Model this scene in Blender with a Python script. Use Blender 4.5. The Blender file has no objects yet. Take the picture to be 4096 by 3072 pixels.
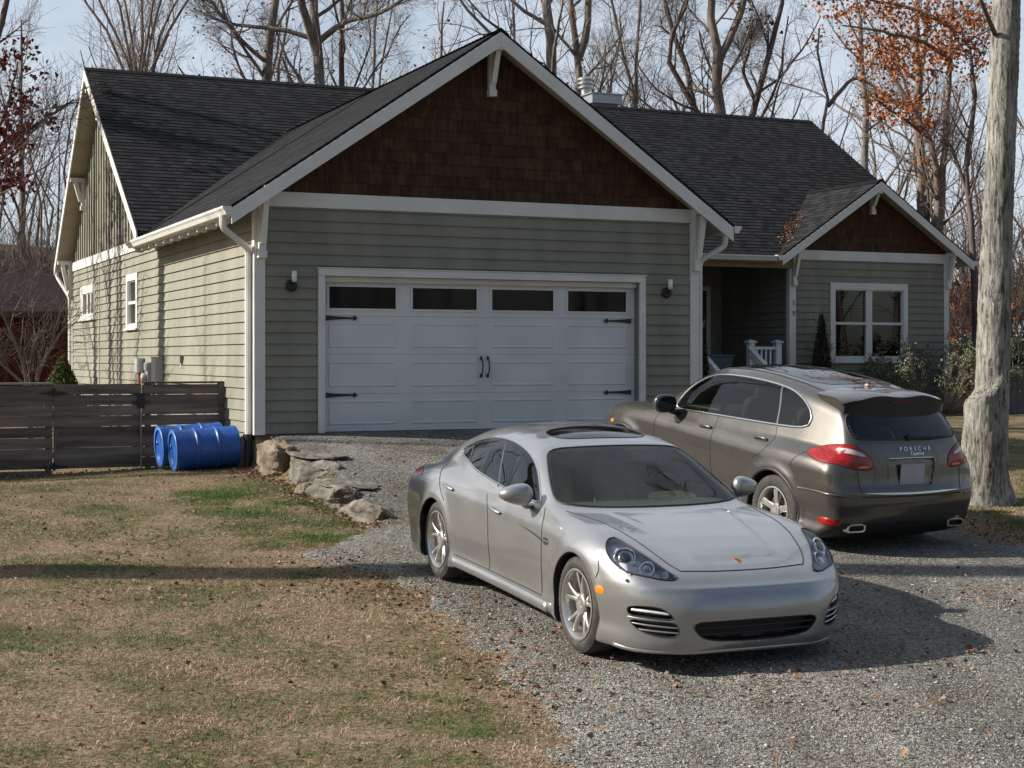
import bpy, bmesh, math, random
import numpy as np
from mathutils import Vector, Matrix
random.seed(7); rng=np.random.default_rng(7)
sc=bpy.context.scene
COL=sc.collection
R=math.radians
# ------------------------------------------------------------------ camera frame
F=1562.92; HY=357.19; CZ=1.0393; TH=.4177; HX=-3.5138; HYY=21.4634
CT,ST=math.cos(TH),math.sin(TH)
def hw(u,v):                       # house plan -> world plan
    return HX+u*CT-v*ST, HYY+u*ST+v*CT
def wh(x,y):
    dx,dy=x-HX,y-HYY
    return dx*CT+dy*ST, -dx*ST+dy*CT
def pw(ox,oy,Y):                   # photo direction at depth Y -> world point
    return Vector(((ox*.46293-512)/F*Y, Y, CZ+(HY-oy*.46293)/F*Y))
# ------------------------------------------------------------------ materials
MATS={}
def nt(m): return m.node_tree.nodes, m.node_tree.links
def mat(name,col,rough=.6,metal=0.,col2=None,scale=8.,detail=4.,bump=0.,bscale=None,spec=None,coat=0.,stretch=None,island=0.,coord='Object',trans=0.,bd=.01):
    if name in MATS: return MATS[name]
    m=bpy.data.materials.new(name); m.use_nodes=True; MATS[name]=m
    N,L=nt(m); b=N['Principled BSDF']
    b.inputs['Base Color'].default_value=(*col,1); b.inputs['Roughness'].default_value=rough; b.inputs['Metallic'].default_value=metal
    if spec is not None: b.inputs['Specular IOR Level'].default_value=spec
    if coat: b.inputs['Coat Weight'].default_value=coat; b.inputs['Coat Roughness'].default_value=.03
    vec=None
    if col2 or bump:
        tc=N.new('ShaderNodeTexCoord'); vec=tc.outputs[coord]
        if stretch:
            mp=N.new('ShaderNodeMapping'); mp.inputs['Scale'].default_value=stretch; L.new(vec,mp.inputs[0]); vec=mp.outputs[0]
    if col2:
        n=N.new('ShaderNodeTexNoise'); n.inputs['Scale'].default_value=scale; n.inputs['Detail'].default_value=detail; L.new(vec,n.inputs['Vector'])
        r=N.new('ShaderNodeValToRGB'); r.color_ramp.elements[0].position=.35; r.color_ramp.elements[1].position=.65
        r.color_ramp.elements[0].color=(*col,1); r.color_ramp.elements[1].color=(*col2,1)
        L.new(n.outputs[0],r.inputs[0]); out=r.outputs[0]
        if island:
            g=N.new('ShaderNodeNewGeometry'); mr=N.new('ShaderNodeMapRange'); mr.inputs[3].default_value=1-island; mr.inputs[4].default_value=1+island
            L.new(g.outputs['Random Per Island'],mr.inputs[0])
            mx=N.new('ShaderNodeMix'); mx.data_type='RGBA'; mx.blend_type='MULTIPLY'; mx.inputs[0].default_value=1
            L.new(out,mx.inputs[6]); L.new(mr.outputs[0],mx.inputs[7]); out=mx.outputs[2]
        L.new(out,b.inputs['Base Color'])
    if bump:
        n2=N.new('ShaderNodeTexNoise'); n2.inputs['Scale'].default_value=bscale or scale*4; n2.inputs['Detail'].default_value=5; L.new(vec,n2.inputs['Vector'])
        bp=N.new('ShaderNodeBump'); bp.inputs['Strength'].default_value=bump; bp.inputs['Distance'].default_value=bd
        L.new(n2.outputs[0],bp.inputs['Height']); L.new(bp.outputs[0],b.inputs['Normal'])
    return m
def glass(name,tint,rough=.01,refl=1.,ior=1.5,mixdark=.0):
    """thin window glass: tinted see-through plus a mirror layer that follows Fresnel"""
    m=bpy.data.materials.new(name); m.use_nodes=True; N,L=nt(m); N.remove(N['Principled BSDF'])
    t=N.new('ShaderNodeBsdfTransparent'); t.inputs[0].default_value=(*tint,1)
    g=N.new('ShaderNodeBsdfGlossy'); g.inputs['Roughness'].default_value=rough; g.inputs[0].default_value=(refl,refl,refl,1)
    f=N.new('ShaderNodeFresnel'); f.inputs[0].default_value=ior
    mx=N.new('ShaderNodeMixShader'); L.new(f.outputs[0],mx.inputs[0]); L.new(t.outputs[0],mx.inputs[1]); L.new(g.outputs[0],mx.inputs[2])
    L.new(mx.outputs[0],N['Material Output'].inputs[0]); MATS[name]=m; return m
# ------------------------------------------------------------------ mesh builder
class MB:
    def __init__(s): s.v=[];s.f=[];s.uv={};s.mi=[]
    def add(s,vs,fs,mi=0):
        o=len(s.v); s.v+= [tuple(p) for p in vs]; s.f+=[tuple(i+o for i in f) for f in fs]; s.mi+=[mi]*len(fs); return o
    def quad(s,a,b,c,d,uv=None,mi=0):
        s.add([a,b,c,d],[(0,1,2,3)],mi)
        if uv: s.uv[len(s.f)-1]=uv
    def box(s,x0,x1,y0,y1,z0,z1,mi=0):
        if x0>x1:x0,x1=x1,x0
        if y0>y1:y0,y1=y1,y0
        if z0>z1:z0,z1=z1,z0
        s.add([(x0,y0,z0),(x1,y0,z0),(x1,y1,z0),(x0,y1,z0),(x0,y0,z1),(x1,y0,z1),(x1,y1,z1),(x0,y1,z1)],
              [(0,3,2,1),(4,5,6,7),(0,1,5,4),(1,2,6,5),(2,3,7,6),(3,0,4,7)],mi)
    def prism(s,poly,ax,a,b,mi=0):
        """poly in the two other axes (order kept xyz), extruded along axis ax from a to b"""
        def P(p,t):
            return (t,p[0],p[1]) if ax==0 else ((p[0],t,p[1]) if ax==1 else (p[0],p[1],t))
        n=len(poly); vs=[P(p,a) for p in poly]+[P(p,b) for p in poly]
        fs=[tuple(range(n)),tuple(range(2*n-1,n-1,-1))]+[(i,(i+1)%n+0,(i+1)%n+n,i+n) for i in range(n)]
        s.add(vs,fs,mi)
    def bar(s,a,b,w,h=None,up=(0,0,1),mi=0):
        """rectangular bar from a to b, w sideways, h along up"""
        h=h or w; a=Vector(a);b=Vector(b);d=(b-a).normalized();upv=Vector(up)
        sd=d.cross(upv)
        if sd.length<1e-4: sd=d.cross(Vector((1,0,0)))
        sd.normalize();u2=sd.cross(d).normalized()
        vs=[p+sd*(i*w/2)+u2*(j*h/2) for p in (a,b) for i,j in ((-1,-1),(1,-1),(1,1),(-1,1))]
        s.add(vs,[(0,1,2,3),(7,6,5,4),(0,4,5,1),(1,5,6,2),(2,6,7,3),(3,7,4,0)],mi)
    def tube(s,pts,rad,n=8,caps=True,mi=0,sq=None):
        pts=[Vector(p) for p in pts]; m=len(pts)
        rad=rad if hasattr(rad,'__len__') else [rad]*m
        vs=[];prev=None
        for i,p in enumerate(pts):
            d=(pts[min(i+1,m-1)]-pts[max(i-1,0)]).normalized()
            if prev is None:
                a=d.cross(Vector((0,0,1)))
                if a.length<.05:a=d.cross(Vector((1,0,0)))
                a.normalize()
            else:
                a=prev-d*prev.dot(d)
                a=a.normalized() if a.length>1e-5 else d.orthogonal().normalized()
            prev=a;b=d.cross(a)
            for k in range(n):
                t=2*math.pi*(k+.5)/n
                ca,cb=math.cos(t),math.sin(t)
                if sq: ca,cb=ca*sq[0],cb*sq[1]
                vs.append(p+a*(ca*rad[i])+b*(cb*rad[i]))
        fs=[(i*n+k,i*n+(k+1)%n,(i+1)*n+(k+1)%n,(i+1)*n+k) for i in range(m-1) for k in range(n)]
        if caps: fs+=[tuple(range(n-1,-1,-1)),tuple((m-1)*n+k for k in range(n))]
        s.add(vs,fs,mi)
    def lathe(s,prof,n=24,c=(0,0,0),ax=2,mi=0,caps=True):
        """prof: list of (r,h) along axis ax"""
        vs=[]
        for r,h in prof:
            for k in range(n):
                t=2*math.pi*k/n;a,b=r*math.cos(t),r*math.sin(t)
                q=(a,b,h) if ax==2 else ((h,a,b) if ax==0 else (b,h,a))
                vs.append((q[0]+c[0],q[1]+c[1],q[2]+c[2]))
        m=len(prof)
        fs=[(i*n+k,i*n+(k+1)%n,(i+1)*n+(k+1)%n,(i+1)*n+k) for i in range(m-1) for k in range(n)]
        if caps:fs+=[tuple(range(n-1,-1,-1)),tuple((m-1)*n+k for k in range(n))]
        s.add(vs,fs,mi)
    def build(s,name,mats,parent=None,smooth=False,bev=0,loc=None,fix=True):
        me=bpy.data.meshes.new(name); me.from_pydata(s.v,[],s.f)
        if s.uv:
            ul=me.uv_layers.new(name='UVMap')
            for fi,uv in s.uv.items():
                p=me.polygons[fi]
                for k,li in enumerate(p.loop_indices): ul.data[li].uv=uv[k]
        mats=mats if isinstance(mats,(list,tuple)) else [mats]
        for m in mats: me.materials.append(m)
        if len(mats)>1: me.polygons.foreach_set('material_index',s.mi)
        if fix:
            bm=bmesh.new();bm.from_mesh(me);bmesh.ops.recalc_face_normals(bm,faces=bm.faces);bm.to_mesh(me);bm.free()
        if smooth: me.polygons.foreach_set('use_smooth',[True]*len(me.polygons))
        me.update()
        o=bpy.data.objects.new(name,me);COL.objects.link(o)
        if parent:o.parent=parent
        if loc:o.location=loc
        if bev:
            md=o.modifiers.new('bevel','BEVEL');md.width=bev;md.segments=2;md.limit_method='ANGLE';md.angle_limit=R(40)
        return o
def npmesh(name,V,Fc,m,parent=None,smooth=True,loc=None):
    """V (n,3), Fc (m,k) numpy -> object"""
    me=bpy.data.meshes.new(name);k=Fc.shape[1]
    me.vertices.add(len(V));me.vertices.foreach_set('co',np.ascontiguousarray(V,dtype=np.float32).ravel())
    me.loops.add(Fc.size);me.loops.foreach_set('vertex_index',np.ascontiguousarray(Fc,dtype=np.int32).ravel())
    me.polygons.add(len(Fc));me.polygons.foreach_set('loop_start',np.arange(0,Fc.size,k,dtype=np.int32))
    if smooth: me.polygons.foreach_set('use_smooth',np.ones(len(Fc),dtype=bool))
    me.update(calc_edges=True);me.validate()
    for mm in (m if isinstance(m,(list,tuple)) else [m]): me.materials.append(mm)
    o=bpy.data.objects.new(name,me);COL.objects.link(o)
    if parent:o.parent=parent
    if loc is not None:o.location=loc
    return o
def empty(name,loc=(0,0,0),rz=0,label=None,cat=None,group=None,kind=None):
    o=bpy.data.objects.new(name,None);COL.objects.link(o);o.location=loc;o.rotation_euler=(0,0,rz);o.empty_display_size=.3
    return tag(o,label,cat,group,kind)
def tag(o,label=None,cat=None,group=None,kind=None):
    if label:o['label']=label
    if cat:o['category']=cat
    if group:o['group']=group
    if kind:o['kind']=kind
    return o
# ------------------------------------------------------------------ camera, sun, sky
cam=bpy.data.cameras.new('camera');co=bpy.data.objects.new('camera',cam);COL.objects.link(co)
co.location=(0,0,CZ);co.rotation_euler=(R(90),0,0)
cam.sensor_width=36;cam.lens=36*F/1024;cam.shift_y=(HY-384)/1024;cam.clip_end=3000;cam.clip_start=.1
sc.camera=co
sc.view_settings.view_transform='Standard';sc.view_settings.look='None';sc.view_settings.exposure=.72
SEL=31.;SAZ=Vector((-.998,-.048));SAZ.normalize()   # towards the sun
sl=bpy.data.lights.new('sun','SUN');so=bpy.data.objects.new('sun',sl);COL.objects.link(so)
sd=Vector((SAZ.x*math.cos(R(SEL)),SAZ.y*math.cos(R(SEL)),math.sin(R(SEL))))
so.rotation_euler=sd.to_track_quat('Z','Y').to_euler();so.location=(-20,20,30)
sl.energy=4.8;sl.angle=R(.6);sl.color=(1.,.93,.82)
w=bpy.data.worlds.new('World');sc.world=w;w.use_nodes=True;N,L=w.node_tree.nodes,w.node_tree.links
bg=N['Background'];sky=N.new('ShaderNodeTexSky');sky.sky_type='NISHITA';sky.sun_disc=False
sky.sun_elevation=R(SEL);sky.sun_rotation=math.atan2(SAZ.x,SAZ.y)
sky.air_density=1.;sky.dust_density=1.5;sky.ozone_density=1.
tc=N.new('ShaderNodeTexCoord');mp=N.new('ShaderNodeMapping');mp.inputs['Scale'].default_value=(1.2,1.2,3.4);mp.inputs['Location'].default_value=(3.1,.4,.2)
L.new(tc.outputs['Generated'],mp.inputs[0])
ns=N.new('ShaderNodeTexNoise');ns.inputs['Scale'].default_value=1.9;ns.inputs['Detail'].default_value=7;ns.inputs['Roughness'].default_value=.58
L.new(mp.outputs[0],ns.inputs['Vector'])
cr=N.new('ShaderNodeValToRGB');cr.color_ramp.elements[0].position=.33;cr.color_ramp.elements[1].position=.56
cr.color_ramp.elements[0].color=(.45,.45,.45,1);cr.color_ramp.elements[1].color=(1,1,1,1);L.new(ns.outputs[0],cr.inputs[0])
# cloud bright in the northern half; unseen rest made clearer to lower the fill
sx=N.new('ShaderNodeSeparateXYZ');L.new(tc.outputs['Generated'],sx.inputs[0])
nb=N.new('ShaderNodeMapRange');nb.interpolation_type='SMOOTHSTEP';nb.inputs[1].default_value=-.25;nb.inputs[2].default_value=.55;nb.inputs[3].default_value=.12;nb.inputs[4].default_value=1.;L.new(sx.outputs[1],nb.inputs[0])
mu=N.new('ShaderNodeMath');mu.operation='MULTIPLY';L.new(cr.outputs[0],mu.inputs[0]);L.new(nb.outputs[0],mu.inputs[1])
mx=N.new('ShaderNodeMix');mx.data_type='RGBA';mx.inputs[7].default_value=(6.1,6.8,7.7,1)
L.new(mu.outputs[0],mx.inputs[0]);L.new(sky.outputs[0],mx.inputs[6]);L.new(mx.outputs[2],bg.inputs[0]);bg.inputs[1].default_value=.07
# ------------------------------------------------------------------ terrain
DV=[-60,-30,-16,-13,-11.15,-8.2,-6.8,-5,-4,-2,-.5,0,3]; DZ=[-2.0,-1.5,-1.2,-1.12,-1.05,-.905,-.85,-.68,-.55,-.27,-.08,-.05,-.05]
LV=[-60,-30,-16,-12,-8,-5,-2,0,2,8,20,60,120]; LZ=[-2.0,-1.5,-1.22,-1.12,-.96,-.78,-.56,-.47,-.53,-.5,-.3,.5,3.]
def sstep(a,b,x):
    t=np.clip((x-a)/(b-a),0,1);return t*t*(3-2*t)
def ground(X,Y):
    X=np.asarray(X,float);Y=np.asarray(Y,float)
    dx,dy=X-HX,Y-HYY;u=dx*CT+dy*ST;v=-dx*ST+dy*CT
    d=np.interp(v,DV,DZ);l=np.interp(v,LV,LZ)
    l=l+.035*np.clip(u,-14,0)*sstep(-9,-1,v)
    ue=.12+0*v
    k=sstep(ue-.22,ue+.1,u)
    # right-hand lawn: rises gently past the big tree
    r=sstep(7.5,10,u)
    rl=np.interp(v,[-60,-16,-8,-5,-2,2,8,20,60,120],[-2,-1.2,-.96,-.72,-.45,-.2,-.1,0,.6,3.])
    z=l*(1-k)+(d*(1-r)+rl*r)*k
    z=np.where(v>3,np.maximum(l,rl*r+l*(1-r)),z) if True else z
    z=z+.018*np.sin(X*1.7+.6*Y)*np.sin(Y*1.3-.4*X)*sstep(1.5,5,np.abs(u-3)+0*v)+.02*np.sin(X*.7+2)*np.cos(Y*.9)
    # wooded hill behind on the left
    z=z+5.*sstep(56,130,Y)*sstep(5,-50,X)+3.*sstep(60,140,Y)
    return z
def gz(x,y): return float(ground(x,y))
def gp(ox,oy,extra=0):
    """where the line of sight through a photo point meets the ground"""
    kx=(ox*.46293-512)/F;kz=(HY-oy*.46293)/F
    Ys=np.arange(6,90,.02);zs=CZ+kz*Ys-ground(kx*Ys,Ys)-extra
    i=np.argmax(zs<0);Yh=Ys[i]
    return Vector((kx*Yh,Yh,gz(kx*Yh,Yh)))
def sheet(name,xs,ys,zf,m,mask=None):
    X,Y=np.meshgrid(xs,ys,indexing='ij');Z=zf(X,Y);nx,ny=X.shape
    V=np.stack([X.ravel(),Y.ravel(),Z.ravel()],1)
    I=np.arange(nx*ny).reshape(nx,ny)
    Fc=np.stack([I[:-1,:-1],I[1:,:-1],I[1:,1:],I[:-1,1:]],-1).reshape(-1,4)
    if mask is not None:
        M=mask(X,Y).ravel();keep=M[Fc].any(1);Fc=Fc[keep]
        used=np.unique(Fc);re=np.zeros(len(V),int);re[used]=np.arange(len(used));V=V[used];Fc=re[Fc]
    return npmesh(name,V,Fc,m)
def axis(*segs):
    out=[]
    for a,b,st in segs: out.append(np.arange(a,b,st))
    out.append([segs[-1][1]]);return np.concatenate(out)
def vnoise(X,Y,s,seed=0):
    """smooth value noise"""
    x=X/s+seed*17.3;y=Y/s-seed*9.1;xi=np.floor(x).astype(int);yi=np.floor(y).astype(int);fx=x-xi;fy=y-yi
    def h(a,b):
        q=np.sin(a*127.1+b*311.7+seed*74.7)*43758.5453;return q-np.floor(q)
    fx=fx*fx*(3-2*fx);fy=fy*fy*(3-2*fy)
    return (h(xi,yi)*(1-fx)+h(xi+1,yi)*fx)*(1-fy)+(h(xi,yi+1)*(1-fx)+h(xi+1,yi+1)*fx)*fy
# gravel outline (photo landmarks dropped onto the ground)
GPOLY=None
def gravel_sd(X,Y):
    """>0 inside gravel, metres to the edge (approx)"""
    global GPOLY
    if GPOLY is None:
        pts=[Vector((*hw(.18,.2),0)),Vector((*hw(.12,-1.5),0)),Vector((*hw(.1,-3.2),0)),Vector((*hw(.05,-4.9),0))]
        pts+=[gp(770,1172),gp(650,1198),gp(670,1220),gp(840,1238),gp(915,1285),gp(980,1340),gp(1050,1400),gp(1110,1470),gp(1180,1560),gp(1230,1680)]
        pts+=[Vector((1.2,5.5,0)),Vector((2,-6,0)),Vector((16,-6,0)),Vector((16,8,0)),Vector((11.5,14.2,0))]
        pts+=[gp(2240,1195),gp(2170,1168),gp(2080,1148),gp(1990,1120),gp(1960,1060)]
        pts+=[Vector((*hw(7.9,-3.5),0)),Vector((*hw(8.2,-.5),0)),Vector((*hw(7.2,.2),0))]
        GPOLY=np.array([(p.x,p.y) for p in pts])
    P=GPOLY;X=np.asarray(X,float);Y=np.asarray(Y,float)
    d=np.full(X.shape,1e9);ins=np.zeros(X.shape,bool)
    for i in range(len(P)):
        a=P[i];b=P[(i+1)%len(P)];e=b-a;wx=X-a[0];wy=Y-a[1]
        t=np.clip((wx*e[0]+wy*e[1])/(e@e),0,1);d=np.minimum(d,np.hypot(wx-e[0]*t,wy-e[1]*t))
        c=((a[1]>Y)!=(b[1]>Y));
        with np.errstate(divide='ignore',invalid='ignore'):
            xi=(b[0]-a[0])*(Y-a[1])/(b[1]-a[1])+a[0]
        ins^=(c&(X<xi))
    return np.where(ins,d,-d)+(vnoise(X,Y,.35,3)-.5)*.28+(vnoise(X,Y,.1,4)-.5)*.10
def ground_lawn_mat():
    m=bpy.data.materials.new('lawn_soil');m.use_nodes=True;N,L=nt(m);b=N['Principled BSDF'];b.inputs['Roughness'].default_value=.95;b.inputs['Specular IOR Level'].default_value=.1
    tc=N.new('ShaderNodeTexCoord')
    def noise(s,d=5):
        n=N.new('ShaderNodeTexNoise');n.inputs['Scale'].default_value=s;n.inputs['Detail'].default_value=d;n.inputs['Roughness'].default_value=.65;L.new(tc.outputs['Object'],n.inputs['Vector']);return n.outputs[0]
    def ramp(f,st):
        r=N.new('ShaderNodeValToRGB');cr=r.color_ramp
        while len(cr.elements)<len(st):cr.elements.new(.5)
        for e,(p,c) in zip(cr.elements,st):e.position=p;e.color=(*c,1)
        L.new(f,r.inputs[0]);return r.outputs[0]
    a=ramp(noise(1.1),[(.3,(.085,.105,.04)),(.45,(.19,.15,.095)),(.6,(.27,.205,.145)),(.72,(.11,.12,.055))])
    c=ramp(noise(26,6),[(.3,(.28,.24,.18)),(.5,(.8,.8,.8)),(.68,(1.5,1.4,1.25))])
    ff=ramp(noise(.6,8),[(.3,(.07,.05,.035)),(.5,(.13,.085,.055)),(.7,(.18,.12,.08))])
    sp=N.new('ShaderNodeSeparateXYZ');L.new(tc.outputs['Object'],sp.inputs[0]);fm=N.new('ShaderNodeMapRange');fm.inputs[1].default_value=36;fm.inputs[2].default_value=46;L.new(sp.outputs[1],fm.inputs[0])
    m0=N.new('ShaderNodeMix');m0.data_type='RGBA';L.new(fm.outputs[0],m0.inputs[0]);L.new(a,m0.inputs[6]);L.new(ff,m0.inputs[7]);a=m0.outputs[2]
    mx=N.new('ShaderNodeMix');mx.data_type='RGBA';mx.blend_type='MULTIPLY';mx.inputs[0].default_value=1;L.new(a,mx.inputs[6]);L.new(c,mx.inputs[7]);L.new(mx.outputs[2],b.inputs['Base Color'])
    bp=N.new('ShaderNodeBump');bp.inputs['Distance'].default_value=.03;bp.inputs['Strength'].default_value=.9;L.new(noise(40),bp.inputs['Height']);L.new(bp.outputs[0],b.inputs['Normal'])
    return m
def gravel_mat():
    m=bpy.data.materials.new('crushed_gravel');m.use_nodes=True;N,L=nt(m);b=N['Principled BSDF'];b.inputs['Roughness'].default_value=.85;b.inputs['Specular IOR Level'].default_value=.25
    tc=N.new('ShaderNodeTexCoord')
    v=N.new('ShaderNodeTexVoronoi');v.inputs['Scale'].default_value=58;L.new(tc.outputs['Object'],v.inputs['Vector'])
    v2=N.new('ShaderNodeTexVoronoi');v2.inputs['Scale'].default_value=110;L.new(tc.outputs['Object'],v2.inputs['Vector'])
    r=N.new('ShaderNodeValToRGB');cr=r.color_ramp
    st=[(0,(.075,.073,.068)),(.3,(.165,.16,.15)),(.6,(.245,.24,.22)),(.85,(.34,.33,.30)),(1,(.50,.485,.44))]
    while len(cr.elements)<len(st):cr.elements.new(.5)
    for e,(p,c) in zip(cr.elements,st):e.position=p;e.color=(*c,1)
    sp=N.new('ShaderNodeSeparateColor');L.new(v.outputs['Color'],sp.inputs[0]);L.new(sp.outputs[0],r.inputs[0])
    n=N.new('ShaderNodeTexNoise');n.inputs['Scale'].default_value=.9;n.inputs['Detail'].default_value=6;L.new(tc.outputs['Object'],n.inputs['Vector'])
    r2=N.new('ShaderNodeValToRGB');r2.color_ramp.elements[0].position=.42;r2.color_ramp.elements[1].position=.68
    r2.color_ramp.elements[0].color=(1,1,1,1);r2.color_ramp.elements[1].color=(.84,.79,.70,1);L.new(n.outputs[0],r2.inputs[0])
    mx=N.new('ShaderNodeMix');mx.data_type='RGBA';mx.blend_type='MULTIPLY';mx.inputs[0].default_value=1;L.new(r.outputs[0],mx.inputs[6]);L.new(r2.outputs[0],mx.inputs[7]);L.new(mx.outputs[2],b.inputs['Base Color'])
    mp=N.new('ShaderNodeMapping');mp.inputs['Rotation'].default_value=(0,0,-TH);mp.inputs['Scale'].default_value=(1.1,.22,1);L.new(tc.outputs['Object'],mp.inputs[0])
    n4=N.new('ShaderNodeTexNoise');n4.inputs['Scale'].default_value=1.3;n4.inputs['Detail'].default_value=3;L.new(mp.outputs[0],n4.inputs[0])
    r4=N.new('ShaderNodeMapRange');r4.inputs[1].default_value=.35;r4.inputs[2].default_value=.65;r4.inputs[3].default_value=.74;r4.inputs[4].default_value=1.15;L.new(n4.outputs[0],r4.inputs[0])
    m5=N.new('ShaderNodeMix');m5.data_type='RGBA';m5.blend_type='MULTIPLY';m5.inputs[0].default_value=1;L.new(mx.outputs[2],m5.inputs[6]);L.new(r4.outputs[0],m5.inputs[7]);L.new(m5.outputs[2],b.inputs['Base Color'])
    ad=N.new('ShaderNodeMath');ad.operation='ADD';L.new(v.outputs['Distance'],ad.inputs[0]);L.new(v2.outputs['Distance'],ad.inputs[1])
    bp=N.new('ShaderNodeBump');bp.invert=True;bp.inputs['Distance'].default_value=.02;bp.inputs['Strength'].default_value=1.;L.new(ad.outputs[0],bp.inputs['Height']);L.new(bp.outputs[0],b.inputs['Normal'])
    return m
LAWN=ground_lawn_mat();GRAV=gravel_mat()
xs=axis((-300,-60,20),(-60,-14,2),(-14,-7,.5),(-7,7,.1),(7,16,.4),(16,60,2),(60,300,20));ys=axis((-60,5,2.5),(5,8,.3),(8,22.5,.1),(22.5,40,.5),(40,160,2.5),(160,700,30))
tag(sheet('ground',xs,ys,ground,LAWN),kind='structure')
gx=axis((-6,9.6,.06),(9.6,16,.3));gy=axis((-6,7,.5),(7,22.6,.06))
def gzf(X,Y):
    s=gravel_sd(X,Y);return ground(X,Y)+.03*np.clip(s/.12,-1,1)+.008*(vnoise(X,Y,.5,7)-.5)*sstep(0,.3,s)
tag(sheet('gravel_driveway',gx,gy,gzf,GRAV,lambda X,Y:gravel_sd(X,Y)>-.12),kind='structure')
# ------------------------------------------------------------------ the house
SID=mat('grey_green_siding',(.192,.190,.152),.65,col2=(.245,.24,.193),scale=1.1,detail=8,bump=.3,bscale=30,spec=.3,stretch=(2.5,2.5,.5))
WHT=mat('off_white_trim',(.60,.60,.57),.5,col2=(.68,.67,.63),scale=2.,bump=.1,bscale=30,spec=.35)
DOORW=mat('white_garage_door',(.585,.595,.595),.5,col2=(.66,.668,.665),scale=1.6,bump=.2,bscale=60,spec=.35)
SOF=mat('beige_soffit',(.36,.32,.25),.7,col2=(.42,.38,.30),scale=3)
WOODB=mat('raw_eave_wood',(.20,.13,.07),.7,col2=(.27,.18,.10),scale=3,stretch=(1,6,6))
CEDAR=mat('cedar_shingle',(.042,.021,.0115),.8,col2=(.080,.041,.021),scale=7,detail=8,bump=.6,bscale=50,island=.28,stretch=(3,3,.6),spec=.2)
BLK=mat('black_iron',(.012,.012,.013),.45)
CONC=mat('foundation_parging',(.20,.19,.17),.9,col2=(.27,.255,.225),scale=3,bump=.4,bscale=25)
def roof_mat():
    m=bpy.data.materials.new('asphalt_shingle');m.use_nodes=True;N,L=nt(m);b=N['Principled BSDF'];b.inputs['Roughness'].default_value=.9;b.inputs['Specular IOR Level'].default_value=.2
    uv=N.new('ShaderNodeUVMap')
    br=N.new('ShaderNodeTexBrick');br.inputs['Scale'].default_value=1;br.inputs['Brick Width'].default_value=.17;br.inputs['Row Height'].default_value=.143;br.inputs['Mortar Size'].default_value=.004
    br.inputs['Color1'].default_value=(.005,.0055,.007,1);br.inputs['Color2'].default_value=(.024,.025,.029,1);br.inputs['Mortar'].default_value=(.006,.006,.006,1);br.inputs['Bias'].default_value=-.1
    br.offset=.5;L.new(uv.outputs[0],br.inputs[0])
    n=N.new('ShaderNodeTexNoise');n.inputs['Scale'].default_value=90;n.inputs['Detail'].default_value=3;L.new(uv.outputs[0],n.inputs[0])
    n3=N.new('ShaderNodeTexNoise');n3.inputs['Scale'].default_value=.8;n3.inputs['Detail'].default_value=5;L.new(uv.outputs[0],n3.inputs[0])
    r=N.new('ShaderNodeMapRange');r.inputs[3].default_value=.45;r.inputs[4].default_value=1.7;L.new(n.outputs[0],r.inputs[0])
    r3=N.new('ShaderNodeMapRange');r3.inputs[3].default_value=.6;r3.inputs[4].default_value=1.35;L.new(n3.outputs[0],r3.inputs[0])
    mu=N.new('ShaderNodeMath');mu.operation='MULTIPLY';L.new(r.outputs[0],mu.inputs[0]);L.new(r3.outputs[0],mu.inputs[1])
    mx=N.new('ShaderNodeMix');mx.data_type='RGBA';mx.blend_type='MULTIPLY';mx.inputs[0].default_value=1;L.new(br.outputs[0],mx.inputs[6]);L.new(mu.outputs[0],mx.inputs[7]);L.new(mx.outputs[2],b.inputs['Base Color'])
    bp=N.new('ShaderNodeBump');bp.inputs['Distance'].default_value=.012;bp.inputs['Strength'].default_value=.8;L.new(br.outputs[0],bp.inputs['Height']);L.new(bp.outputs[0],b.inputs['Normal'])
    return m
ROOF=roof_mat()
H=empty('house',(HX,HYY,0),TH,'grey-green craftsman house with cedar shingle gables, dark roof and white double garage door','house')
EXP=.1557;ZB=-.017
def lap(mb,P,a,b,z0,z1,holes=(),lim=None,phase=ZB):
    """lap siding: P(t,z,out)->point; span a..b, holes (a,b,z0,z1); lim(z)->(a,b) clip for gables"""
    k=0
    while True:
        c0=phase+k*EXP;c1=c0+EXP;k+=1
        if c0>=z1-1e-4:break
        if c1<=z0:continue
        cuts=sorted({max(c0,z0),min(c1,z1)}|{h for H_ in holes for h in H_[2:4] if max(c0,z0)<h<min(c1,z1)})
        for q0,q1 in zip(cuts[:-1],cuts[1:]):
            if q1-q0<1e-3:continue
            A,B=a,b
            if lim:
                l0=lim(q0);l1=lim(q1);A=max(a,l0[0]);B=min(b,l0[1]);A1=max(a,l1[0]);B1=min(b,l1[1])
                if B-A<.02:continue
            else:A1,B1=A,B
            segs=[(A,B,A1,B1)]
            for h in holes:
                if h[2]<q1-1e-4 and h[3]>q0+1e-4:
                    ns=[]
                    for s in segs:
                        if h[1]<=s[0] or h[0]>=s[1]:ns.append(s);continue
                        if h[0]>s[0]:ns.append((s[0],h[0],s[2],h[0]))
                        if h[1]<s[1]:ns.append((h[1],s[1],h[1],s[3]))
                    segs=ns
            def out(z):return .004+.027*(c1-z)/EXP
            for s in segs:
                mb.quad(P(s[0],q0,out(q0)),P(s[1],q0,out(q0)),P(s[3],q1,out(q1)),P(s[2],q1,out(q1)))
                mb.quad(P(s[0],q0,0.),P(s[1],q0,0.),P(s[1],q0,out(q0)),P(s[0],q0,out(q0)))
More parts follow.
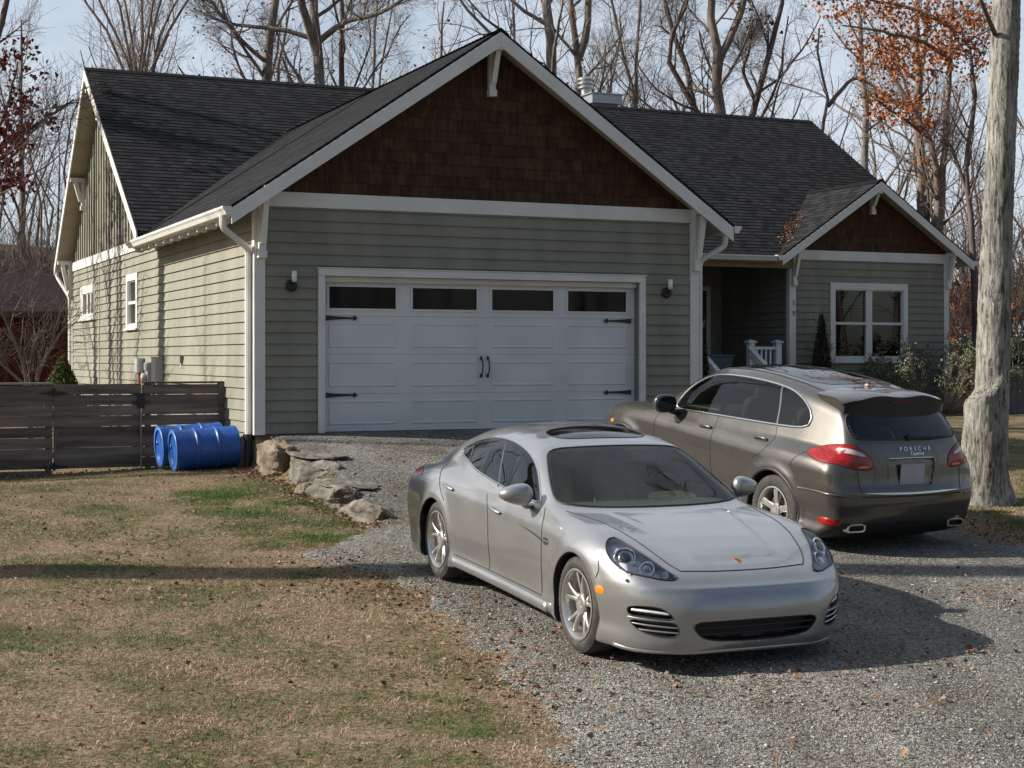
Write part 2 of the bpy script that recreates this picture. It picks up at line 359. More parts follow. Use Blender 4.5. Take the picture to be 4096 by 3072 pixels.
def backing(mb,P,a,b,z0,z1,holes,th=.14):
    xs=sorted({a,b}|{h[i] for h in holes for i in (0,1)});zs=sorted({z0,z1}|{h[i] for h in holes for i in (2,3)})
    for x0,x1 in zip(xs[:-1],xs[1:]):
        for y0,y1 in zip(zs[:-1],zs[1:]):
            cx,cy=(x0+x1)/2,(y0+y1)/2
            if any(h[0]<cx<h[1] and h[2]<cy<h[3] for h in holes):continue
            p=P(x0,y0,0);q=P(x1,y1,-th);mb.box(p[0],q[0],p[1],q[1],p[2],q[2])
def shingles(name,u0,u1,z0,apex,slope,v,parent):
    """cedar shingle triangle on plane v (faces -v)"""
    mb=MB();ex=.165;k=0;uc,za=apex
    z=z0
    while z<za-.03:
        zt=min(z+ex*1.02,za)
        hw_=(za-z)/slope;a=max(u0,uc-hw_);b=min(u1,uc+hw_);u=a
        while u<b-.005:
            w=random.uniform(.07,.21);e=min(u+w,b)
            if b-e<.04:e=b
            def top(x):return min(zt,za-abs(x-uc)*slope+.02)
            dz=random.uniform(-.004,.004);o=random.uniform(.014,.022)
            t0=max(top(u+.002),z+.01);t1=max(top(e-.002),z+.01)
            mb.add([(u+.002,v-o,z+dz),(e-.002,v-o,z+dz),(e-.002,v-.004,t1),(u+.002,v-.004,t0),(u+.002,v,z+dz),(e-.002,v,z+dz)],[(0,1,2,3),(4,5,1,0)])
            u=e
        z+=ex
    return mb.build(name,CEDAR,parent,fix=False)
def P_front(v0):return lambda t,z,o:(t,v0-o,z)
def P_left(u0):return lambda t,z,o:(u0-o,t,z)
ZE=3.33        # wall top line
# garage front wall
gd=(.972,5.961,-.1,2.177)
m=MB();hol=[gd];lap(m,P_front(0),.12,6.85,ZB,3.12,[(.874,6.063,-.1,2.279)]);m.build('siding',SID,H,fix=False)
m=MB();backing(m,P_front(0),0,6.98,-.02,3.3,hol);m.build('wall',SID,H)
# left wall (u=0) long side
w1=(13.503,15.509,1.887,2.63);w2=(8.578,9.717,1.59,2.63)
w1h=(13.66,15.14,1.98,2.455);w2h=(8.72,9.58,1.66,2.50)
m=MB();lap(m,P_left(0),.10,16.72,ZB,3.05,[w1,w2],phase=ZB);lap(m,P_left(0),8.6,16.72,ZB-2*EXP,ZB,phase=ZB-2*EXP);m.build('siding',SID,H,fix=False)
m=MB();backing(m,P_left(0),.14,16.84,-.02,3.3,[w1h,w2h]);m.build('wall',SID,H)
m=MB();m.box(6.84,6.98,.14,9.6,-.02,3.3);lap(m,lambda t,z,o:(6.98+o,t,z),0,9.6,ZB,3.2);m.build('wall',SID,H)   # garage right side
m=MB();m.box(.0,17.5,16.70,16.84,-.3,3.3);m.box(17.36,17.5,7.04,16.70,-.3,3.3);m.build('wall',SID,H)
# main roof numbers
RV,RZ,SF,SR=12.72,7.13,.652,.858
def zmain(v):return RZ-SF*(RV-v) if v<RV else RZ-SR*(v-RV)
# left gable above: board and batten
m=MB();m.add([(.0,7.1,3.28),(0,16.9,3.28),(0,16.9,3.42),(0,RV,RZ-.2),(0,7.1,3.32),(.12,7.1,3.28),(.12,16.9,3.28),(.12,16.9,3.42),(.12,RV,RZ-.2),(.12,7.1,3.32)],
   [(0,1,2,3,4),(9,8,7,6,5),(0,5,6,1),(1,6,7,2),(2,7,8,3),(3,8,9,4),(4,9,5,0)])
v=7.35
while v<16.7:
    m.box(-.028,0,v-.022,v+.022,3.28,zmain(v)-.26);v+=.32
m.build('gable_wall',SID,H)
m=MB();m.add([(17.5,7.0,3.28),(17.5,16.9,3.28),(17.5,RV,RZ-.2),(17.38,7.,3.28),(17.38,16.9,3.28),(17.38,RV,RZ-.2)],[(0,1,2),(5,4,3),(0,3,4,1),(1,4,5,2),(2,5,3,0)]);m.build('gable_wall',SID,H)
# friezes and corner boards
def board(name,x0,x1,y0,y1,z0,z1,mt=WHT,parent=H,bev=.004): 
    m=MB();m.box(x0,x1,y0,y1,z0,z1);return m.build(name,mt,parent,bev=bev)
board('frieze_board',.0,6.98,-.044,-.002,3.12,3.325)
board('frieze_board',-.044,-.002,7.52,16.86,3.05,3.25)
board('corner_board',-.038,.118,-.040,-.003,-.03,3.12)
board('corner_board',-.038,-.003,-.003,.10,-.03,3.12)
board('corner_board',6.852,7.005,-.040,-.003,-.03,3.12)
board('corner_board',6.985,7.012,-.003,.11,-.03,3.12)
board('corner_board',-.038,-.003,16.74,16.87,-.03,3.05)
m=MB();m.box(.0,6.98,.0,9.,-1.2,-.021);m.box(.0,17.48,9.0,16.82,-1.2,-.021);m.build('foundation',CONC,H)
# garage gable shingles: apex underside
GAZ=5.76;GS=.684;GU=3.49
shingles('gable_shingles',0.,6.98,3.327,(GU,GAZ-.20),GS,-.004,H)
m=MB();m.add([(0,-.002,3.30),(6.98,-.002,3.30),(GU,-.002,GAZ-.18),(0,.1,3.3),(6.98,.1,3.3),(GU,.1,GAZ-.18)],[(0,1,2),(5,4,3),(0,3,4,1),(1,4,5,2),(2,5,3,0)])
m.build('gable_wall',CEDAR,H)
# ---- roofs: each slope is a deck slab with stepped shingle courses
def slope(name,P,L,w0,w1,mt=ROOF,under=SOF,t=.10,lim=None,cours=.143):
    """P(s,w,h): s metres up the slope from the eave, w along it, h off the plane. lim(s)->(w0,w1)"""
    m=MB();n=int(math.ceil(L/cours));uvs=[]
    for k in range(n):
        s0=k*cours;s1=min(L,s0+cours+.01)
        a0,b0=lim(s0) if lim else (w0,w1);a1,b1=lim(min(L,s0+cours)) if lim else (w0,w1)
        if b0-a0<.01:continue
        h0=.012;h1=.002
        m.quad(P(s0,a0,h0),P(s0,b0,h0),P(s1,b1,h1),P(s1,a1,h1),[(a0,s0+.001),(b0,s0+.001),(b1,s0+cours-.001),(a1,s0+cours-.001)])
        m.quad(P(s0,a0,-.004),P(s0,b0,-.004),P(s0,b0,h0),P(s0,a0,h0),[(a0,s0+.07)]*4)
    a0,b0=lim(0) if lim else (w0,w1);a1,b1=lim(L) if lim else (w0,w1)
    # dark edge slab 3 cm
    def slab(m,h0,h1,mi=0,g=0.):
        q=[P(0,a0+g,h0),P(0,b0-g,h0),P(L,b1-g,h0),P(L,a1+g,h0),P(0,a0+g,h1),P(0,b0-g,h1),P(L,b1-g,h1),P(L,a1+g,h1)]
        m.add(q,[(0,1,2,3),(7,6,5,4),(0,4,5,1),(1,5,6,2),(2,6,7,3),(3,7,4,0)],mi)
        
    slab(m,-.028,.0015)
    o=m.build(name,mt,H,fix=False)
    m=MB();slab(m,-t,-.031,0,.012);m.build('soffit',under,H)
    return o
c1=math.hypot(1,GS);LG=(GU+.44)*c1
gv=lambda s:RV-(RZ-(GAZ-GS*(LG-s)/c1))/SF      # v of the valley for height at s
slope('roof',lambda s,w,h:(GU-(LG-s)/c1-h*GS/c1,w,GAZ-GS*(LG-s)/c1+h/c1),LG,0,0,lim=lambda s:(-.40,max(gv(s)+.15,6.79 if s<.2 else 0)))
slope('roof',lambda s,w,h:(GU+(LG-s)/c1+h*GS/c1,w,GAZ-GS*(LG-s)/c1+h/c1),LG,0,0,lim=lambda s:(-.40,gv(s)+.15))
c2=math.hypot(1,SF);LM=(RV-6.66)*c2
WU,WZ,WS,WV=15.45,4.86,.664,6.9
s_w=LM-(RZ-WZ)*c2/SF;Pm_=lambda s,w,h:(w,RV-(LM-s)/c2-h*SF/c2,RZ-SF*(LM-s)/c2+h/c2)
s_w=round(s_w/.143)*.143
slope('roof',lambda s,w,h:Pm_(s+s_w,w,h),LM-s_w,-.37,17.95)
zs_=lambda s:RZ-SF*(LM-s)/c2
slope('roof',Pm_,s_w,0,0,lim=lambda s:(-.37,WU-(WZ-zs_(s))/WS+.12))
slope('roof',Pm_,s_w,0,0,lim=lambda s:(min(17.94,WU+(WZ-zs_(s))/WS-.12),17.95))
c3=math.hypot(1,SR);LR=(17.3-RV)*c3
slope('roof',lambda s,w,h:(w,RV+(LR-s)/c3+h*SR/c3,RZ-SR*(LR-s)/c3+h/c3),LR,-.37,17.95)
WU,WZ,WS,WV=15.45,4.86,.664,6.9
c4=math.hypot(1,WS);LW=(WU-12.93)*c4
wvv=lambda s:RV-(RZ-(WZ-WS*(LW-s)/c4))/SF
slope('roof',lambda s,w,h:(WU-(LW-s)/c4-h*WS/c4,w,WZ-WS*(LW-s)/c4+h/c4),LW,0,0,lim=lambda s:(WV-.38,wvv(s)+.15))
slope('roof',lambda s,w,h:(WU+(LW-s)/c4+h*WS/c4,w,WZ-WS*(LW-s)/c4+h/c4),LW,0,0,lim=lambda s:(WV-.38,wvv(s)+.15))
# ridge caps
def ridgecap(a,b,sa,sb):
    m=MB();a=Vector(a);b=Vector(b);d=(b-a);n=int(d.length/.15);d.normalize();side=Vector((d.y,-d.x,0))
    for k in range(n):
        p=a+d*(k*.15);q=p+d*.17
        l=Vector((0,0,.03));l2=Vector((0,0,.018))
        for sg,sl in ((1,sa),(-1,sb)):
            e=side*sg*.13+Vector((0,0,-.13*sl))
            m.quad(p+l,q+l2,q+l2+e,p+l+e,[(0,0),(.15,0),(.15,.14),(0,.14)])
        m.quad(p+l+side*.13+Vector((0,0,-.13*sa)),p+l,p,p+side*.13+Vector((0,0,-.13*sa)))
        m.quad(p+l-side*.13+Vector((0,0,-.13*sb)),p+l,p,p-side*.13+Vector((0,0,-.13*sb)))
    m.build('ridge_cap',ROOF,H,fix=False)
ridgecap((-.37,RV,RZ),(17.95,RV,RZ),SF,SR)
ridgecap((GU,-.41,GAZ),(GU,10.7,GAZ),GS,GS)
ridgecap((WU,WV-.39,WZ),(WU,9.3,WZ),WS,WS)
# rake boards (gable ends)
def rake(P0,P1,depth,axv,th=.035,name='rake_board',top=-.035):
    """board hanging below the roof edge from low end P0 to ridge P1; axv = outward unit"""
    m=MB();a=Vector(P0);b=Vector(P1);o=Vector(axv)*th;zt=Vector((0,0,top));zb=Vector((0,0,top-depth))
    m.add([a+zt,b+zt,b+zb,a+zb,a+zt+o,b+zt+o,b+zb+o,a+zb+o],[(0,1,2,3),(7,6,5,4),(0,4,5,1),(1,5,6,2),(2,6,7,3),(3,7,4,0)])
    return m.build(name,WHT,H,bev=.004)
gzl=GAZ-GS*(GU+.44)
rake((-.44,-.385,gzl),(GU,-.385,GAZ),.215,(0,-1,0),th=.03);rake((2*GU+.44-.02,-.385,gzl),(GU+.001,-.385,GAZ),.215,(0,-1,0),th=.03)
wzl=WZ-WS*(WU-12.93)
rake((12.93,WV-.365,wzl),(WU,WV-.365,WZ),.19,(0,-1,0),th=.03);rake((2*WU-12.93,WV-.365,wzl),(WU+.001,WV-.365,WZ),.19,(0,-1,0),th=.03)
rake((-.355,6.66,zmain(6.66)),(-.355,RV,RZ),.20,(-1,0,0),th=.028);rake((-.355,17.3,zmain(17.3)),(-.355,RV+.001,RZ),.20,(-1,0,0),th=.028)
rake((17.92,9.0,zmain(9.0)),(17.92,RV,RZ),.20,(1,0,0),th=.028)
# gutters: K-style section along v (or u)
def gutter(P,w0,w1,flip=1):
    sec=[(0,0),(0,-.11),(.075,-.11),(.10,-.06),(.125,-.03),(.125,0),(.118,0),(.118,-.028),(.095,-.055),(.07,-.102),(.008,-.102),(.008,0)]
    m=MB();n=len(sec);vs=[P(a*flip,b,w) for w in (w0,w1) for a,b in sec]
    fs=[(i,(i+1)%n,(i+1)%n+n,i+n) for i in range(n)]
    m.add(vs,fs)
    for w in (w0,w1):
        m.add([P(0,0,w),P(0,-.11,w),P(.075*flip,-.11,w),P(.1*flip,-.06,w),P(.125*flip,-.03,w),P(.125*flip,0,w)],[(0,1,2,3,4,5)])
    return m.build('gutter',WHT,H)
gz0=gzl-.01
gutter(lambda a,b,w:(-.44-a,w,gz0+b),-.415,6.80)
m=MB();m.box(-.438,-.41,-.38,6.78,gz0-.12,gz0-.03);m.build('fascia_board',WHT,H)
gutter(lambda a,b,w:(2*GU+.44+a,w,gz0+b),-.415,6.5)
m=MB();m.box(2*GU+.41,2*GU+.438,-.38,6.5,gz0-.12,gz0-.03);m.build('fascia_board',WHT,H)
ze=zmain(6.66)
gutter(lambda a,b,w:(w,6.66-a,ze-.015+b),7.45,12.93)
m=MB();m.box(7.45,12.9,6.662,6.69,ze-.16,ze-.035);m.build('fascia_board',WOODB,H)
gutter(lambda a,b,w:(12.93-a,w,wzl-.01+b),6.52,6.66)
gutter(lambda a,b,w:(w,17.3+a,zmain(17.3)-.015+b),-.36,17.9)
gutter(lambda a,b,w:(2*WU-12.93+a,w,wzl-.01+b),6.52,8.2)
# rafter tails under the garage's left eave
rt=MB();rt.prism([(-.425,gzl-.20),(-.425,gzl-.09),(.0,gzl+.20),(.0,gzl+.02),(-.10,gzl-.06),(-.30,gzl-.2)],1,-.02,.02)
r0=rt.build('rafter_tail',WHT,H);r0.location=(0,.55,0)
for k in range(1,11):
    c=r0.copy();c.location=(0,.55+k*.61,0);c.parent=H;COL.objects.link(c)
# knee brackets
def bracket(o,out,zt,h,d,w=.10):
    """o: wall point (u,v); out: unit (u,v)"""
    m=MB();O=Vector((o[0],o[1],0));D=Vector((out[0],out[1],0));Z=Vector((0,0,1))
    m.bar(O+D*.045+Z*(zt-.03),O+D*.045+Z*(zt-h),w,.085,up=D)
    m.bar(O+D*.0+Z*(zt-.045),O+D*(d+.05)+Z*(zt-.045),w+.012,.09)
    m.bar(O+D*(d-.05)+Z*(zt-.06),O+D*.10+Z*(zt-h+.10),w-.02,.085,up=D)
    m.bar(O+D*.055+Z*(zt-h-.001),O+D*.055+Z*(zt-h-.10),w+.02,.11,up=D)
    return m.build('bracket',WHT,H,bev=.004)
bracket((.06,-.04),(0,-1),3.36,.86,.33);bracket((6.93,-.04),(0,-1),3.33,.86,.33)
bracket((GU,-.02),(0,-1),5.56,.62,.33)
bracket((13.42,WV-.03),(0,-1),3.36,.70,.30,.09);bracket((17.5,WV-.03),(0,-1),3.36,.70,.30,.09);bracket((WU,WV-.02),(0,-1),4.66,.42,.30,.09)
bracket((-.03,16.82),(-1,0),3.3,.75,.28);bracket((-.02,14.9),(-1,0),5.05,.62,.28);bracket((-.02,RV),(-1,0),6.7,.55,.28);bracket((-.02,10.2),(-1,0),5.25,.5,.28)
# downspouts
def spout(pts,ext=None):
    m=MB()
    # round off the corners
    P=[Vector(p) for p in pts];Q=[P[0]]
    for i in range(1,len(P)-1):
        a,b,c=P[i-1],P[i],P[i+1];r=min(.09,(a-b).length*.4,(c-b).length*.4)
        p0=b+(a-b).normalized()*r;p1=b+(c-b).normalized()*r
        for t in (0,.25,.5,.75,1):Q.append(p0*(1-t)**2+b*2*t*(1-t)+p1*t*t)
    Q.append(P[-1]);m.tube(Q,.046,8)
    return m.build('downspout',WHT,H,smooth=False)
spout([(-.50,-.14,gz0-.09),(-.50,-.14,gz0-.27),(-.085,.10,gz0-.52),(-.085,.10,-.05)])
m=MB();m.lathe([(.055,-.52),(.055,-.10),(.072,-.10),(.072,-.02),(.05,-.02)],16,c=(-.085,.10,0));m.build('drain_pipe',BLK,H,smooth=False)
spout([(2*GU+.49,-.05,gz0-.09),(2*GU+.49,-.05,gz0-.28),(7.07,.06,gz0-.52),(7.07,.06,.0)])
spout([(-.30,17.36,zmain(17.3)-.1),(-.30,17.36,zmain(17.3)-.25),(-.07,16.9,2.45),(-.07,16.9,-.3)])
# cable down the side wall
m=MB();m.tube([(-.03,10.75,3.05),(-.028,10.72,1.5),(-.03,10.70,-.2)],.009,6);m.build('cable',mat('brown_cable',(.10,.08,.05),.6),H)
m=MB();m.tube([(-.03,12.9,2.9),(-.028,12.9,-.2)],.006,6);m.build('cable',MATS['brown_cable'],H)
# ---- garage door
GDm=MB();secs=[(-.01,.518),(.522,1.080),(1.084,1.622),(1.626,2.20)]
cols=[(1.071,2.082),(2.322,3.338),(3.567,4.583),(4.81,5.816)]
GD=empty('garage_door');GD.parent=H;GD.location=(0,.13,0)
gm=MB()
gm.box(.975,5.958,.02,.06,-.01,1.624)
for z0,z1 in secs[:3]: gm.box(.977,5.956,.0,.02,z0,z1)
z0,z1=secs[3]
# top section: stiles round the four windows
wz0,wz1=1.722,2.045
gm.box(.977,5.956,0,.04,z0,wz0);gm.box(.977,5.956,0,.04,wz1,z1)
xs_=[.977]+[q for c in cols for q in c]+[5.956]
for i in range(0,len(xs_),2):gm.box(xs_[i],xs_[i+1],0,.04,wz0,wz1)
for c0,c1 in cols:
    for p0,p1 in ((1.173,1.533),(.616,.984),(.079,.427)):
        # pressed panel: sunk groove ring drawn as a raised bevelled field with shadow line
        g=.012
        gm.add([(c0,-.0005,p0),(c1,-.0005,p0),(c1,-.0005,p1),(c0,-.0005,p1),(c0+g,-.011,p0+g),(c1-g,-.011,p0+g),(c1-g,-.011,p1-g),(c0+g,-.011,p1-g),
                (c0+2.2*g,-.011,p0+2.2*g),(c1-2.2*g,-.011,p0+2.2*g),(c1-2.2*g,-.011,p1-2.2*g),(c0+2.2*g,-.011,p1-2.2*g),
                (c0+3.4*g,-.002,p0+3.4*g),(c1-3.4*g,-.002,p0+3.4*g),(c1-3.4*g,-.002,p1-3.4*g),(c0+3.4*g,-.002,p1-3.4*g)],
               [(0,1,5,4),(1,2,6,5),(2,3,7,6),(3,0,4,7),(4,5,9,8),(5,6,10,9),(6,7,11,10),(7,4,8,11),(8,9,13,12),(9,10,14,13),(10,11,15,14),(11,8,12,15),(12,13,14,15)])
gm.build('door_panel',DOORW,GD)
DGL=mat('dark_pane',(.003,.004,.006),.05,spec=.22)
for c0,c1 in cols:
    f=MB();t=.028
    f.box(c0-.02,c1+.02,-.016,-.001,wz0-.02,wz0+t*.3);f.box(c0-.02,c1+.02,-.016,-.001,wz1-t*.3,wz1+.02)
    f.box(c0-.02,c0+t*.3,-.016,-.001,wz0+t*.3,wz1-t*.3);f.box(c1-t*.3,c1+.02,-.016,-.001,wz0+t*.3,wz1-t*.3)
    fo=f.build('door_window',DOORW,GD)
    g=MB();g.box(c0,c1,.012,.018,wz0,wz1);g.build('pane',DGL,fo)
board('weather_strip',.975,5.958,.125,.19,-.055,-.012,BLK)
sh=MB();n=1
sh.prism([(0,-.038),(0,.038),(.12,.024),(.36,.012),(.40,.012),(.405,.034),(.43,.034),(.445,.014),(.475,0),(.445,-.014),(.43,-.034),(.405,-.034),(.40,-.012),(.36,-.012),(.12,-.024)],1,-.024,-.012)
h0=sh.build('strap_hinge',BLK,GD);h0.location=(1.032,0,1.592)
for x,z,s in ((1.032,.503,1),(5.89,1.592,-1),(5.89,.503,-1)):
    c=h0.copy();c.location=(x,0,z);c.scale=(s,1,1);c.parent=GD;COL.objects.link(c)
for x in (3.40,3.505):
    g=MB();g.tube([(x,-.02,.775),(x,-.055,.80),(x+.006,-.07,.90),(x,-.055,1.0),(x,-.02,1.02)],.010,8)
    g.lathe([(.0,-.02),(.02,-.02),(.02,0),(0,0)],4,c=(x,-.012,.765),ax=1);
    g.prism([(x-.018,.75),(x,.735),(x+.018,.75),(x+.012,.80),(x-.012,.80)],1,-.026,-.012);g.prism([(x-.018,1.04),(x,1.058),(x+.018,1.04),(x+.012,.995),(x-.012,.995)],1,-.026,-.012)
    g.build('door_handle',BLK,GD)
# casing
m=MB();m.box(.874,.972,-.046,.13,-.02,2.177);m.box(5.961,6.063,-.046,.13,-.02,2.177);m.box(.874,6.063,-.046,.13,2.178,2.279);m.box(.95,5.98,.055,.129,2.10,2.177)
m.build('door_casing',WHT,H,bev=.004)
board('casing_cap',.85,6.09,-.058,.0,2.2795,2.295)
# interior darkness: floor slab and ceiling of the garage
m=MB();m.box(.14,6.84,.2,9.5,-.02,-.005);m.box(.14,6.84,.2,9.5,2.9,2.92);m.build('garage_interior',mat('dark_interior',(.03,.03,.03),.9),H)
# wall lamps
for u in (.49,6.43):
    L_=empty('wall_lamp');L_.parent=H;L_.location=(u,-.030,2.03)
    m=MB();m.lathe([(.0,0),(.085,0),(.085,-.012),(.06,-.03),(0,-.034)],24,ax=1);m.tube([(0,-.03,0),(0,-.085,-.0),(.012,-.10,.05)],.012,8);m.lathe([(0,.03),(.034,.03),(.036,.045),(0,.045)],16,c=(.012,-.10,.0));m.build('lamp_base',BLK,L_)
    m=MB();m.lathe([(.0,.046),(.034,.046),(.038,.20),(.034,.20),(.03,.06),(0,.06)],20,c=(.012,-.10,0))
    m.build('lamp_shade',mat('frosted_lamp_glass',(.75,.76,.76),.15,spec=.8),L_,smooth=True)
# ---- windows on the side
def framed(name,rects,P,parent,mt,bev=.003):
    m=MB()
    for a,b,z0,z1,o0,o1 in rects:
        p=P(a,z0,o0);q=P(b,z1,o1);m.box(p[0],q[0],p[1],q[1],p[2],q[2])
    return m.build(name,mt,parent,bev=bev)
def window(P,outer,inner,cols,rows,sill=True,mt_pane=None,head=True,mull=.05):
    W_=empty('window');W_.parent=H
    a,b,z0,z1=outer;c,d,y0,y1=inner
    fr=[(a,c,z0,z1,-.02,.042),(d,b,z0,z1,-.02,.042),(c,d,y1,z1,-.02,.0422),(c,d,z0,y0,-.02,.0422)]
    framed('frame',fr,P,W_,WHT)
    s=[]
    for k in range(1,cols):
        x=c+(d-c)*k/cols;s.append((x-mull/2,x+mull/2,y0,y1,-.06,.020))
    for k in range(1,rows):
        z=y0+(y1-y0)*k/rows;s.append((c,d,z-.028,z+.028,-.06,.0185))
    t=.022;s+=[(c,c+t,y0,y1,-.06,.012),(d-t,d,y0,y1,-.06,.012),(c+t,d-t,y0,y0+t,-.06,.0122),(c+t,d-t,y1-t,y1,-.06,.0122)]
    framed('sash',s,P,W_,WHT)
    if sill:framed('sill',[(a-.04,b+.04,z0-.035,z0-.001,-.02,.075)],P,W_,WHT)
    framed('pane',[(c+.01,d-.01,y0+.01,y1-.01,-.04,-.035)],P,W_,mt_pane,bev=0)
    return W_
GLS=glass('window_pane_glass',(.45,.48,.50),rough=.01,ior=1.45)
window(P_left(0),w1,w1h,3,1,mt_pane=GLS,mull=.13);window(P_left(0),w2,w2h,1,2,mt_pane=GLS)
CURT=mat('curtain_cloth',(.35,.25,.16),.9,col2=(.20,.22,.26),scale=4)
board('curtain',.10,.12,13.6,15.2,1.9,2.5,CURT);board('curtain',.10,.12,8.65,9.65,1.6,2.55,mat('dark_blind',(.10,.03,.035),.8))
# utility boxes
UT=mat('grey_enamel',(.42,.43,.44),.45);
UB=empty('utility_box');UB.parent=H
m=MB();m.box(-.17,-.022,6.21,6.53,.62,1.03);m.box(-.185,-.022,6.2,6.54,1.0301,1.045);m.build('cabinet',UT,UB,bev=.01)
m=MB();m.tube([(-.09,6.3,.62),(-.09,6.3,-.4)],.025,8);m.build('conduit',UT,UB)
UB=empty('utility_box');UB.parent=H
m=MB();m.box(-.14,-.022,7.02,7.24,.40,.80);m.lathe([(.0,.0),(.08,.0),(.085,.03),(.085,.13),(.06,.15),(0,.15)],18,c=(-.10,7.13,.80));m.build('meter_base',mat('grey_paint',(.28,.29,.30),.5),UB)
m=MB();m.lathe([(.075,0),(.078,-.03),(.07,-.09),(0,-.1)],20,c=(-.14,7.13,.68),ax=0);m.build('meter_dome',mat('meter_glass',(.35,.36,.37),.08),UB,smooth=True)
UB=empty('utility_box');UB.parent=H
m=MB();m.tube([(-.10,7.98,.76),(-.10,7.98,1.02)],[.095,.09],14);m.build('cover',UT,UB);m=MB();m.tube([(-.1,7.98,.76),(-.1,7.98,-.4)],.03,8);m.build('conduit',mat('red_conduit',(.25,.05,.03),.6),UB)
UB=empty('outlet_cover');UB.parent=H
m=MB();m.box(-.075,-.022,4.60,4.72,.95,1.06);m.tube([(-.05,4.63,.95),(-.06,4.60,.90),(-.05,4.56,.86)],.012,6);m.build('cover',mat('grey_plastic',(.22,.22,.22),.5),UB)
# ---- wing
ww=(14.377,16.425,.944,2.645);wi=(14.505,16.30,1.04,2.50)
Pw=P_front(WV)
m=MB();lap(m,Pw,13.49,17.42,-.2,3.12,[ww],phase=ZB-2*EXP);m.build('siding',SID,H,fix=False)
m=MB();backing(m,Pw,13.35,17.5,-.3,3.3,[wi]);m.build('wall',SID,H)
m=MB();lap(m,P_left(13.35),7.0,9.6,-.3,3.3,phase=ZB-2*EXP);m.build('siding',SID,H,fix=False)
m=MB();m.box(13.35,13.49,7.04,9.6,-.3,3.2);m.build('wall',SID,H)
board('frieze_board',13.35,17.55,WV-.044,WV-.002,3.12,3.325)
board('corner_board',13.33,13.49,WV-.040,WV-.003,-.3,3.12);board('corner_board',13.325,13.347,WV-.003,WV+.09,-.3,3.12)
board('corner_board',17.42,17.555,WV-.040,WV-.003,-.3,3.12)
shingles('gable_shingles',13.35,17.55,3.327,(WU,WZ-.18),WS,WV-.004,H)
m=MB();m.add([(13.2,WV-.002,3.30),(17.7,WV-.002,3.30),(WU,WV-.002,WZ-.16),(13.2,WV+.1,3.3),(17.7,WV+.1,3.3),(WU,WV+.1,WZ-.16)],[(0,1,2),(5,4,3),(0,3,4,1),(1,4,5,2),(2,5,3,0)])
m.build('gable_wall',CEDAR,H)
m=MB();m.box(13.36,17.49,WV+.01,9.,-1.2,-.301);m.build('foundation',CONC,H)
W_=window(Pw,ww,wi,2,2,sill=True,mt_pane=GLS,mull=.16)
m=MB()
z=1.80
while z<2.5:
    m.box(14.5,16.3,WV+.09,WV+.10,z,z+.028);z+=.062
m.build('blind',mat('white_blind',(.30,.32,.32),.6),W_)
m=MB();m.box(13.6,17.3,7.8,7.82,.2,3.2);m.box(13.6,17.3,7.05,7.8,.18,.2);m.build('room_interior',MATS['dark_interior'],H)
# ---- porch
PD=mat('porch_paint',(.55,.58,.58),.6,col2=(.62,.64,.63),scale=4)
m=MB();m.box(6.99,13.34,6.95,9.6,.30,.42);m.build('porch_floor',mat('porch_boards',(.16,.14,.12),.7,col2=(.22,.19,.16),scale=5),H)
m=MB();m.box(7.0,13.34,9.6,9.74,-.3,3.3);m.build('wall',SID,H)
m=MB();lap(m,P_front(9.6),7.0,13.34,.42,3.1,[(11.9,13.02,.42,2.64)],phase=ZB);m.build('siding',SID,H,fix=False)
board('porch_beam',6.99,13.36,6.80,6.94,2.92,3.11,WOODB)
board('porch_ceiling',6.99,13.36,6.95,9.6,3.08,3.1,SOF)
FD=empty('front_door');FD.parent=H
m=MB();m.box(11.95,12.06,9.53,9.6,.42,2.64);m.box(12.9,13.0,9.53,9.6,.42,2.64);m.box(12.06,12.9,9.53,9.6,2.54,2.64);m.build('door_frame',WHT,FD)
m=MB();m.box(12.06,12.9,9.56,9.6,.42,2.54)
for z0,z1 in ((.6,1.2),(1.35,2.35)):
    for a,b in ((12.14,12.45),(12.52,12.82)):m.box(a,b,9.552,9.56,z0,z1)
m.build('door_leaf',mat('dark_red_door',(.10,.012,.02),.4),FD)
# stairs and railings
ST_=MB()
for k in range(6):
    ST_.box(11.0,12.15,6.95-.28*(k+1),6.95-.28*k,-.75,.42-.17*(k+1)+.0)
ST_.build('stairs',MATS['porch_boards'],H)
def post(u,v,z0,z1,par,w=.12):
    m=MB();m.box(u-w/2,u+w/2,v-w/2,v+w/2,z0,z1);m.box(u-w*.75,u+w*.75,v-w*.75,v+w*.75,z1+.0005,z1+.03)
    m.add([(u-w*.7,v-w*.7,z1+.031),(u+w*.7,v-w*.7,z1+.031),(u+w*.7,v+w*.7,z1+.031),(u-w*.7,v+w*.7,z1+.031),(u,v,z1+.07)],[(0,1,4),(1,2,4),(2,3,4),(3,0,4),(3,2,1,0)])
    return m.build('post',PD,par)
PR=empty('porch_railing');PR.parent=H
post(12.27,6.72,-.3,1.34,PR,.13);post(12.93,6.72,-.3,1.34,PR,.13)
m=MB();m.box(12.34,12.87,6.68,6.76,1.20,1.26);m.build('rail',PD,PR);m=MB();m.box(12.34,12.87,6.69,6.75,.55,.60);m.build('rail',PD,PR)
for u in (12.42,12.53,12.64,12.75):
    m=MB();m.box(u-.02,u+.02,6.70,6.74,.60,1.20);m.build('baluster',PD,PR)
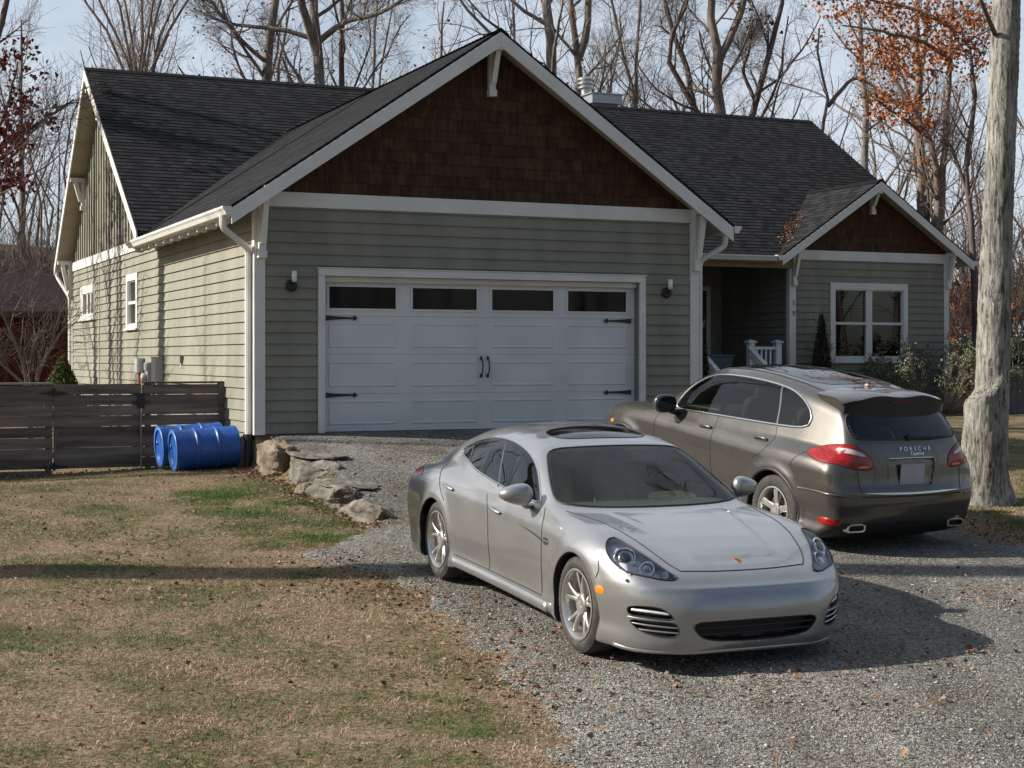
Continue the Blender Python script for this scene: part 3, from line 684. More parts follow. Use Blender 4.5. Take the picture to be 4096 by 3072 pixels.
for u in (10.95,12.2):
    SR_=empty('stair_railing');SR_.parent=H
    m=MB();m.bar((u,6.66,1.24),(u,5.0,.24),.11,.05);m.build('handrail',PD,SR_)
    m=MB();m.bar((u,6.66,1.10),(u,5.0,.10),.05,.06);m.build('rail',PD,SR_)
    m=MB();m.bar((u,6.66,.60),(u,5.0,-.40),.05,.06);m.build('rail',PD,SR_)
    for k in range(10):
        y=6.5-k*.15;zt=1.07-(6.66-y)*.602
        m=MB();m.box(u-.018,u+.018,y-.018,y+.018,zt-.5,zt);m.build('baluster',PD,SR_)
    post(u,4.95,-.75,.42,SR_)
post(10.95,6.72,-.3,1.34,PR,.13)
# chimney chase with cap and vent
CH=empty('chimney');CH.parent=H
m=MB();m.box(11.95,12.62,13.3,14.1,5.4,7.30);m.build('chase',mat('chimney_siding',(.30,.32,.31),.6),CH)
m=MB();m.box(11.87,12.70,13.22,14.18,7.301,7.52);m.box(11.83,12.74,13.18,14.22,7.521,7.55);m.build('cap',mat('galvanised',(.40,.42,.44),.35,metal=.6),CH)
m=MB();m.lathe([(.12,7.55),(.12,7.70),(.20,7.71),(.20,7.74),(.14,7.75),(.14,7.80),(.22,7.81),(.22,7.84),(.15,7.85),(.15,7.90),(.22,7.91),(.22,7.95),(.12,7.99),(0,8.0)],20,c=(11.93,13.7,0));m.build('flue',mat('flue_metal',(.5,.5,.5),.3,metal=.8),CH)
# house number (1 over 9) on the wing's corner board
def text(name,s,size,mt,parent,loc,rot,ext=.004,align='CENTER',sx=1.):
    c=bpy.data.curves.new(name,'FONT');c.body=s;c.size=size;c.extrude=ext;c.align_x=align
    t=bpy.data.objects.new(name,c);COL.objects.link(t);dg=bpy.context.evaluated_depsgraph_get()
    me=bpy.data.meshes.new_from_object(t.evaluated_get(dg));bpy.data.objects.remove(t)
    o=bpy.data.objects.new(name,me);me.materials.clear();me.materials.append(mt);COL.objects.link(o)
    o.parent=parent;o.location=loc;o.rotation_euler=rot;o.scale=(sx,1,1);return o
NUM=mat('number_plate_metal',(.10,.13,.12),.5)
text('house_number','1',.17,NUM,H,(13.43,WV-.046,2.14),(R(90),0,0));text('house_number','9',.17,NUM,H,(13.43,WV-.046,1.91),(R(90),0,0))
# leaf drift in the wing valley is built with the other leaves
# ------------------------------------------------------------------ car bodies as smooth solids (signed fields), meshed with surface nets
def smax(a,b,k):
    h=np.clip(.5+.5*(a-b)/k,0,1);return a*h+b*(1-h)+k*h*(1-h)
def smin(a,b,k): return -smax(-a,-b,k)
class Tab:
    """smoothed profile table"""
    def __init__(s,xs,ys,blur=.10,st=.005):
        lo,hi=xs[0]-.6,xs[-1]+.6;s.x=np.arange(lo,hi,st)
        y=np.interp(s.x,xs,ys)
        # linear extension at the ends
        a=(ys[1]-ys[0])/(xs[1]-xs[0]);b=(ys[-1]-ys[-2])/(xs[-1]-xs[-2])
        y=np.where(s.x<xs[0],ys[0]+a*(s.x-xs[0]),y);y=np.where(s.x>xs[-1],ys[-1]+b*(s.x-xs[-1]),y)
        n=max(3,int(blur/st)|1);k=np.hanning(n+2)[1:-1];k/=k.sum();pad=n//2
        s.y=np.convolve(np.pad(y,pad,mode='edge'),k,mode='valid')
    def __call__(s,x): return np.interp(x,s.x,s.y)
def sst(a,b,x):
    t=np.clip((x-a)/(b-a),0,1);return t*t*(3-2*t)
class Sedan:
    L=4.97;ax=(.95,3.87);zw=.345;RA=.372
    W=Tab([0,.3,.6,.95,1.3,1.8,2.4,3.0,3.5,3.87,4.3,4.7,4.97],[.875,.902,.928,.943,.931,.914,.909,.920,.942,.954,.946,.918,.875],.3)
    S=Tab([.12,.20,.26,.31,.37,.48,.58,.70,.80,.88,.95,1.02,1.15],[.038,.016,.018,.028,.020,.004,.0,.004,.016,.036,.072,.135,.26],.10)
    Hc=Tab([-.05,.06,.2,.4,.7,1.0,1.3,1.6,1.9,2.5,3.3,3.9,4.3,4.6,4.85,5.0],[.55,.615,.69,.755,.822,.872,.912,.945,.96,.985,1.01,1.03,1.01,.965,.90,.83],.16)
    Hf=Tab([0,.2,.4,.6,.8,1.0,1.3,1.6,2.2,3.0,3.5,3.87,4.2,4.6,4.9],[.56,.665,.765,.835,.878,.902,.918,.928,.935,.955,.985,1.00,.985,.92,.83],.2)
    C=Tab([1.2,1.45,1.7,2.0,2.3,2.55,2.8,3.05,3.35,3.7,4.1,4.45,4.75,5.0],[.84,.955,1.075,1.215,1.335,1.392,1.422,1.428,1.415,1.365,1.262,1.135,.995,.87],.16)
    B=Tab([1.2,1.8,2.5,3.1,3.6,4.0,4.4,4.8],[.80,.835,.845,.84,.81,.765,.70,.62],.3)
    FX=Tab([.10,.16,.22,.30,.42,.52,.60,.68,.80],[.12,.05,.02,.012,.0,.0,.015,.06,.16],.06)
    RX=Tab([.15,.3,.45,.6,.75,.88,1.0,1.2],[4.80,4.92,4.96,4.97,4.95,4.91,4.82,4.6],.08)
    zb=.15
    def base(s,x,y,z):
        y=np.abs(y)
        r1=np.hypot(x-s.ax[0],z-s.zw);r2=np.hypot(x-s.ax[1],z-s.zw)
        flare=.016*(np.exp(-((r1-.40)/.06)**2)+np.exp(-((r2-.40)/.06)**2))
        side=y-(s.W(x)-s.S(z)+flare)
        hc=s.Hc(x);hf=s.Hf(x)
        t=sst(.30,.70,y);yr=.30+.16*np.clip(x-.3,0,1.2);top=z-(hc+(hf-hc)*t-1.6*np.clip(y-.74,0,1)**2+.011*(1-sst(yr-.015,yr+.045,y))*sst(.26,.5,x)*sst(1.5,1.2,x))
        fl=smax(side,top*.95,.11)
        fr=s.FX(z)+.12*y*y+1.15*np.clip(y-.42,0,1)**2-x
        fl=smax(fl,fr*.9,.17)
        rr=x-(s.RX(z)-.12*y*y-.35*np.clip(y-.5,0,1)**2)
        fl=smax(fl,rr,.16)
        fl=smax(fl,s.zb-z+.03*sst(1.2,1.5,x)*sst(3.6,3.3,x),.03)
        fw=sst(2.6,2.0,x)
        ct=(z-(s.C(x-.20*y*y*fw+.12*y*y*(1-fw))-.06*(y/.6)**2*sst(2.0,2.7,x)))*.92
        cs=(y-(s.B(x)-np.maximum(z-.93,-.02)*.50))*.9
        fc=smax(cs,ct,.13);fc=smax(fc,.6-z,.02)
        return smin(fl,fc,.05)
    def arches(s,x,y,z,f):
        y=np.abs(y)
        for a in s.ax:
            r=np.hypot(x-a,z-s.zw)-s.RA
            f=np.maximum(f,-np.maximum(r,.60-y))
        return f
class Suv(Sedan):
    L=4.846;ax=(.90,3.795);zw=.375;RA=.42
    W=Tab([0,.3,.6,.9,1.3,1.8,2.5,3.2,3.795,4.2,4.6,4.846],[.90,.935,.957,.967,.955,.945,.945,.955,.970,.965,.94,.90],.3)
    S=Tab([.2,.32,.40,.48,.6,.78,.92,1.02,1.12,1.25],[.035,.022,.045,.045,.018,.0,.006,.03,.085,.20],.06)
    Hc=Tab([-.02,.1,.25,.5,.9,1.3,1.6,2.5,3.5,4.3,4.6,4.846],[.74,.83,.92,.99,1.055,1.10,1.12,1.12,1.12,1.12,1.08,1.0],.2)
    Hf=Tab([0,.25,.6,.9,1.3,1.6,2.5,3.3,3.8,4.3,4.7,4.9],[.75,.90,1.02,1.075,1.095,1.09,1.085,1.09,1.11,1.10,1.04,.98],.2)
    C=Tab([1.0,1.2,1.45,1.75,2.0,2.2,2.45,2.8,3.2,3.7,4.1,4.4,4.6],[1.0,1.10,1.225,1.41,1.56,1.655,1.705,1.738,1.738,1.710,1.662,1.615,1.58],.16)
    B=Tab([1.2,1.8,2.5,3.1,3.6,4.0,4.4,4.8],[.84,.865,.875,.875,.865,.845,.81,.76],.3)
    FX=Tab([.15,.25,.4,.6,.75,.85,1.0],[.12,.04,.0,.0,.02,.06,.16],.06)
    RX=Tab([.24,.36,.48,.62,.74,.80,.86,1.0,1.1,1.2,1.35,1.5,1.62],[4.64,4.76,4.82,4.846,4.835,4.80,4.785,4.76,4.735,4.70,4.60,4.48,4.38],.07)
    zb=.24
    def base(s,x,y,z):
        y=np.abs(y)
        r1=np.hypot(x-s.ax[0],z-s.zw);r2=np.hypot(x-s.ax[1],z-s.zw)
        flare=.020*(np.exp(-((r1-.45)/.06)**2)+np.exp(-((r2-.45)/.06)**2))
        side=y-(s.W(x)-s.S(z)+flare)
        hc=s.Hc(x);hf=s.Hf(x);t=sst(.35,.74,y);top=z-(hc+(hf-hc)*t-1.4*np.clip(y-.76,0,1)**2)
        fl=smax(side,top*.95,.11)
        fr=s.FX(z)+.10*y*y+.95*np.clip(y-.42,0,1)**2-x
        fl=smax(fl,fr*.9,.17)
        fl=smax(fl,s.zb-z,.03)
        fw=sst(2.6,2.0,x)
        ct=(z-(s.C(x-.18*y*y*fw)-.06*(y/.65)**2*sst(1.9,2.6,x)))*.92
        cs=(y-(s.B(x)-np.maximum(z-1.05,-.02)*.38))*.93
        fc=smax(cs,ct,.13);fc=smax(fc,.7-z,.02)
        f=smin(fl,fc,.05)
        rr=(x-(s.RX(z)-.09*y*y-.32*np.clip(y-.5,0,1)**2))*.95
        return smax(f,rr,.10)
def grad(f,P,h=.002):
    x,y,z=P
    return np.array([(f(x+h,y,z)-f(x-h,y,z)),(f(x,y+h,z)-f(x,y-h,z)),(f(x,y,z+h)-f(x,y,z-h))])/(2*h)
def surface_net(f,lo,hi,st):
    ax=[np.arange(lo[i],hi[i]+st,st) for i in range(3)]
    G=np.empty([len(a) for a in ax],dtype=np.float32)
    Y,Z=np.meshgrid(ax[1],ax[2],indexing='ij')
    for i0 in range(0,len(ax[0]),24):
        X3=ax[0][i0:i0+24][:,None,None]+0*Y[None];G[i0:i0+24]=f(X3,Y[None]+0*X3,Z[None]+0*X3)
    s=G<0
    nx,ny,nz=G.shape
    cnt=np.zeros((nx-1,ny-1,nz-1),np.int8)
    for dx in (0,1):
        for dy in (0,1):
            for dz in (0,1): cnt+=s[dx:nx-1+dx,dy:ny-1+dy,dz:nz-1+dz]
    act=(cnt>0)&(cnt<8);I=np.argwhere(act);idx=-np.ones(act.shape,np.int64);idx[act]=np.arange(len(I))
    acc=np.zeros((len(I),3));n=np.zeros(len(I))
    corners=[(a,b,c) for a in (0,1) for b in (0,1) for c in (0,1)]
    for a in corners:
        for k in range(3):
            if a[k]==1:continue
            b=list(a);b[k]=1
            ga=G[I[:,0]+a[0],I[:,1]+a[1],I[:,2]+a[2]];gb=G[I[:,0]+b[0],I[:,1]+b[1],I[:,2]+b[2]]
            c=(ga<0)!=(gb<0);t=np.where(c,ga/np.where(c,ga-gb,1),0)
            p=np.array(a)[None]+np.zeros((len(I),3));p[:,k]+=t
            acc[c]+=p[c];n[c]+=1
    V=(I+acc/n[:,None])*st+np.array(lo)
    quads=[]
    for k in range(3):
        o=[i for i in range(3) if i!=k]
        sl0=[slice(1,-1)]*3;sl1=[slice(1,-1)]*3;sl0[k]=slice(0,-1);sl1[k]=slice(1,None)
        A=s[tuple(sl0)];B_=s[tuple(sl1)];E=np.argwhere(A!=B_)
        off=np.ones(3,int);off[k]=0;E=E+off
        inside=s[E[:,0],E[:,1],E[:,2]]
        c=[]
        for d0,d1 in ((-1,-1),(0,-1),(0,0),(-1,0)):
            q=E.copy();q[:,o[0]]+=d0;q[:,o[1]]+=d1;c.append(idx[q[:,0],q[:,1],q[:,2]])
        Q=np.stack(c,1);flip=inside if k!=1 else ~inside
        Q[~flip]=Q[~flip][:,::-1];quads.append(Q)
    Q=np.concatenate(quads);Q=Q[(Q>=0).all(1)]
    P=V.T.copy()
    for it in range(4):
        v=f(*P);g=grad(f,P);g2=(g**2).sum(0)+1e-6
        stp=-v*g/g2;ln=np.sqrt((stp**2).sum(0))+1e-9;stp*=np.minimum(1,.006/ln);P=P+stp
    return P.T,Q
def inpoly(X,Z,poly):
    """signed distance to polygon, negative inside"""
    P=np.array(poly,float);d=np.full(X.shape,1e9);ins=np.zeros(X.shape,bool)
    for i in range(len(P)):
        a=P[i];b=P[(i+1)%len(P)];e=b-a;wx=X-a[0];wz=Z-a[1]
        t=np.clip((wx*e[0]+wz*e[1])/(e@e+1e-12),0,1);d=np.minimum(d,np.hypot(wx-e[0]*t,wz-e[1]*t))
        c=((a[1]>Z)!=(b[1]>Z));xi=(b[0]-a[0])*(Z-a[1])/((b[1]-a[1]) if abs(b[1]-a[1])>1e-9 else 1e-9)+a[0];ins^=(c&(X<xi))
    return np.where(ins,-d,d)
def smooth_loop(pts,n=64,closed=True,it=2):
    """Chaikin-rounded polyline resampled to n points"""
    P=np.array(pts,float)
    for _ in range(it):
        if closed:Qn=np.roll(P,-1,0);P=np.stack([P*.75+Qn*.25,P*.25+Qn*.75],1).reshape(-1,P.shape[1])
        else:
            A=P[:-1];B_=P[1:];M=np.stack([A*.75+B_*.25,A*.25+B_*.75],1).reshape(-1,P.shape[1]);P=np.vstack([P[:1],M,P[-1:]])
    Q=np.vstack([P,P[:1]]) if closed else P
    d=np.r_[0,np.cumsum(np.linalg.norm(np.diff(Q,axis=0),axis=1))]
    t=np.linspace(0,d[-1],n+1 if closed else n)
    if closed:t=t[:-1]
    return np.stack([np.interp(t,d,Q[:,k]) for k in range(Q.shape[1])],1)
def cast(f,O,D,tmax=2.5,st=.01):
    """O,D (n,3): first hit along D"""
    n=len(O);t=np.zeros(n);hit=np.zeros(n,bool)
    for _ in range(int(tmax/st)):
        P=O+D*t[:,None];v=f(P[:,0],P[:,1],P[:,2]);nh=(v<0)&~hit;hit|=nh;t=np.where(hit,t,t+st)
        if hit.all():break
    a=t-st;b=t.copy()
    for _ in range(14):
        m=(a+b)/2;P=O+D*m[:,None];v=f(P[:,0],P[:,1],P[:,2]);b=np.where(v<0,m,b);a=np.where(v<0,a,m)
    P=O+D*((a+b)/2)[:,None]
    g=grad(f,P.T).T;nn=g/(np.linalg.norm(g,axis=1)[:,None]+1e-9)
    return P,nn,hit
# ------------------------------------------------------------------ building the two cars
def paint(name,col,col2,rough=.32,metal=.75):
    m=bpy.data.materials.new(name);m.use_nodes=True;N,L=nt(m);b=N['Principled BSDF']
    tc=N.new('ShaderNodeTexCoord');n=N.new('ShaderNodeTexNoise');n.inputs['Scale'].default_value=2.2;n.inputs['Detail'].default_value=8;n.inputs['Roughness'].default_value=.7;L.new(tc.outputs['Object'],n.inputs['Vector'])
    r=N.new('ShaderNodeValToRGB');r.color_ramp.elements[0].position=.3;r.color_ramp.elements[1].position=.75;r.color_ramp.elements[0].color=(*col,1);r.color_ramp.elements[1].color=(*col2,1)
    L.new(n.outputs[0],r.inputs[0]);L.new(r.outputs[0],b.inputs['Base Color'])
    rr=N.new('ShaderNodeMapRange');rr.inputs[3].default_value=rough-.04;rr.inputs[4].default_value=rough+.08;L.new(n.outputs[0],rr.inputs[0]);L.new(rr.outputs[0],b.inputs['Roughness'])
    b.inputs['Metallic'].default_value=metal;b.inputs['Coat Weight'].default_value=1.;b.inputs['Coat Roughness'].default_value=.025
    return m
PLAS=mat('black_plastic',(.014,.014,.015),.55);RUB=mat('tyre_rubber',(.022,.021,.02),.82,col2=(.05,.047,.042),scale=12,bump=.2,bscale=60)
SEAM=mat('panel_gap_shadow',(.01,.01,.01),.8);CHR=mat('bright_trim',(.75,.75,.74),.15,metal=1.);ALLOY=mat('silver_alloy',(.62,.62,.60),.28,metal=.85)
BRK=mat('brake_steel',(.22,.20,.19),.45,metal=.8,col2=(.14,.08,.05),scale=20);DARKG=mat('dark_glass',(.006,.007,.009),.02,spec=.8)
BEI=mat('beige_leather',(.60,.56,.36),.6,col2=(.68,.63,.42),scale=5);BEID=mat('tan_carpet',(.12,.10,.07),.9)
LENS=glass('clear_lens',(.97,.98,.98),refl=.6,ior=1.4);REFL=mat('lamp_reflector',(.72,.75,.78),.35,metal=.25,col2=(.52,.55,.59),scale=14);PROJ=mat('projector_glass',(.10,.13,.16),.02,spec=1.)
TINT=glass('side_glass',(.13,.15,.14),refl=.9,ior=1.58);WSG=glass('windscreen_glass',(.86,.92,.84),refl=.7,ior=1.5);TINTD=glass('privacy_glass',(.03,.035,.04),ior=1.62)
REDL=mat('red_lamp',(.32,.008,.004),.22,coat=.4,col2=(.15,.003,.003),scale=25,stretch=(1,1,3));AMB=mat('amber_lamp',(.75,.20,.01),.2,coat=1.)
def proj_on(f,P,it=6):
    P=np.array(P,float).T
    for _ in range(it):
        v=f(*P);g=grad(f,P);g2=(g**2).sum(0)+1e-6;s_=-v*g/g2;ln=np.sqrt((s_**2).sum(0))+1e-9;P=P+s_*np.minimum(1,.05/ln)
    g=grad(f,P);n=g/(np.sqrt((g**2).sum(0))+1e-9);return P.T,n.T
class Rec:
    """outlined area on the skin: loop of 3-D points; local frame for inside tests"""
    def __init__(s,car,pts,mirror=False,n=56,it=2,sharp=False):
        P=np.array(pts,float)
        if mirror:P=P*[1,-1,1]
        P,nn=proj_on(car.base,P);s.raw=P
        L_=P if sharp else smooth_loop(P,n,it=it)
        if sharp:
            d=np.vstack([P,P[:1]]);q=np.r_[0,np.cumsum(np.linalg.norm(np.diff(d,axis=0),axis=1))];t=np.linspace(0,q[-1],n+1)[:-1];L_=np.stack([np.interp(t,q,d[:,k]) for k in range(3)],1)
        s.L,s.N=proj_on(car.base,L_);s.c=s.L.mean(0);D=s.N.mean(0);s.D=D/np.linalg.norm(D)
        a=np.cross(s.D,[0,0,1]);
        if np.linalg.norm(a)<.2:a=np.cross(s.D,[0,1,0])
        s.e1=a/np.linalg.norm(a);s.e2=np.cross(s.D,s.e1)
        s.poly=np.stack([(s.L-s.c)@s.e1,(s.L-s.c)@s.e2],1)
        s.bb=s.L.min(0)-.12,s.L.max(0)+.12
    def sd(s,x,y,z):
        out=np.full(x.shape,1.)
        m=(x>s.bb[0][0])&(x<s.bb[1][0])&(y>s.bb[0][1])&(y<s.bb[1][1])&(z>s.bb[0][2])&(z<s.bb[1][2])
        if m.any():
            Q=np.stack([x[m],y[m],z[m]],1)-s.c
            out[m]=inpoly(Q@s.e1,Q@s.e2,s.poly)
        return out
    def mesh(s,car,name,m,parent,off=.003,k=10,scale=1.,bulge=0.,thick=0.):
        n=len(s.L);V=[];
        for i in range(k+1):
            t=1-i/k
            ring=s.c+(s.L-s.c)*(t*scale)
            if i==k:ring=ring[:1]
            V.append(ring)
        V=np.vstack(V);P,N_=proj_on(car.base,V);
        tt=np.concatenate([np.full(n,1-i/k) for i in range(k)]+[np.zeros(1)])
        P=P+N_*(off+bulge*(1-tt**2))[:,None]
        Fq=[(i*n+j,i*n+(j+1)%n,(i+1)*n+(j+1)%n,(i+1)*n+j) for i in range(k-1) for j in range(n)]
        Ft=[((k-1)*n+j,(k-1)*n+(j+1)%n,k*n) for j in range(n)]
        b=MB();b.add(P.tolist(),Fq+Ft);o=b.build(name,m,parent,smooth=True)
        if thick:
            md=o.modifiers.new('thick','SOLIDIFY');md.thickness=thick;md.offset=-1
        return o
    def rim(s,car,name,m,parent,r=.006,off=.002,n=6):
        P=s.L+s.N*off;b=MB();Q=np.vstack([P,P[:2]]);b.tube(Q.tolist(),r,n,caps=False);return b.build(name,m,parent,smooth=True)
def strip_on(car,name,pts,m,parent,r=.004,off=.0,n=60,it=2,smooth=True,rads=None,sq=None):
    P=smooth_loop(pts,n,closed=False,it=it) if smooth else np.array(pts,float)
    P,N_=proj_on(car.base,P);P=P+N_*off
    b=MB();b.tube(P.tolist(),r if rads is None else list(np.interp(np.linspace(0,1,len(P)),np.linspace(0,1,len(rads)),rads)),6,sq=sq);return b.build(name,m,parent,smooth=True)
def body_mesh(car,name,mats,parent,recs,opens,st=.0155,box=None):
    def cut(x,y,z,b=None):
        if b is None:b=car.base(x,y,z)
        g=car.arches(x,y,z,np.full(b.shape,-9.))
        ins=np.maximum(np.maximum(b+.038,car.cz-z),np.maximum(car.cx0-x,x-car.cx1))
        g=np.maximum(g,-ins)
        for o in opens:
            d=o.sd(x,y,z);g=np.maximum(g,-np.maximum(d+.022,-.10-b))
        for r,dep in recs:
            d=r.sd(x,y,z);g=np.maximum(g,-np.maximum(d+.004,-dep-b))
        return g
    def f(x,y,z):
        b=car.base(x,y,z);return np.maximum(b,cut(x,y,z,b))
    W=car.W.y.max()+.06
    V,Q=surface_net(f,(-.06,-W,car.zb-.05),(car.L+.06,W,car.top+.05),st)
    # pull vertices beside a cut edge exactly onto the edge
    vb=car.base(*V.T);vc=cut(*V.T);K=np.where((np.abs(vb)<.75*st)&(np.abs(vc)<.75*st))[0]
    P=V[K].T.copy();P0=P.copy()
    for _ in range(6):
        b1=car.base(*P);c1_=cut(*P);g1=grad(car.base,P);g2=grad(cut,P,.001)
        a11=(g1*g1).sum(0)+1e-9;a22=(g2*g2).sum(0)+1e-9;a12=(g1*g2).sum(0);det=a11*a22-a12**2
        ok=det>.08*a11*a22;det=np.where(ok,det,1)
        l1=(-b1*a22+c1_*a12)/det;l2=(-c1_*a11+b1*a12)/det
        stp=np.where(ok,g1*l1+g2*l2,0);ln=np.sqrt((stp**2).sum(0))+1e-9;P=P+stp*np.minimum(1,.008/ln)
    good=(np.sqrt(((P-P0)**2).sum(0))<1.3*st)&(np.abs(car.base(*P))<.002)&(np.abs(cut(*P))<.002);V[K[good]]=P.T[good]
    c=V[Q].mean(1);b=car.base(c[:,0],c[:,1],c[:,2]);mi=np.zeros(len(Q),int)
    ay=np.abs(c[:,1])
    for a in car.ax:
        r=np.hypot(c[:,0]-a,c[:,2]-car.zw);mi[(r<car.RA+.012)&(b<-.004)]=1
    mi[(b<-.012)&(mi==0)&(c[:,2]>.4)]=2
    e1=V[Q[:,1]]-V[Q[:,0]];e2=V[Q[:,3]]-V[Q[:,0]];nn=np.cross(e1,e2);nn/=np.linalg.norm(nn,axis=1)[:,None]+1e-9
    mi[(nn[:,2]<-.7)&(c[:,2]<car.zb+.06)]=1
    for r,dep in recs:
        d=r.sd(c[:,0],c[:,1],c[:,2]);mi[(d<.006)&(b<-.004)]=r.mi
    if car.skirt: mi[(c[:,2]<car.skirt(c[:,0],ay))&(mi==0)]=1
    o=npmesh(name,V,Q,mats,parent);o.data.polygons.foreach_set('material_index',mi.astype(np.int32))
    o.data.set_sharp_from_angle(angle=R(38));return o
def wheel(parent,pos,side,rt,rr,wd,kind):
    Wh=empty('wheel');Wh.parent=parent;Wh.location=pos;s=side
    h=wd/2
    b=MB();prof=[(rr-.004,-h+.02),(rr+.012,-h+.004),(rr+.04,-h-.006),(rt-.05,-h-.004),(rt-.018,-h+.010),(rt-.004,-h+.030),(rt,-h+.05),(rt+.001,0),(rt,h-.05),(rt-.004,h-.030),(rt-.018,h-.010),(rt-.05,h+.004),(rr+.04,h+.006),(rr+.012,h-.004),(rr-.004,h-.02)]
    b.lathe(prof,64,ax=1,caps=False)
    n=54
    for k in range(n):      # shoulder blocks of the tread
        t=2*math.pi*k/n;
        for q in (-1,1):
            for r_,w0,w1 in ((rt-.001,q*(h-.055),q*(h-.012)),):
                c0,c1=t,t+2*math.pi/n*.55;dr=.004
                b.add([((r_-.01)*math.cos(c0),w0,(r_-.01)*math.sin(c0)),((r_-.01)*math.cos(c1),w0,(r_-.01)*math.sin(c1)),((r_+dr)*math.cos(c1),w0,(r_+dr)*math.sin(c1)),((r_+dr)*math.cos(c0),w0,(r_+dr)*math.sin(c0)),
                       ((r_-.02)*math.cos(c0),w1,(r_-.02)*math.sin(c0)),((r_-.02)*math.cos(c1),w1,(r_-.02)*math.sin(c1)),((r_-.008)*math.cos(c1),w1,(r_-.008)*math.sin(c1)),((r_-.008)*math.cos(c0),w1,(r_-.008)*math.sin(c0))],[(0,1,2,3),(4,7,6,5),(3,2,6,7),(0,3,7,4),(1,5,6,2)])
    o_=b.build('tyre',RUB,Wh,smooth=True);o_.data.set_sharp_from_angle(angle=R(40))
    # rim barrel and spokes; outer face towards s
    b=MB();o=h-.012
    pr=[(rr+.004,s*(h-.006)),(rr+.008,s*(h+.002)),(rr-.006,s*(h+.004)),(rr-.016,s*(h-.012)),(rr-.026,s*(h-.05)),(rr-.04,s*(-h+.03)),(rr-.0,s*(-h+.01)),(rr-.02,s*(-h+.035)),(rr-.045,s*(h-.06)),(rr-.036,s*(h-.05))]
    n=64;vs=[];fs=[]
    for r_,y_ in pr[:6]:
        for k in range(n):
            t=2*math.pi*k/n;vs.append((r_*math.cos(t),y_,r_*math.sin(t)))
    fs=[(i*n+k,i*n+(k+1)%n,(i+1)*n+(k+1)%n,(i+1)*n+k) for i in range(5) for k in range(n)];b.add(vs,fs)
    yo=s*(h-.02)
    def spoke(t0,t1,w0,w1,d0=.030,yin=-.012):
        # from hub radius .05 at angle t0 to rim at angle t1
        P=[];m=6
        for i in range(m+1):
            u=i/m;r_=.045+(rr-.022-.045)*u;t=t0+(t1-t0)*(u**1.2);w=w0+(w1-w0)*u
            y_=yo+s*(-.028+.030*math.sin(u*math.pi*.5)+.0)
            c=Vector((r_*math.cos(t),y_,r_*math.sin(t)));sd_=Vector((-math.sin(t),0,math.cos(t)))
            P.append((c+sd_*w*.5-Vector((0,s*.006,0)),c+sd_*w*.28,c-sd_*w*.28,c-sd_*w*.5-Vector((0,s*.006,0)),c-sd_*w*.4-Vector((0,s*d0,0)),c+sd_*w*.4-Vector((0,s*d0,0))))
        vs=[tuple(v) for p in P for v in p];fs=[(i*6+k,i*6+(k+1)%6,(i+1)*6+(k+1)%6,(i+1)*6+k) for i in range(m) for k in range(6)];b.add(vs,fs)
    if kind=='ten':
        for k in range(5):
            t=math.pi/2+2*math.pi*k/5
            spoke(t+.10,t+.235,.034,.021);spoke(t-.10,t-.235,.034,.021)
            t2=t+math.pi/5
    else:
        for k in range(5):
            t=math.pi/2+2*math.pi*k/5;spoke(t,t,.075,.052)
            spoke(t+.16,t+.10,.03,.03);spoke(t-.16,t-.10,.03,.03)
    b.lathe([(0,yo-s*.03),(.068,yo-s*.03),(.07,yo-s*.012),(.062,yo-s*.004),(.034,yo-s*.004),(.032,yo-s*.008),(0,yo-s*.008)],28,ax=1)
    ro=b.build('rim',ALLOY,Wh,smooth=True);ro.data.set_sharp_from_angle(angle=R(40))
    c=MB();c.lathe([(0,yo-s*.007),(.030,yo-s*.007),(.028,yo-s*.001),(0,yo+s*.001)],20,ax=1);c.build('hub_cap',mat('hub_grey',(.40,.39,.38),.35,metal=.6),ro)
    c=MB();c.lathe([(.06,yo-s*.075),(.165,yo-s*.075),(.167,yo-s*.098),(.06,yo-s*.098)],40,ax=1,caps=False);c.build('brake_disc',BRK,Wh)
    c=MB();c.lathe([(.0,yo-s*.10),(rr-.02,yo-s*.12),(rr-.02,yo-s*.13),(.0,yo-s*.12)],32,ax=1);c.build('inner_barrel',PLAS,Wh)
    return Wh
def ellip(c,r,seg=(28,16),pw=1.):
    b=MB();vs=[];n,m=seg
    for i in range(m+1):
        ph=-math.pi/2+math.pi*i/m
        for k in range(n):
            t=2*math.pi*k/n;cx=math.copysign(abs(math.cos(t))**pw,math.cos(t));cy=math.copysign(abs(math.sin(t))**pw,math.sin(t))
            q=abs(math.cos(ph))**pw;sz=math.copysign(abs(math.sin(ph))**pw,math.sin(ph))
            vs.append((c[0]+r[0]*cx*q,c[1]+r[1]*cy*q,c[2]+r[2]*sz))
    b.add(vs,[(i*n+k,i*n+(k+1)%n,(i+1)*n+(k+1)%n,(i+1)*n+k) for i in range(m) for k in range(n)]);return b
def seat(parent,x,y,z,m,rear=False):
    S=empty('seat');S.parent=parent;S.location=(x,y,z)
    b=ellip((0,0,.10),(.27,.25,.10),pw=.5);b.build('seat_cushion',m,S,smooth=True)
    b=ellip((0,0,0),(.075,.25,.34),pw=.5);o=b.build('seat_back',m,S,smooth=True);o.location=(.28,0,.40);o.rotation_euler=(0,R(16),0)
    b=ellip((0,0,0),(.05,.13,.09),pw=.6);o=b.build('headrest',m,S,smooth=True);o.location=(.40,0,.78);o.rotation_euler=(0,R(10),0)
    return S
def pose_mat(ox,oy,rz,zf,zr,axf,axr):
    pt=math.atan2(zr-zf,axr-axf)
    return Matrix.Translation((ox,oy,zf-axf*math.tan(pt)))@Matrix.Rotation(rz,4,'Z')@Matrix.Rotation(-pt,4,'Y')
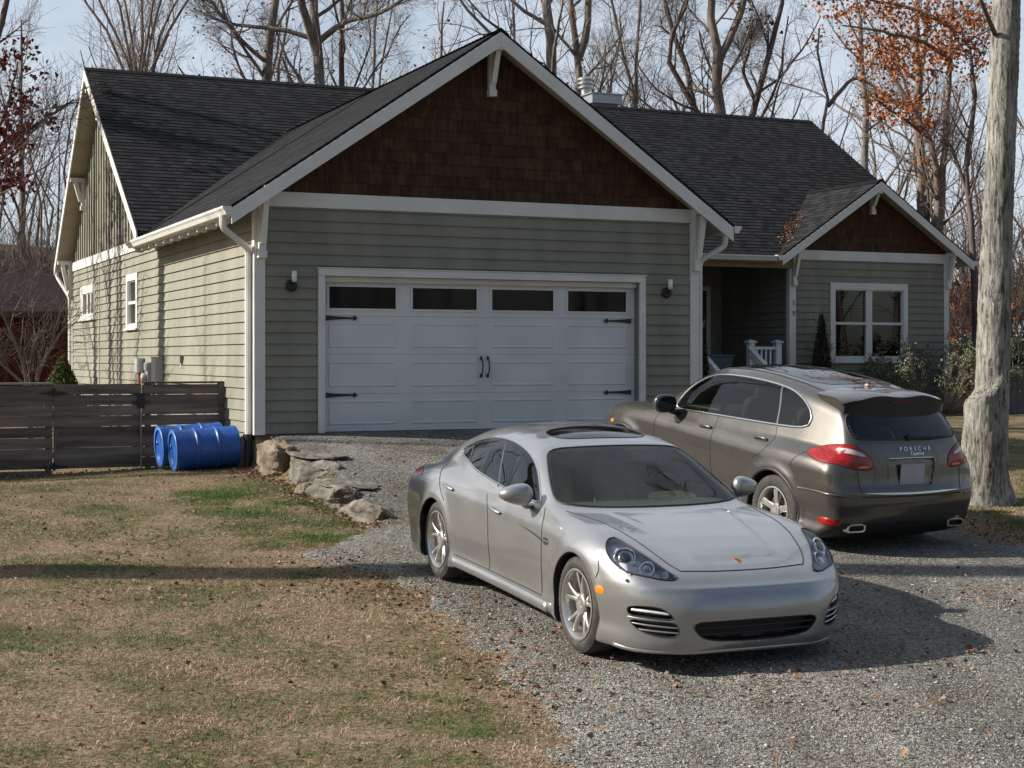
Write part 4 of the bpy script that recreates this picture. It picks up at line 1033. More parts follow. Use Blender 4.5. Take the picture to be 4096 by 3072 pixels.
# ================= silver sedan =================
car=Sedan();car.top=1.43;car.cz=.52;car.cx0=1.50;car.cx1=4.35;car.skirt=None
SED=empty('sedan',label='silver four-door sedan with sunroof, parked nose towards the viewer on the gravel',cat='car',group='cars parked on the gravel driveway')
SED.matrix_world=pose_mat(1.655,10.52,math.atan2(.924,-.382),-1.05,-.905,.95,3.87)
SIL=paint('silver_paint',(.30,.306,.31),(.335,.34,.345),.32,.70)
DLO=[(1.80,.83,.935),(1.86,.80,.985),(1.98,.76,1.065),(2.13,.715,1.155),(2.31,.68,1.228),(2.52,.655,1.276),(2.79,.633,1.304),(3.064,.629,1.308),(3.333,.631,1.285),(3.597,.64,1.243),(3.80,.665,1.185),(3.90,.685,1.14),(3.87,.70,1.105),(3.70,.72,1.085),(3.50,.75,1.055),(3.32,.78,1.028),(3.02,.80,1.002),(2.66,.82,.975),(2.2,.83,.949)]
WSP=[(2.275,.575,1.28),(2.258,.30,1.31),(2.25,0,1.32),(2.258,-.30,1.31),(2.275,-.575,1.28),(2.13,-.63,1.20),(1.94,-.70,1.11),(1.70,-.765,.985),(1.58,-.74,.945),(1.47,-.52,.94),(1.42,-.25,.94),(1.41,0,.94),(1.42,.25,.94),(1.47,.52,.94),(1.58,.74,.945),(1.70,.765,.985),(1.94,.70,1.11),(2.13,.63,1.20)]
RWP=[(3.75,.48,1.34),(3.72,0,1.36),(3.75,-.48,1.34),(4.35,-.53,1.14),(4.46,0,1.12),(4.35,.53,1.14)]
HLP=[(.665,.83,.83),(.70,.765,.86),(.64,.735,.85),(.585,.72,.829),(.49,.69,.794),(.36,.635,.738),(.25,.575,.679),(.178,.52,.64),(.185,.60,.635),(.25,.70,.648),(.33,.795,.662),(.43,.853,.695),(.56,.872,.755)]
ITU=[(.325,.83,.452),(.25,.79,.470),(.14,.69,.470),(.095,.64,.44),(.080,.59,.388),(.19,.72,.392),(.31,.82,.392)]
ITL=[(.315,.822,.375),(.19,.72,.372),(.080,.60,.372),(.075,.565,.33),(.075,.57,.280),(.13,.64,.268),(.21,.74,.285),(.28,.795,.32)]
GRP=[(.045,.49,.375),(.012,.25,.378),(.0,0,.380),(.012,-.25,.378),(.045,-.49,.375),(.040,-.455,.30),(.03,-.38,.25),(.015,-.18,.236),(.012,0,.234),(.015,.18,.236),(.03,.38,.25),(.040,.455,.30)]
dl=[Rec(car,DLO),Rec(car,DLO,True)];ws=Rec(car,WSP,n=80);rw=Rec(car,RWP,n=60)
hl=[Rec(car,HLP),Rec(car,HLP,True)];iu=[Rec(car,ITU,it=1),Rec(car,ITU,True,it=1)];il=[Rec(car,ITL,it=1),Rec(car,ITL,True,it=1)];gr=Rec(car,GRP,n=70,it=1)
for r in hl:r.mi=3
for r in iu+il+[gr]:r.mi=1
for r in iu+il+[gr]:r.rim(car,'intake_edge',PLAS,SED,r=.005,off=-.002)
body_mesh(car,'body',[SIL,PLAS,BEID,REFL],SED,[(r,.042) for r in hl]+[(r,.06) for r in iu+il]+[(gr,.07)],dl+[ws,rw])
for r in dl:
    r.mesh(car,'side_window',TINT,SED,off=.002);r.rim(car,'window_trim',CHR,SED,r=.008)
ws.mesh(car,'windscreen',WSG,SED,off=.003,k=14);ws.rim(car,'windscreen_seal',PLAS,SED,r=.009,off=.0)
rw.mesh(car,'rear_window',TINTD,SED,off=.002)
for s_ in (1,-1):
    strip_on(car,'door_pillar',[(2.93,.65*s_,1.296),(2.80,.74*s_,1.12),(2.66,.825*s_,.97)],PLAS,SED,r=.03,off=-.012,sq=(1,.35))
    strip_on(car,'door_pillar',[(3.66,.64*s_,1.23),(3.58,.68*s_,1.15),(3.52,.75*s_,1.06)],PLAS,SED,r=.012,off=-.002)
SRP=[(2.78,.38,1.40),(2.60,.43,1.372),(2.44,.37,1.355),(2.42,0,1.355),(2.44,-.37,1.355),(2.60,-.43,1.372),(2.78,-.38,1.40),(2.82,0,1.41)]
srf=Rec(car,SRP,n=60,it=2);srf.mesh(car,'sunroof',DARKG,SED,off=.003);srf.rim(car,'sunroof_seal',SEAM,SED,r=.005,off=0)
for k,r in enumerate(hl):
    s_=1-2*k;Lp=empty('headlight');Lp.parent=SED
    r.mesh(car,'lens_cover',LENS,Lp,off=.002,bulge=.004);r.rim(car,'lamp_seal',PLAS,Lp,r=.006)
    def disc(c,r_,nrm,name,m,prof):
        b=MB();b.lathe(prof,28,ax=0);o=b.build(name,m,Lp,smooth=True);o.location=c;o.rotation_euler=Vector(nrm).to_track_quat('X','Z').to_euler();return o
    D=r.D;D=Vector((-.72,.45*s_,.42)).normalized()
    P1,n1=proj_on(car.base,[(.47,.785*s_,.765)]);c1=Vector(P1[0])-Vector(n1[0])*.030
    P2,n2=proj_on(car.base,[(.325,.685*s_,.705)]);c2=Vector(P2[0])-Vector(n2[0])*.026
    disc(c1,.07,D,'projector_ring',CHR,[(.070,-.012),(.078,.0),(.074,.010),(.062,.004),(.050,-.016),(.046,-.004),(.040,.002)])
    disc(c1,.04,D,'projector_lens',PROJ,[(.040,.0),(.036,.014),(.024,.024),(0,.028)])
    disc(c2,.05,D,'lamp_ring',CHR,[(.052,-.01),(.058,.0),(.052,.010),(.036,-.006),(.02,-.018),(.0,-.02)])
    disc(c2,.03,D,'lamp_bulb',REFL,[(.018,-.01),(.016,.004),(.0,.012)])
    P3,n3=proj_on(car.base,[(.235,.595*s_,.665)]);disc(Vector(P3[0])-Vector(n3[0])*.012,.03,D,'lamp_ring',REFL,[(.026,-.01),(.03,.0),(.02,.004),(.0,-.01)])
    P3,n3=proj_on(car.base,[(.40,.75*s_,.735)]);disc(Vector(P3[0])-Vector(n3[0])*.018,.03,D,'lamp_ring',CHR,[(.018,-.01),(.02,.0),(.01,.004),(.0,-.01)])
    b=ellip((.335,.835*s_,.625),(.012,.014,.010));o=b.build('washer_nozzle',SIL,SED,smooth=True)
    # upper intake: lamp bar, lower intake: two slats
    Ir=[Vector(v) for v in (iu[k].raw[1],)]
    strip_on(car,'fog_lamp',[(.30,.812*s_,.433),(.18,.73*s_,.433),(.105,.63*s_,.425)],REFL,SED,r=.015,off=-.022,sq=(1,.8))
    strip_on(car,'slat',[(.318,.826*s_,.384),(.18,.72*s_,.382),(.080,.592*s_,.378)],SIL,SED,r=.0075,off=-.004)
    strip_on(car,'slat',[(.296,.812*s_,.345),(.18,.72*s_,.342),(.075,.575*s_,.335)],SIL,SED,r=.0065,off=-.006)
    strip_on(car,'slat',[(.262,.785*s_,.308),(.17,.71*s_,.306),(.075,.572*s_,.300)],SIL,SED,r=.0065,off=-.006)
    # side marker, handles, mirrors, seams
    mk=Rec(car,[(.60,.93*s_,.553),(.52,.91*s_,.556),(.497,.90*s_,.503),(.585,.925*s_,.500)],n=24,it=1);mk.mesh(car,'side_marker',AMB,SED,off=.003,k=4,bulge=.004)
    for hx,hz in ((3.57,.845),(2.54,.795)):
        Hd=empty('door_handle');Hd.parent=SED
        rc=Rec(car,[(hx+.10,.92*s_,hz+.02),(hx-.10,.92*s_,hz+.0),(hx-.10,.92*s_,hz-.035),(hx+.10,.92*s_,hz-.02)],n=28,it=2);rc.mesh(car,'recess',SEAM if 0 else mat('handle_recess',(.14,.14,.135),.4,metal=.5),Hd,off=.0015,k=3)
        P,n_=proj_on(car.base,[(hx+.11,.92*s_,hz+.008),(hx+.05,.92*s_,hz+.004),(hx-.05,.92*s_,hz-.006),(hx-.11,.92*s_,hz-.012)])
        P=P+n_*np.array([.006,.028,.028,.006])[:,None];b=MB();b.tube(smooth_loop(P,14,closed=False).tolist(),[.010]+[.013]*12+[.010],8);b.build('grip',SIL,Hd,smooth=True)
    for pts in ([(4.03,.76*s_,1.0),(3.96,.84*s_,.955),(3.86,.90*s_,.90),(3.74,.94*s_,.80),(3.62,.94*s_,.72)],[(2.80,.87*s_,.885),(2.70,.93*s_,.78),(2.66,.94*s_,.6),(2.66,.93*s_,.35),(2.68,.92*s_,.29)],
                [(1.70,.83*s_,.915),(1.62,.89*s_,.84),(1.58,.93*s_,.74),(1.56,.93*s_,.5),(1.60,.92*s_,.30)],[(1.6,.91*s_,.285),(2.6,.91*s_,.285),(3.42,.92*s_,.29)],
                [(.62,.88*s_,.70),(.58,.91*s_,.66),(.60,.93*s_,.60)],
                [(.23,.48*s_,.68),(.30,.53*s_,.715),(.456,.585*s_,.78),(.78,.655*s_,.87),(1.2,.70*s_,.913),(1.48,.765*s_,.92)]):
        strip_on(car,'panel_gap',pts,SEAM,SED,r=.0048,off=-.0008)
    Vt=[(2.15,.93*s_,.765),(1.80,.94*s_,.735),(1.56,.94*s_,.705)]
    strip_on(car,'door_crease',Vt,SEAM,SED,r=.006,off=-.002,rads=[.001,.006,.010])
    rc=Rec(car,[(1.56,.93*s_,.735),(1.45,.935*s_,.735),(1.43,.935*s_,.69),(1.54,.93*s_,.675)],n=24,it=1);rc.mesh(car,'wing_vent',SEAM,SED,off=.0015,k=3)
    strip_on(car,'vent_bar',[(1.55,.93*s_,.708),(1.44,.935*s_,.710)],CHR,SED,r=.006,off=.003)
    strip_on(car,'sill',[(1.46,.92*s_,.215),(2.4,.915*s_,.215),(3.45,.93*s_,.225)],SIL,SED,r=.055,off=-.030,n=40)
    Mr=empty('door_mirror');Mr.parent=SED;cx,cy,cz_=1.90,1.00,1.005
    b=ellip((0,0,0),(.085,.125,.078),pw=.85);V=np.array(b.v);V[:,0]+=np.where(V[:,0]>0,-V[:,0]*.62,0);V[:,2]*=1-.35*np.clip(V[:,1]/.125,-1,1);V[:,0]+=.25*V[:,1]
    V[:,1]*=s_;b.v=[tuple(v) for v in V];o=b.build('mirror_housing',SIL,Mr,smooth=True);o.location=(cx,cy*s_,cz_)
    b=MB();b.tube([(cx-.01,(cy-.04)*s_,cz_-.055),(cx+.01,(cy-.10)*s_,cz_-.10),(cx+.03,.845*s_,.905)],[.030,.030,.036],10,sq=(1,.7));b.build('mirror_arm',PLAS if 0 else SIL,Mr,smooth=True)
    b=ellip((cx+.034,(cy)*s_,cz_),(.006,.10,.058),pw=.8);b.build('mirror_glass',DARKG,Mr,smooth=True)
    tl=Rec(car,[(4.30,.90*s_,.885),(4.42,.86*s_,.91),(4.70,.72*s_,.90),(4.90,.45*s_,.86),(4.92,.42*s_,.80),(4.80,.70*s_,.80),(4.55,.85*s_,.82),(4.36,.90*s_,.845)],n=40);tl.mesh(car,'tail_light',REDL,SED,off=.003,k=5)
    for a in car.ax:strip_on(car,'arch_lip',[(a+car.RA*math.cos(t),.94*s_,car.zw+car.RA*math.sin(t)) for t in np.linspace(-.42,math.pi+.42,40)],PLAS,SED,r=.006,off=-.004,smooth=False)
    for a in car.ax:wheel(SED,(a,.795*s_,.345),s_,.345,.246,.235,'ten')
# brighter washed strip between hood line and lights handled by the form; front hood line, grille bars, badge
strip_on(car,'panel_gap',[(.23,.48,.68),(.195,.28,.678),(.185,0,.682),(.195,-.28,.678),(.23,-.48,.68)],SEAM,SED,r=.0048,off=-.0005)
for z_ in (.335,.29):strip_on(car,'grille_bar',[(.045,.455,z_),(.015,.2,z_),(.01,0,z_),(.015,-.2,z_),(.045,-.455,z_)],PLAS,SED,r=.007,off=-.012,n=40)
Bd=empty('badge');Bd.parent=SED
P,n_=proj_on(car.base,[(.30,0,.72)]);Bd.location=P[0];Bd.rotation_euler=Vector(n_[0]).to_track_quat('Z','X').to_euler()
GOLD=mat('badge_gold',(.55,.33,.10),.3,metal=.8)
b=MB();b.prism([(.034,-.022),(.034,.022),(.0,.026),(-.022,.016),(-.036,0),(-.022,-.016),(0,-.026)],2,-.002,.004);b.build('shield',GOLD,Bd)
b=MB();
for q in ((.006,.029,.003,.019),(-.020,-.002,-.014,-.003)):b.box(q[0],q[1],q[2],q[3],.004,.0048)
b.build('shield_stripes',mat('badge_red',(.35,.02,.015),.4),Bd)
b=MB();b.box(-.012,.012,-.008,.008,.0049,.0056);b.build('inner_shield',mat('badge_black',(.02,.02,.02),.4),Bd)
# splitter lip
strip_on(car,'front_lip',[(.45,.86,.175),(.22,.72,.165),(.08,.5,.165),(.045,0,.165),(.08,-.5,.165),(.22,-.72,.165),(.45,-.86,.175)],SIL,SED,r=.020,off=-.008,n=60)
# sunk registration bracket holes are absent in the photo; cabin interior
b=MB();b.box(1.56,4.2,-.70,.70,.50,.53);b.build('cabin_floor',BEID,SED)
b=MB();prf=[(1.46,.60),(1.46,.895),(1.62,.935),(1.90,.925),(2.02,.86),(2.0,.60)];b.prism(prf,1,-.72,.72);o=b.build('dashboard',BEI,SED,bev=.02)
b=ellip((1.93,-.36,.93),(.13,.20,.05),pw=.8);b.build('instrument_cowl',BEI,SED,smooth=True)
b=MB();b.tube([(0,.18*math.cos(t),.18*math.sin(t)) for t in np.linspace(0,2*math.pi,33)],.015,8,caps=False);b.box(-.01,.01,-.17,.17,-.02,.02);o=b.build('steering_wheel',mat('grey_leather',(.16,.15,.13),.5),SED,smooth=True);o.location=(2.16,-.36,.93);o.rotation_euler=(0,R(-24),0)
for x_,y_ in ((2.55,.36),(2.55,-.36),(3.45,.34),(3.45,-.34)):seat(SED,x_,y_,.48 if x_<3 else .30,BEI)
b=ellip((2.20,0,1.245),(.02,.11,.032),pw=.6);b.build('rear_view_mirror',PLAS,SED,smooth=True)
# ================= brown suv =================
car=Suv();car.top=1.76;car.cz=.72;car.cx0=1.45;car.cx1=4.35
car.skirt=lambda x,ay:.36+0*x+np.where((x>4.3),.07,0)
SU=empty('suv',label='bronze-brown suv seen from behind with red tail lights, beside the garage',cat='car',group='cars parked on the gravel driveway')
SU.matrix_world=pose_mat(1.703,19.768,-1.0852,-.545,-.90,.9,3.795)
BRN=paint('bronze_paint',(.076,.070,.063),(.095,.088,.079),.30,.62)
DLO=[(1.78,.83,1.125),(1.80,.80,1.20),(1.88,.745,1.34),(2.0,.70,1.455),(2.18,.668,1.54),(2.4,.655,1.59),(2.65,.65,1.612),(3.04,.645,1.624),(3.45,.638,1.612),(3.68,.650,1.58),(3.86,.675,1.52),(3.99,.70,1.445),(4.07,.73,1.355),(4.06,.75,1.295),(3.97,.77,1.255),(3.72,.79,1.232),(3.23,.814,1.204),(2.76,.826,1.179),(2.3,.833,1.155),(1.95,.836,1.131)]
WSP=[(2.22,.55,1.60),(2.18,0,1.64),(2.22,-.55,1.60),(1.75,-.71,1.33),(1.52,-.76,1.18),(1.36,-.45,1.13),(1.30,0,1.12),(1.36,.45,1.13),(1.52,.76,1.18),(1.75,.71,1.33)]
RWP=[(4.42,.60,1.45),(4.42,.3,1.47),(4.42,0,1.47),(4.42,-.3,1.47),(4.42,-.60,1.45),(4.50,-.66,1.36),(4.60,-.66,1.26),(4.64,-.60,1.235),(4.67,0,1.225),(4.64,.60,1.235),(4.60,.66,1.26),(4.50,.66,1.36)]
dl=[Rec(car,DLO,True),Rec(car,DLO)];ws=Rec(car,WSP,n=60);rw=Rec(car,RWP,n=70,it=1)
NUP=[(4.75,.29,1.06),(4.75,-.29,1.06),(4.78,-.31,1.02),(4.79,-.26,.80),(4.79,-.22,.78),(4.79,.22,.78),(4.79,.26,.80),(4.78,.31,1.02)]
nu=Rec(car,NUP,n=40,sharp=True);nu.mi=0
body_mesh(car,'body',[BRN,PLAS,BEID],SU,[(nu,.022)],dl+[ws,rw],st=.0165)
for r in dl:
    r.mesh(car,'side_window',TINT,SU,off=.002);r.rim(car,'window_trim',CHR,SU,r=.013)
ws.mesh(car,'windscreen',WSG,SU,off=.003);rw.mesh(car,'rear_window',TINTD,SU,off=.003);rw.rim(car,'window_seal',PLAS,SU,r=.008,off=.001)
TLP=[(4.20,.885,1.055),(4.236,.83,1.114),(4.389,.79,1.160),(4.55,.72,1.180),(4.66,.61,1.159),(4.705,.51,1.087),(4.73,.475,1.0),(4.745,.50,.948),(4.70,.68,.952),(4.66,.77,.975),(4.56,.87,.985),(4.42,.912,.997),(4.30,.908,1.025)]
for s_ in (1,-1):
    r=Rec(car,[(a,b_*s_,c) for a,b_,c in TLP],n=60)
    T_=empty('tail_light');T_.parent=SU
    r.mesh(car,'red_lens',REDL,T_,off=.004,k=8,bulge=.014);r.rim(car,'lamp_seal',SEAM,T_,r=.004)
    q=Rec(car,[(4.50,.76*s_,1.13),(4.60,.66*s_,1.125),(4.70,.53*s_,1.075),(4.66,.62*s_,1.075),(4.56,.74*s_,1.09)],n=30,it=1);q.mesh(car,'reversing_lens',mat('white_lens',(.45,.46,.47),.1,coat=1.),T_,off=.016,k=4)
    q=Rec(car,[(4.72,.53*s_,.99),(4.70,.64*s_,.99),(4.70,.66*s_,.970),(4.73,.53*s_,.970)],n=20,it=1);q.mesh(car,'lens_bar',mat('pink_lens',(.5,.12,.10),.15,coat=1.),T_,off=.014,k=3)
    strip_on(car,'panel_gap',[(4.705,.655*s_,.94),(4.765,.65*s_,.80),(4.79,.63*s_,.74)],SEAM,SU,r=.004)
    strip_on(car,'panel_gap',[(4.20,.885*s_,1.05),(4.11,.93*s_,.98),(4.05,.955*s_,.91),(4.13,.955*s_,.82)],SEAM,SU,r=.0035)
    strip_on(car,'panel_gap',[(3.60,.80*s_,1.20),(3.66,.87*s_,1.09),(3.60,.92*s_,.95),(3.42,.96*s_,.86)],SEAM,SU,r=.0035)
    strip_on(car,'panel_gap',[(2.61,.83*s_,1.165),(2.64,.90*s_,1.0),(2.66,.94*s_,.75),(2.68,.93*s_,.45)],SEAM,SU,r=.0035)
    strip_on(car,'panel_gap',[(1.55,.88*s_,1.05),(1.52,.93*s_,.9),(1.55,.94*s_,.6),(1.6,.93*s_,.42)],SEAM,SU,r=.0035)
    strip_on(car,'bumper_crease',[(4.20,.955*s_,.695),(4.5,.93*s_,.715),(4.70,.86*s_,.712),(4.79,.70*s_,.69)],BRN,SU,r=.012,off=-.004)
    rf=Rec(car,[(4.47,.90*s_,.445),(4.55,.89*s_,.475),(4.68,.83*s_,.478),(4.71,.80*s_,.45),(4.69,.80*s_,.405),(4.60,.86*s_,.39),(4.50,.90*s_,.40)],n=30);rf.mesh(car,'bumper_reflector',REDL,SU,off=.006,k=4,bulge=.01)
    Ex=empty('exhaust_tip');Ex.parent=SU
    b=MB();
    def rr_(w,h,x):return [(x,y_,z_) for y_,z_ in ((-w,-h*.3),(-w*.8,-h),(w*.8,-h),(w,-h*.6),(w,h*.6),(w*.8,h),(-w*.55,h),(-w*.85,h*.6))]
    A=rr_(.115,.042,.0);B_=rr_(.115,.042,.12);C_=rr_(.095,.028,.12);D_=rr_(.095,.028,.02)
    vs=[(x+0,y_,z_) for L4 in (A,B_,C_,D_) for x,y_,z_ in L4];b.add(vs,[(i*8+k,i*8+(k+1)%8,(i+1)*8+(k+1)%8,(i+1)*8+k) for i in range(3) for k in range(8)])
    b.v=[(v[0]+4.64,v[1]*s_*-1*-1+.64*s_ if 0 else (v[1]*(-s_))+.645*s_,v[2]+.385) for v in b.v];b.build('tip',CHR,Ex)
    b=MB();b.box(4.66,4.67,.55*s_,.74*s_,.36,.41);b.build('tip_inside',SEAM,Ex)
    for hx,hz in ((3.46,1.052),(2.49,1.013)):
        Hd=empty('door_handle');Hd.parent=SU
        rc=Rec(car,[(hx+.10,.89*s_,hz+.03),(hx-.10,.89*s_,hz+.02),(hx-.10,.89*s_,hz-.035),(hx+.10,.89*s_,hz-.02)],n=28,it=2);rc.mesh(car,'recess',PLAS,Hd,off=.0015,k=3)
        P,n_=proj_on(car.base,[(hx+.11,.89*s_,hz+.012),(hx+.05,.89*s_,hz+.010),(hx-.05,.89*s_,hz+.004),(hx-.11,.89*s_,hz+.0)])
        P=P+n_*np.array([.006,.030,.030,.006])[:,None];b=MB();b.tube(smooth_loop(P,14,closed=False).tolist(),[.012]+[.015]*12+[.012],8);b.build('grip',BRN,Hd,smooth=True)
    Mr=empty('door_mirror');Mr.parent=SU;cx,cy,cz_=1.86,1.03,1.19
    b=ellip((0,0,0),(.10,.145,.105),pw=.75);V=np.array(b.v);V[:,0]+=np.where(V[:,0]>0,-V[:,0]*.6,0);V[:,1]*=s_;b.v=[tuple(v) for v in V];o=b.build('mirror_housing',BRN,Mr,smooth=True);o.location=(cx,cy*s_,cz_)
    b=ellip((cx+.038,cy*s_,cz_),(.008,.125,.088),pw=.75);b.build('mirror_glass',DARKG,Mr,smooth=True)
    b=MB();b.tube([(cx,(cy-.06)*s_,cz_-.08),(cx+.01,.86*s_,1.085)],[.04,.05],10,sq=(1,.7));b.build('mirror_arm',PLAS,Mr,smooth=True)
    strip_on(car,'door_pillar',[(2.65,.65*s_,1.605),(2.63,.75*s_,1.38),(2.60,.825*s_,1.18)],PLAS,SU,r=.045,off=-.014,sq=(1,.35))
    strip_on(car,'door_pillar',[(3.45,.64*s_,1.61),(3.55,.72*s_,1.40),(3.60,.80*s_,1.22)],PLAS,SU,r=.028,off=-.009,sq=(1,.4))
    strip_on(car,'roof_rail',[(2.3,.545*s_,1.66),(2.9,.545*s_,1.72),(3.6,.545*s_,1.70),(4.15,.555*s_,1.63)],SEAM,SU,r=.008,off=.0)
    fm=Rec(car,[(.70,.96*s_,.83),(.62,.95*s_,.83),(.62,.95*s_,.79),(.70,.96*s_,.79)],n=16,it=1);fm.mesh(car,'side_marker',AMB,SU,off=.003,k=3)
    for a in car.ax:strip_on(car,'arch_lip',[(a+(car.RA+.012)*math.cos(t),.95*s_,car.zw+(car.RA+.012)*math.sin(t)) for t in np.linspace(-.15,math.pi+.15,40)],PLAS,SU,r=.022,off=-.010,smooth=False)
    for a in car.ax:wheel(SU,(a,.80*s_,.375),s_,.375,.240,.255,'five')
# roof spoiler
V=[];sec=[(4.08,1.648,4.10,1.60),(4.30,1.632,4.30,1.55),(4.50,1.590,4.44,1.52),(4.575,1.560,4.50,1.505)]
b=MB();ys=np.linspace(-1,1,25);vs=[]
for yy in ys:
    q=yy*.63;e=abs(yy)**6;dip=.012*math.cos(yy*math.pi*2.2) if abs(yy)<.8 else 0
    rowT=[(3.98,1.672-.05*(q/.65)**2-.02*e),(4.28,1.682-.055*(q/.65)**2-.02*e-dip*.3),(4.50-.05*yy*yy-.05*e,1.666-.055*(q/.65)**2-.03*e-dip),(4.55-.06*yy*yy-.07*e,1.650-.055*(q/.65)**2-.04*e-dip)]
    rowB=[(4.552-.06*yy*yy-.07*e,1.632-.06*(q/.65)**2-.035*e),(4.53-.05*yy*yy-.06*e,1.395-.05*(q/.65)**2),(4.45-.02*yy*yy,1.40-.04*(q/.65)**2),(4.20,1.48-.04*(q/.65)**2)]
    vs+=[(x_,q*(1+.02*k),z_) for k,(x_,z_) in enumerate(rowT)]+[(x_,q*1.0,z_) for x_,z_ in rowB]
n=8;fs=[(i*n+k,i*n+(k+1)%n,(i+1)*n+(k+1)%n,(i+1)*n+k) for i in range(24) for k in range(n)]+[tuple(range(n-1,-1,-1)),tuple(24*n+k for k in range(n))]
mi=[(0 if (k<3) else 1) for i in range(24) for k in range(n)]+[0,0]
b.add(vs,fs);b.mi=mi;o=b.build('roof_spoiler',[BRN,PLAS],SU,smooth=True);o.data.set_sharp_from_angle(angle=R(35))
b=MB();b.box(4.545,4.556,-.16,.16,1.585,1.60);b.build('brake_light',mat('dark_red_lens',(.12,.005,.005),.2),SU)
strip_on(car,'tailgate_strip',[(4.79,-.60,.733),(4.82,-.3,.724),(4.83,0,.720),(4.82,.3,.724),(4.79,.60,.733)],CHR,SU,r=.017,off=.004,n=50,rads=[.004,.016,.017,.017,.016,.004])
strip_on(car,'panel_gap',[(4.79,-.63,.70),(4.83,-.3,.698),(4.84,0,.695),(4.83,.3,.698),(4.79,.63,.70)],SEAM,SU,r=.006,off=-.001,n=50)
strip_on(car,'plate_light_bar',[(4.755,-.29,1.062),(4.752,0,1.066),(4.755,.29,1.062)],CHR,SU,r=.006,off=.004,n=20)
b=MB();b.box(4.772,4.778,-.155,.155,.805,1.005);b.build('number_plate',mat('plate_grey',(.42,.42,.46),.5,col2=(.34,.34,.37),scale=4),SU)
Wp=empty('rear_wiper');Wp.parent=SU
b=MB();b.tube([(4.69,.0,1.262),(4.70,.25,1.262),(4.675,.50,1.262)],[.014,.011,.007],8);b.lathe([(.0,0),(.03,0),(.03,.03),(0,.035)],16,c=(4.67,0.0,1.262),ax=0);b.build('wiper_arm',PLAS,Wp)
gp_=Rec(car,[(2.40,.44,1.68),(2.34,0,1.69),(2.40,-.44,1.68),(3.2,-.47,1.72),(3.85,-.46,1.68),(3.92,0,1.69),(3.85,.46,1.68),(3.2,.47,1.72)],n=60,it=1);gp_.mesh(car,'roof_panel',DARKG,SU,off=.003,k=14)
b=ellip((4.0,0,1.685),(.035,.018,.018));b.build('roof_antenna',mat('antenna_grey',(.30,.22,.2),.4),SU,smooth=True)
def tailtext(nm,s,size,y,z,sx):
    P,n_=proj_on(car.base,[(4.72,y,z)]);n_=Vector(n_[0]);n_.y=0;n_.normalize()
    X=Vector((0,1,0));Y=n_.cross(X);M3=Matrix((X,Y,n_)).transposed()
    o=text(nm,s,size,CHR,SU,(0,0,0),(0,0,0),ext=.003);o.rotation_euler=M3.to_euler();o.location=Vector(P[0])+n_*.005;o.scale=(sx,1,1)
tailtext('maker_lettering','P O R S C H E',.055,.05,1.128,1.22);tailtext('model_lettering','Cayenne',.052,.07,1.082,.95)
# rear diffuser lower valance
b=MB();b.box(4.15,4.60,-.62,.62,.26,.40);b.build('rear_valance',PLAS,SU,bev=.03)
b=MB();b.box(1.5,4.2,-.74,.74,.70,.73);b.build('cabin_floor',BEID,SU)
b=MB();b.prism([(1.40,.75),(1.40,1.08),(1.60,1.13),(1.90,1.11),(1.98,1.0),(1.95,.75)],1,-.76,.76);b.build('dashboard',BEI,SU,bev=.02)
for x_,y_ in ((2.42,.38),(2.42,-.38),(3.3,.36),(3.3,-.36)):seat(SU,x_,y_,.68,BEI)
for s_ in (1,-1):
    b=MB();b.box(1.7,3.7,.775*s_,.80*s_,.85,1.13);b.build('door_card',BEI,SU,bev=.008)
# ------------------------------------------------------------------ trees
def bark(name,a,b,sc_=6.,bump=.8):
    return mat(name,a,.9,col2=b,scale=sc_,detail=8,bump=bump,bscale=sc_*3,stretch=(1,1,.22),spec=.15)
BK_G=bark('grey_bark',(.14,.118,.105),(.26,.225,.20));BK_D=bark('dark_bark',(.085,.062,.056),(.17,.132,.12));BK_B=bark('brown_bark',(.135,.10,.085),(.24,.188,.158));BK_L=bark('pale_bark',(.13,.108,.086),(.20,.17,.138))
def unit(v): return v/(np.linalg.norm(v,axis=-1,keepdims=True)+1e-9)
def tubes(P,Rr,n):
    """P (B,m,3), Rr (B,m) -> verts, quads for all tubes at once"""
    B,m,_=P.shape;T=np.empty_like(P);T[:,1:-1]=P[:,2:]-P[:,:-2];T[:,0]=P[:,1]-P[:,0];T[:,-1]=P[:,-1]-P[:,-2];T=unit(T)
    A=np.cross(T,np.array([.31,.17,.93])[None,None]+0*T);A=unit(A);Bn=np.cross(T,A)
    t=2*np.pi*np.arange(n)/n
    V=P[:,:,None]+Rr[:,:,None,None]*(A[:,:,None]*np.cos(t)[None,None,:,None]+Bn[:,:,None]*np.sin(t)[None,None,:,None])
    V=V.reshape(-1,3);i=np.arange(B)[:,None,None]*m*n+np.arange(m-1)[None,:,None]*n;k=np.arange(n)[None,None,:]
    a=i+k;b=i+(k+1)%n;Q=np.stack([a,b,b+n,a+n],-1).reshape(-1,4);return V,Q
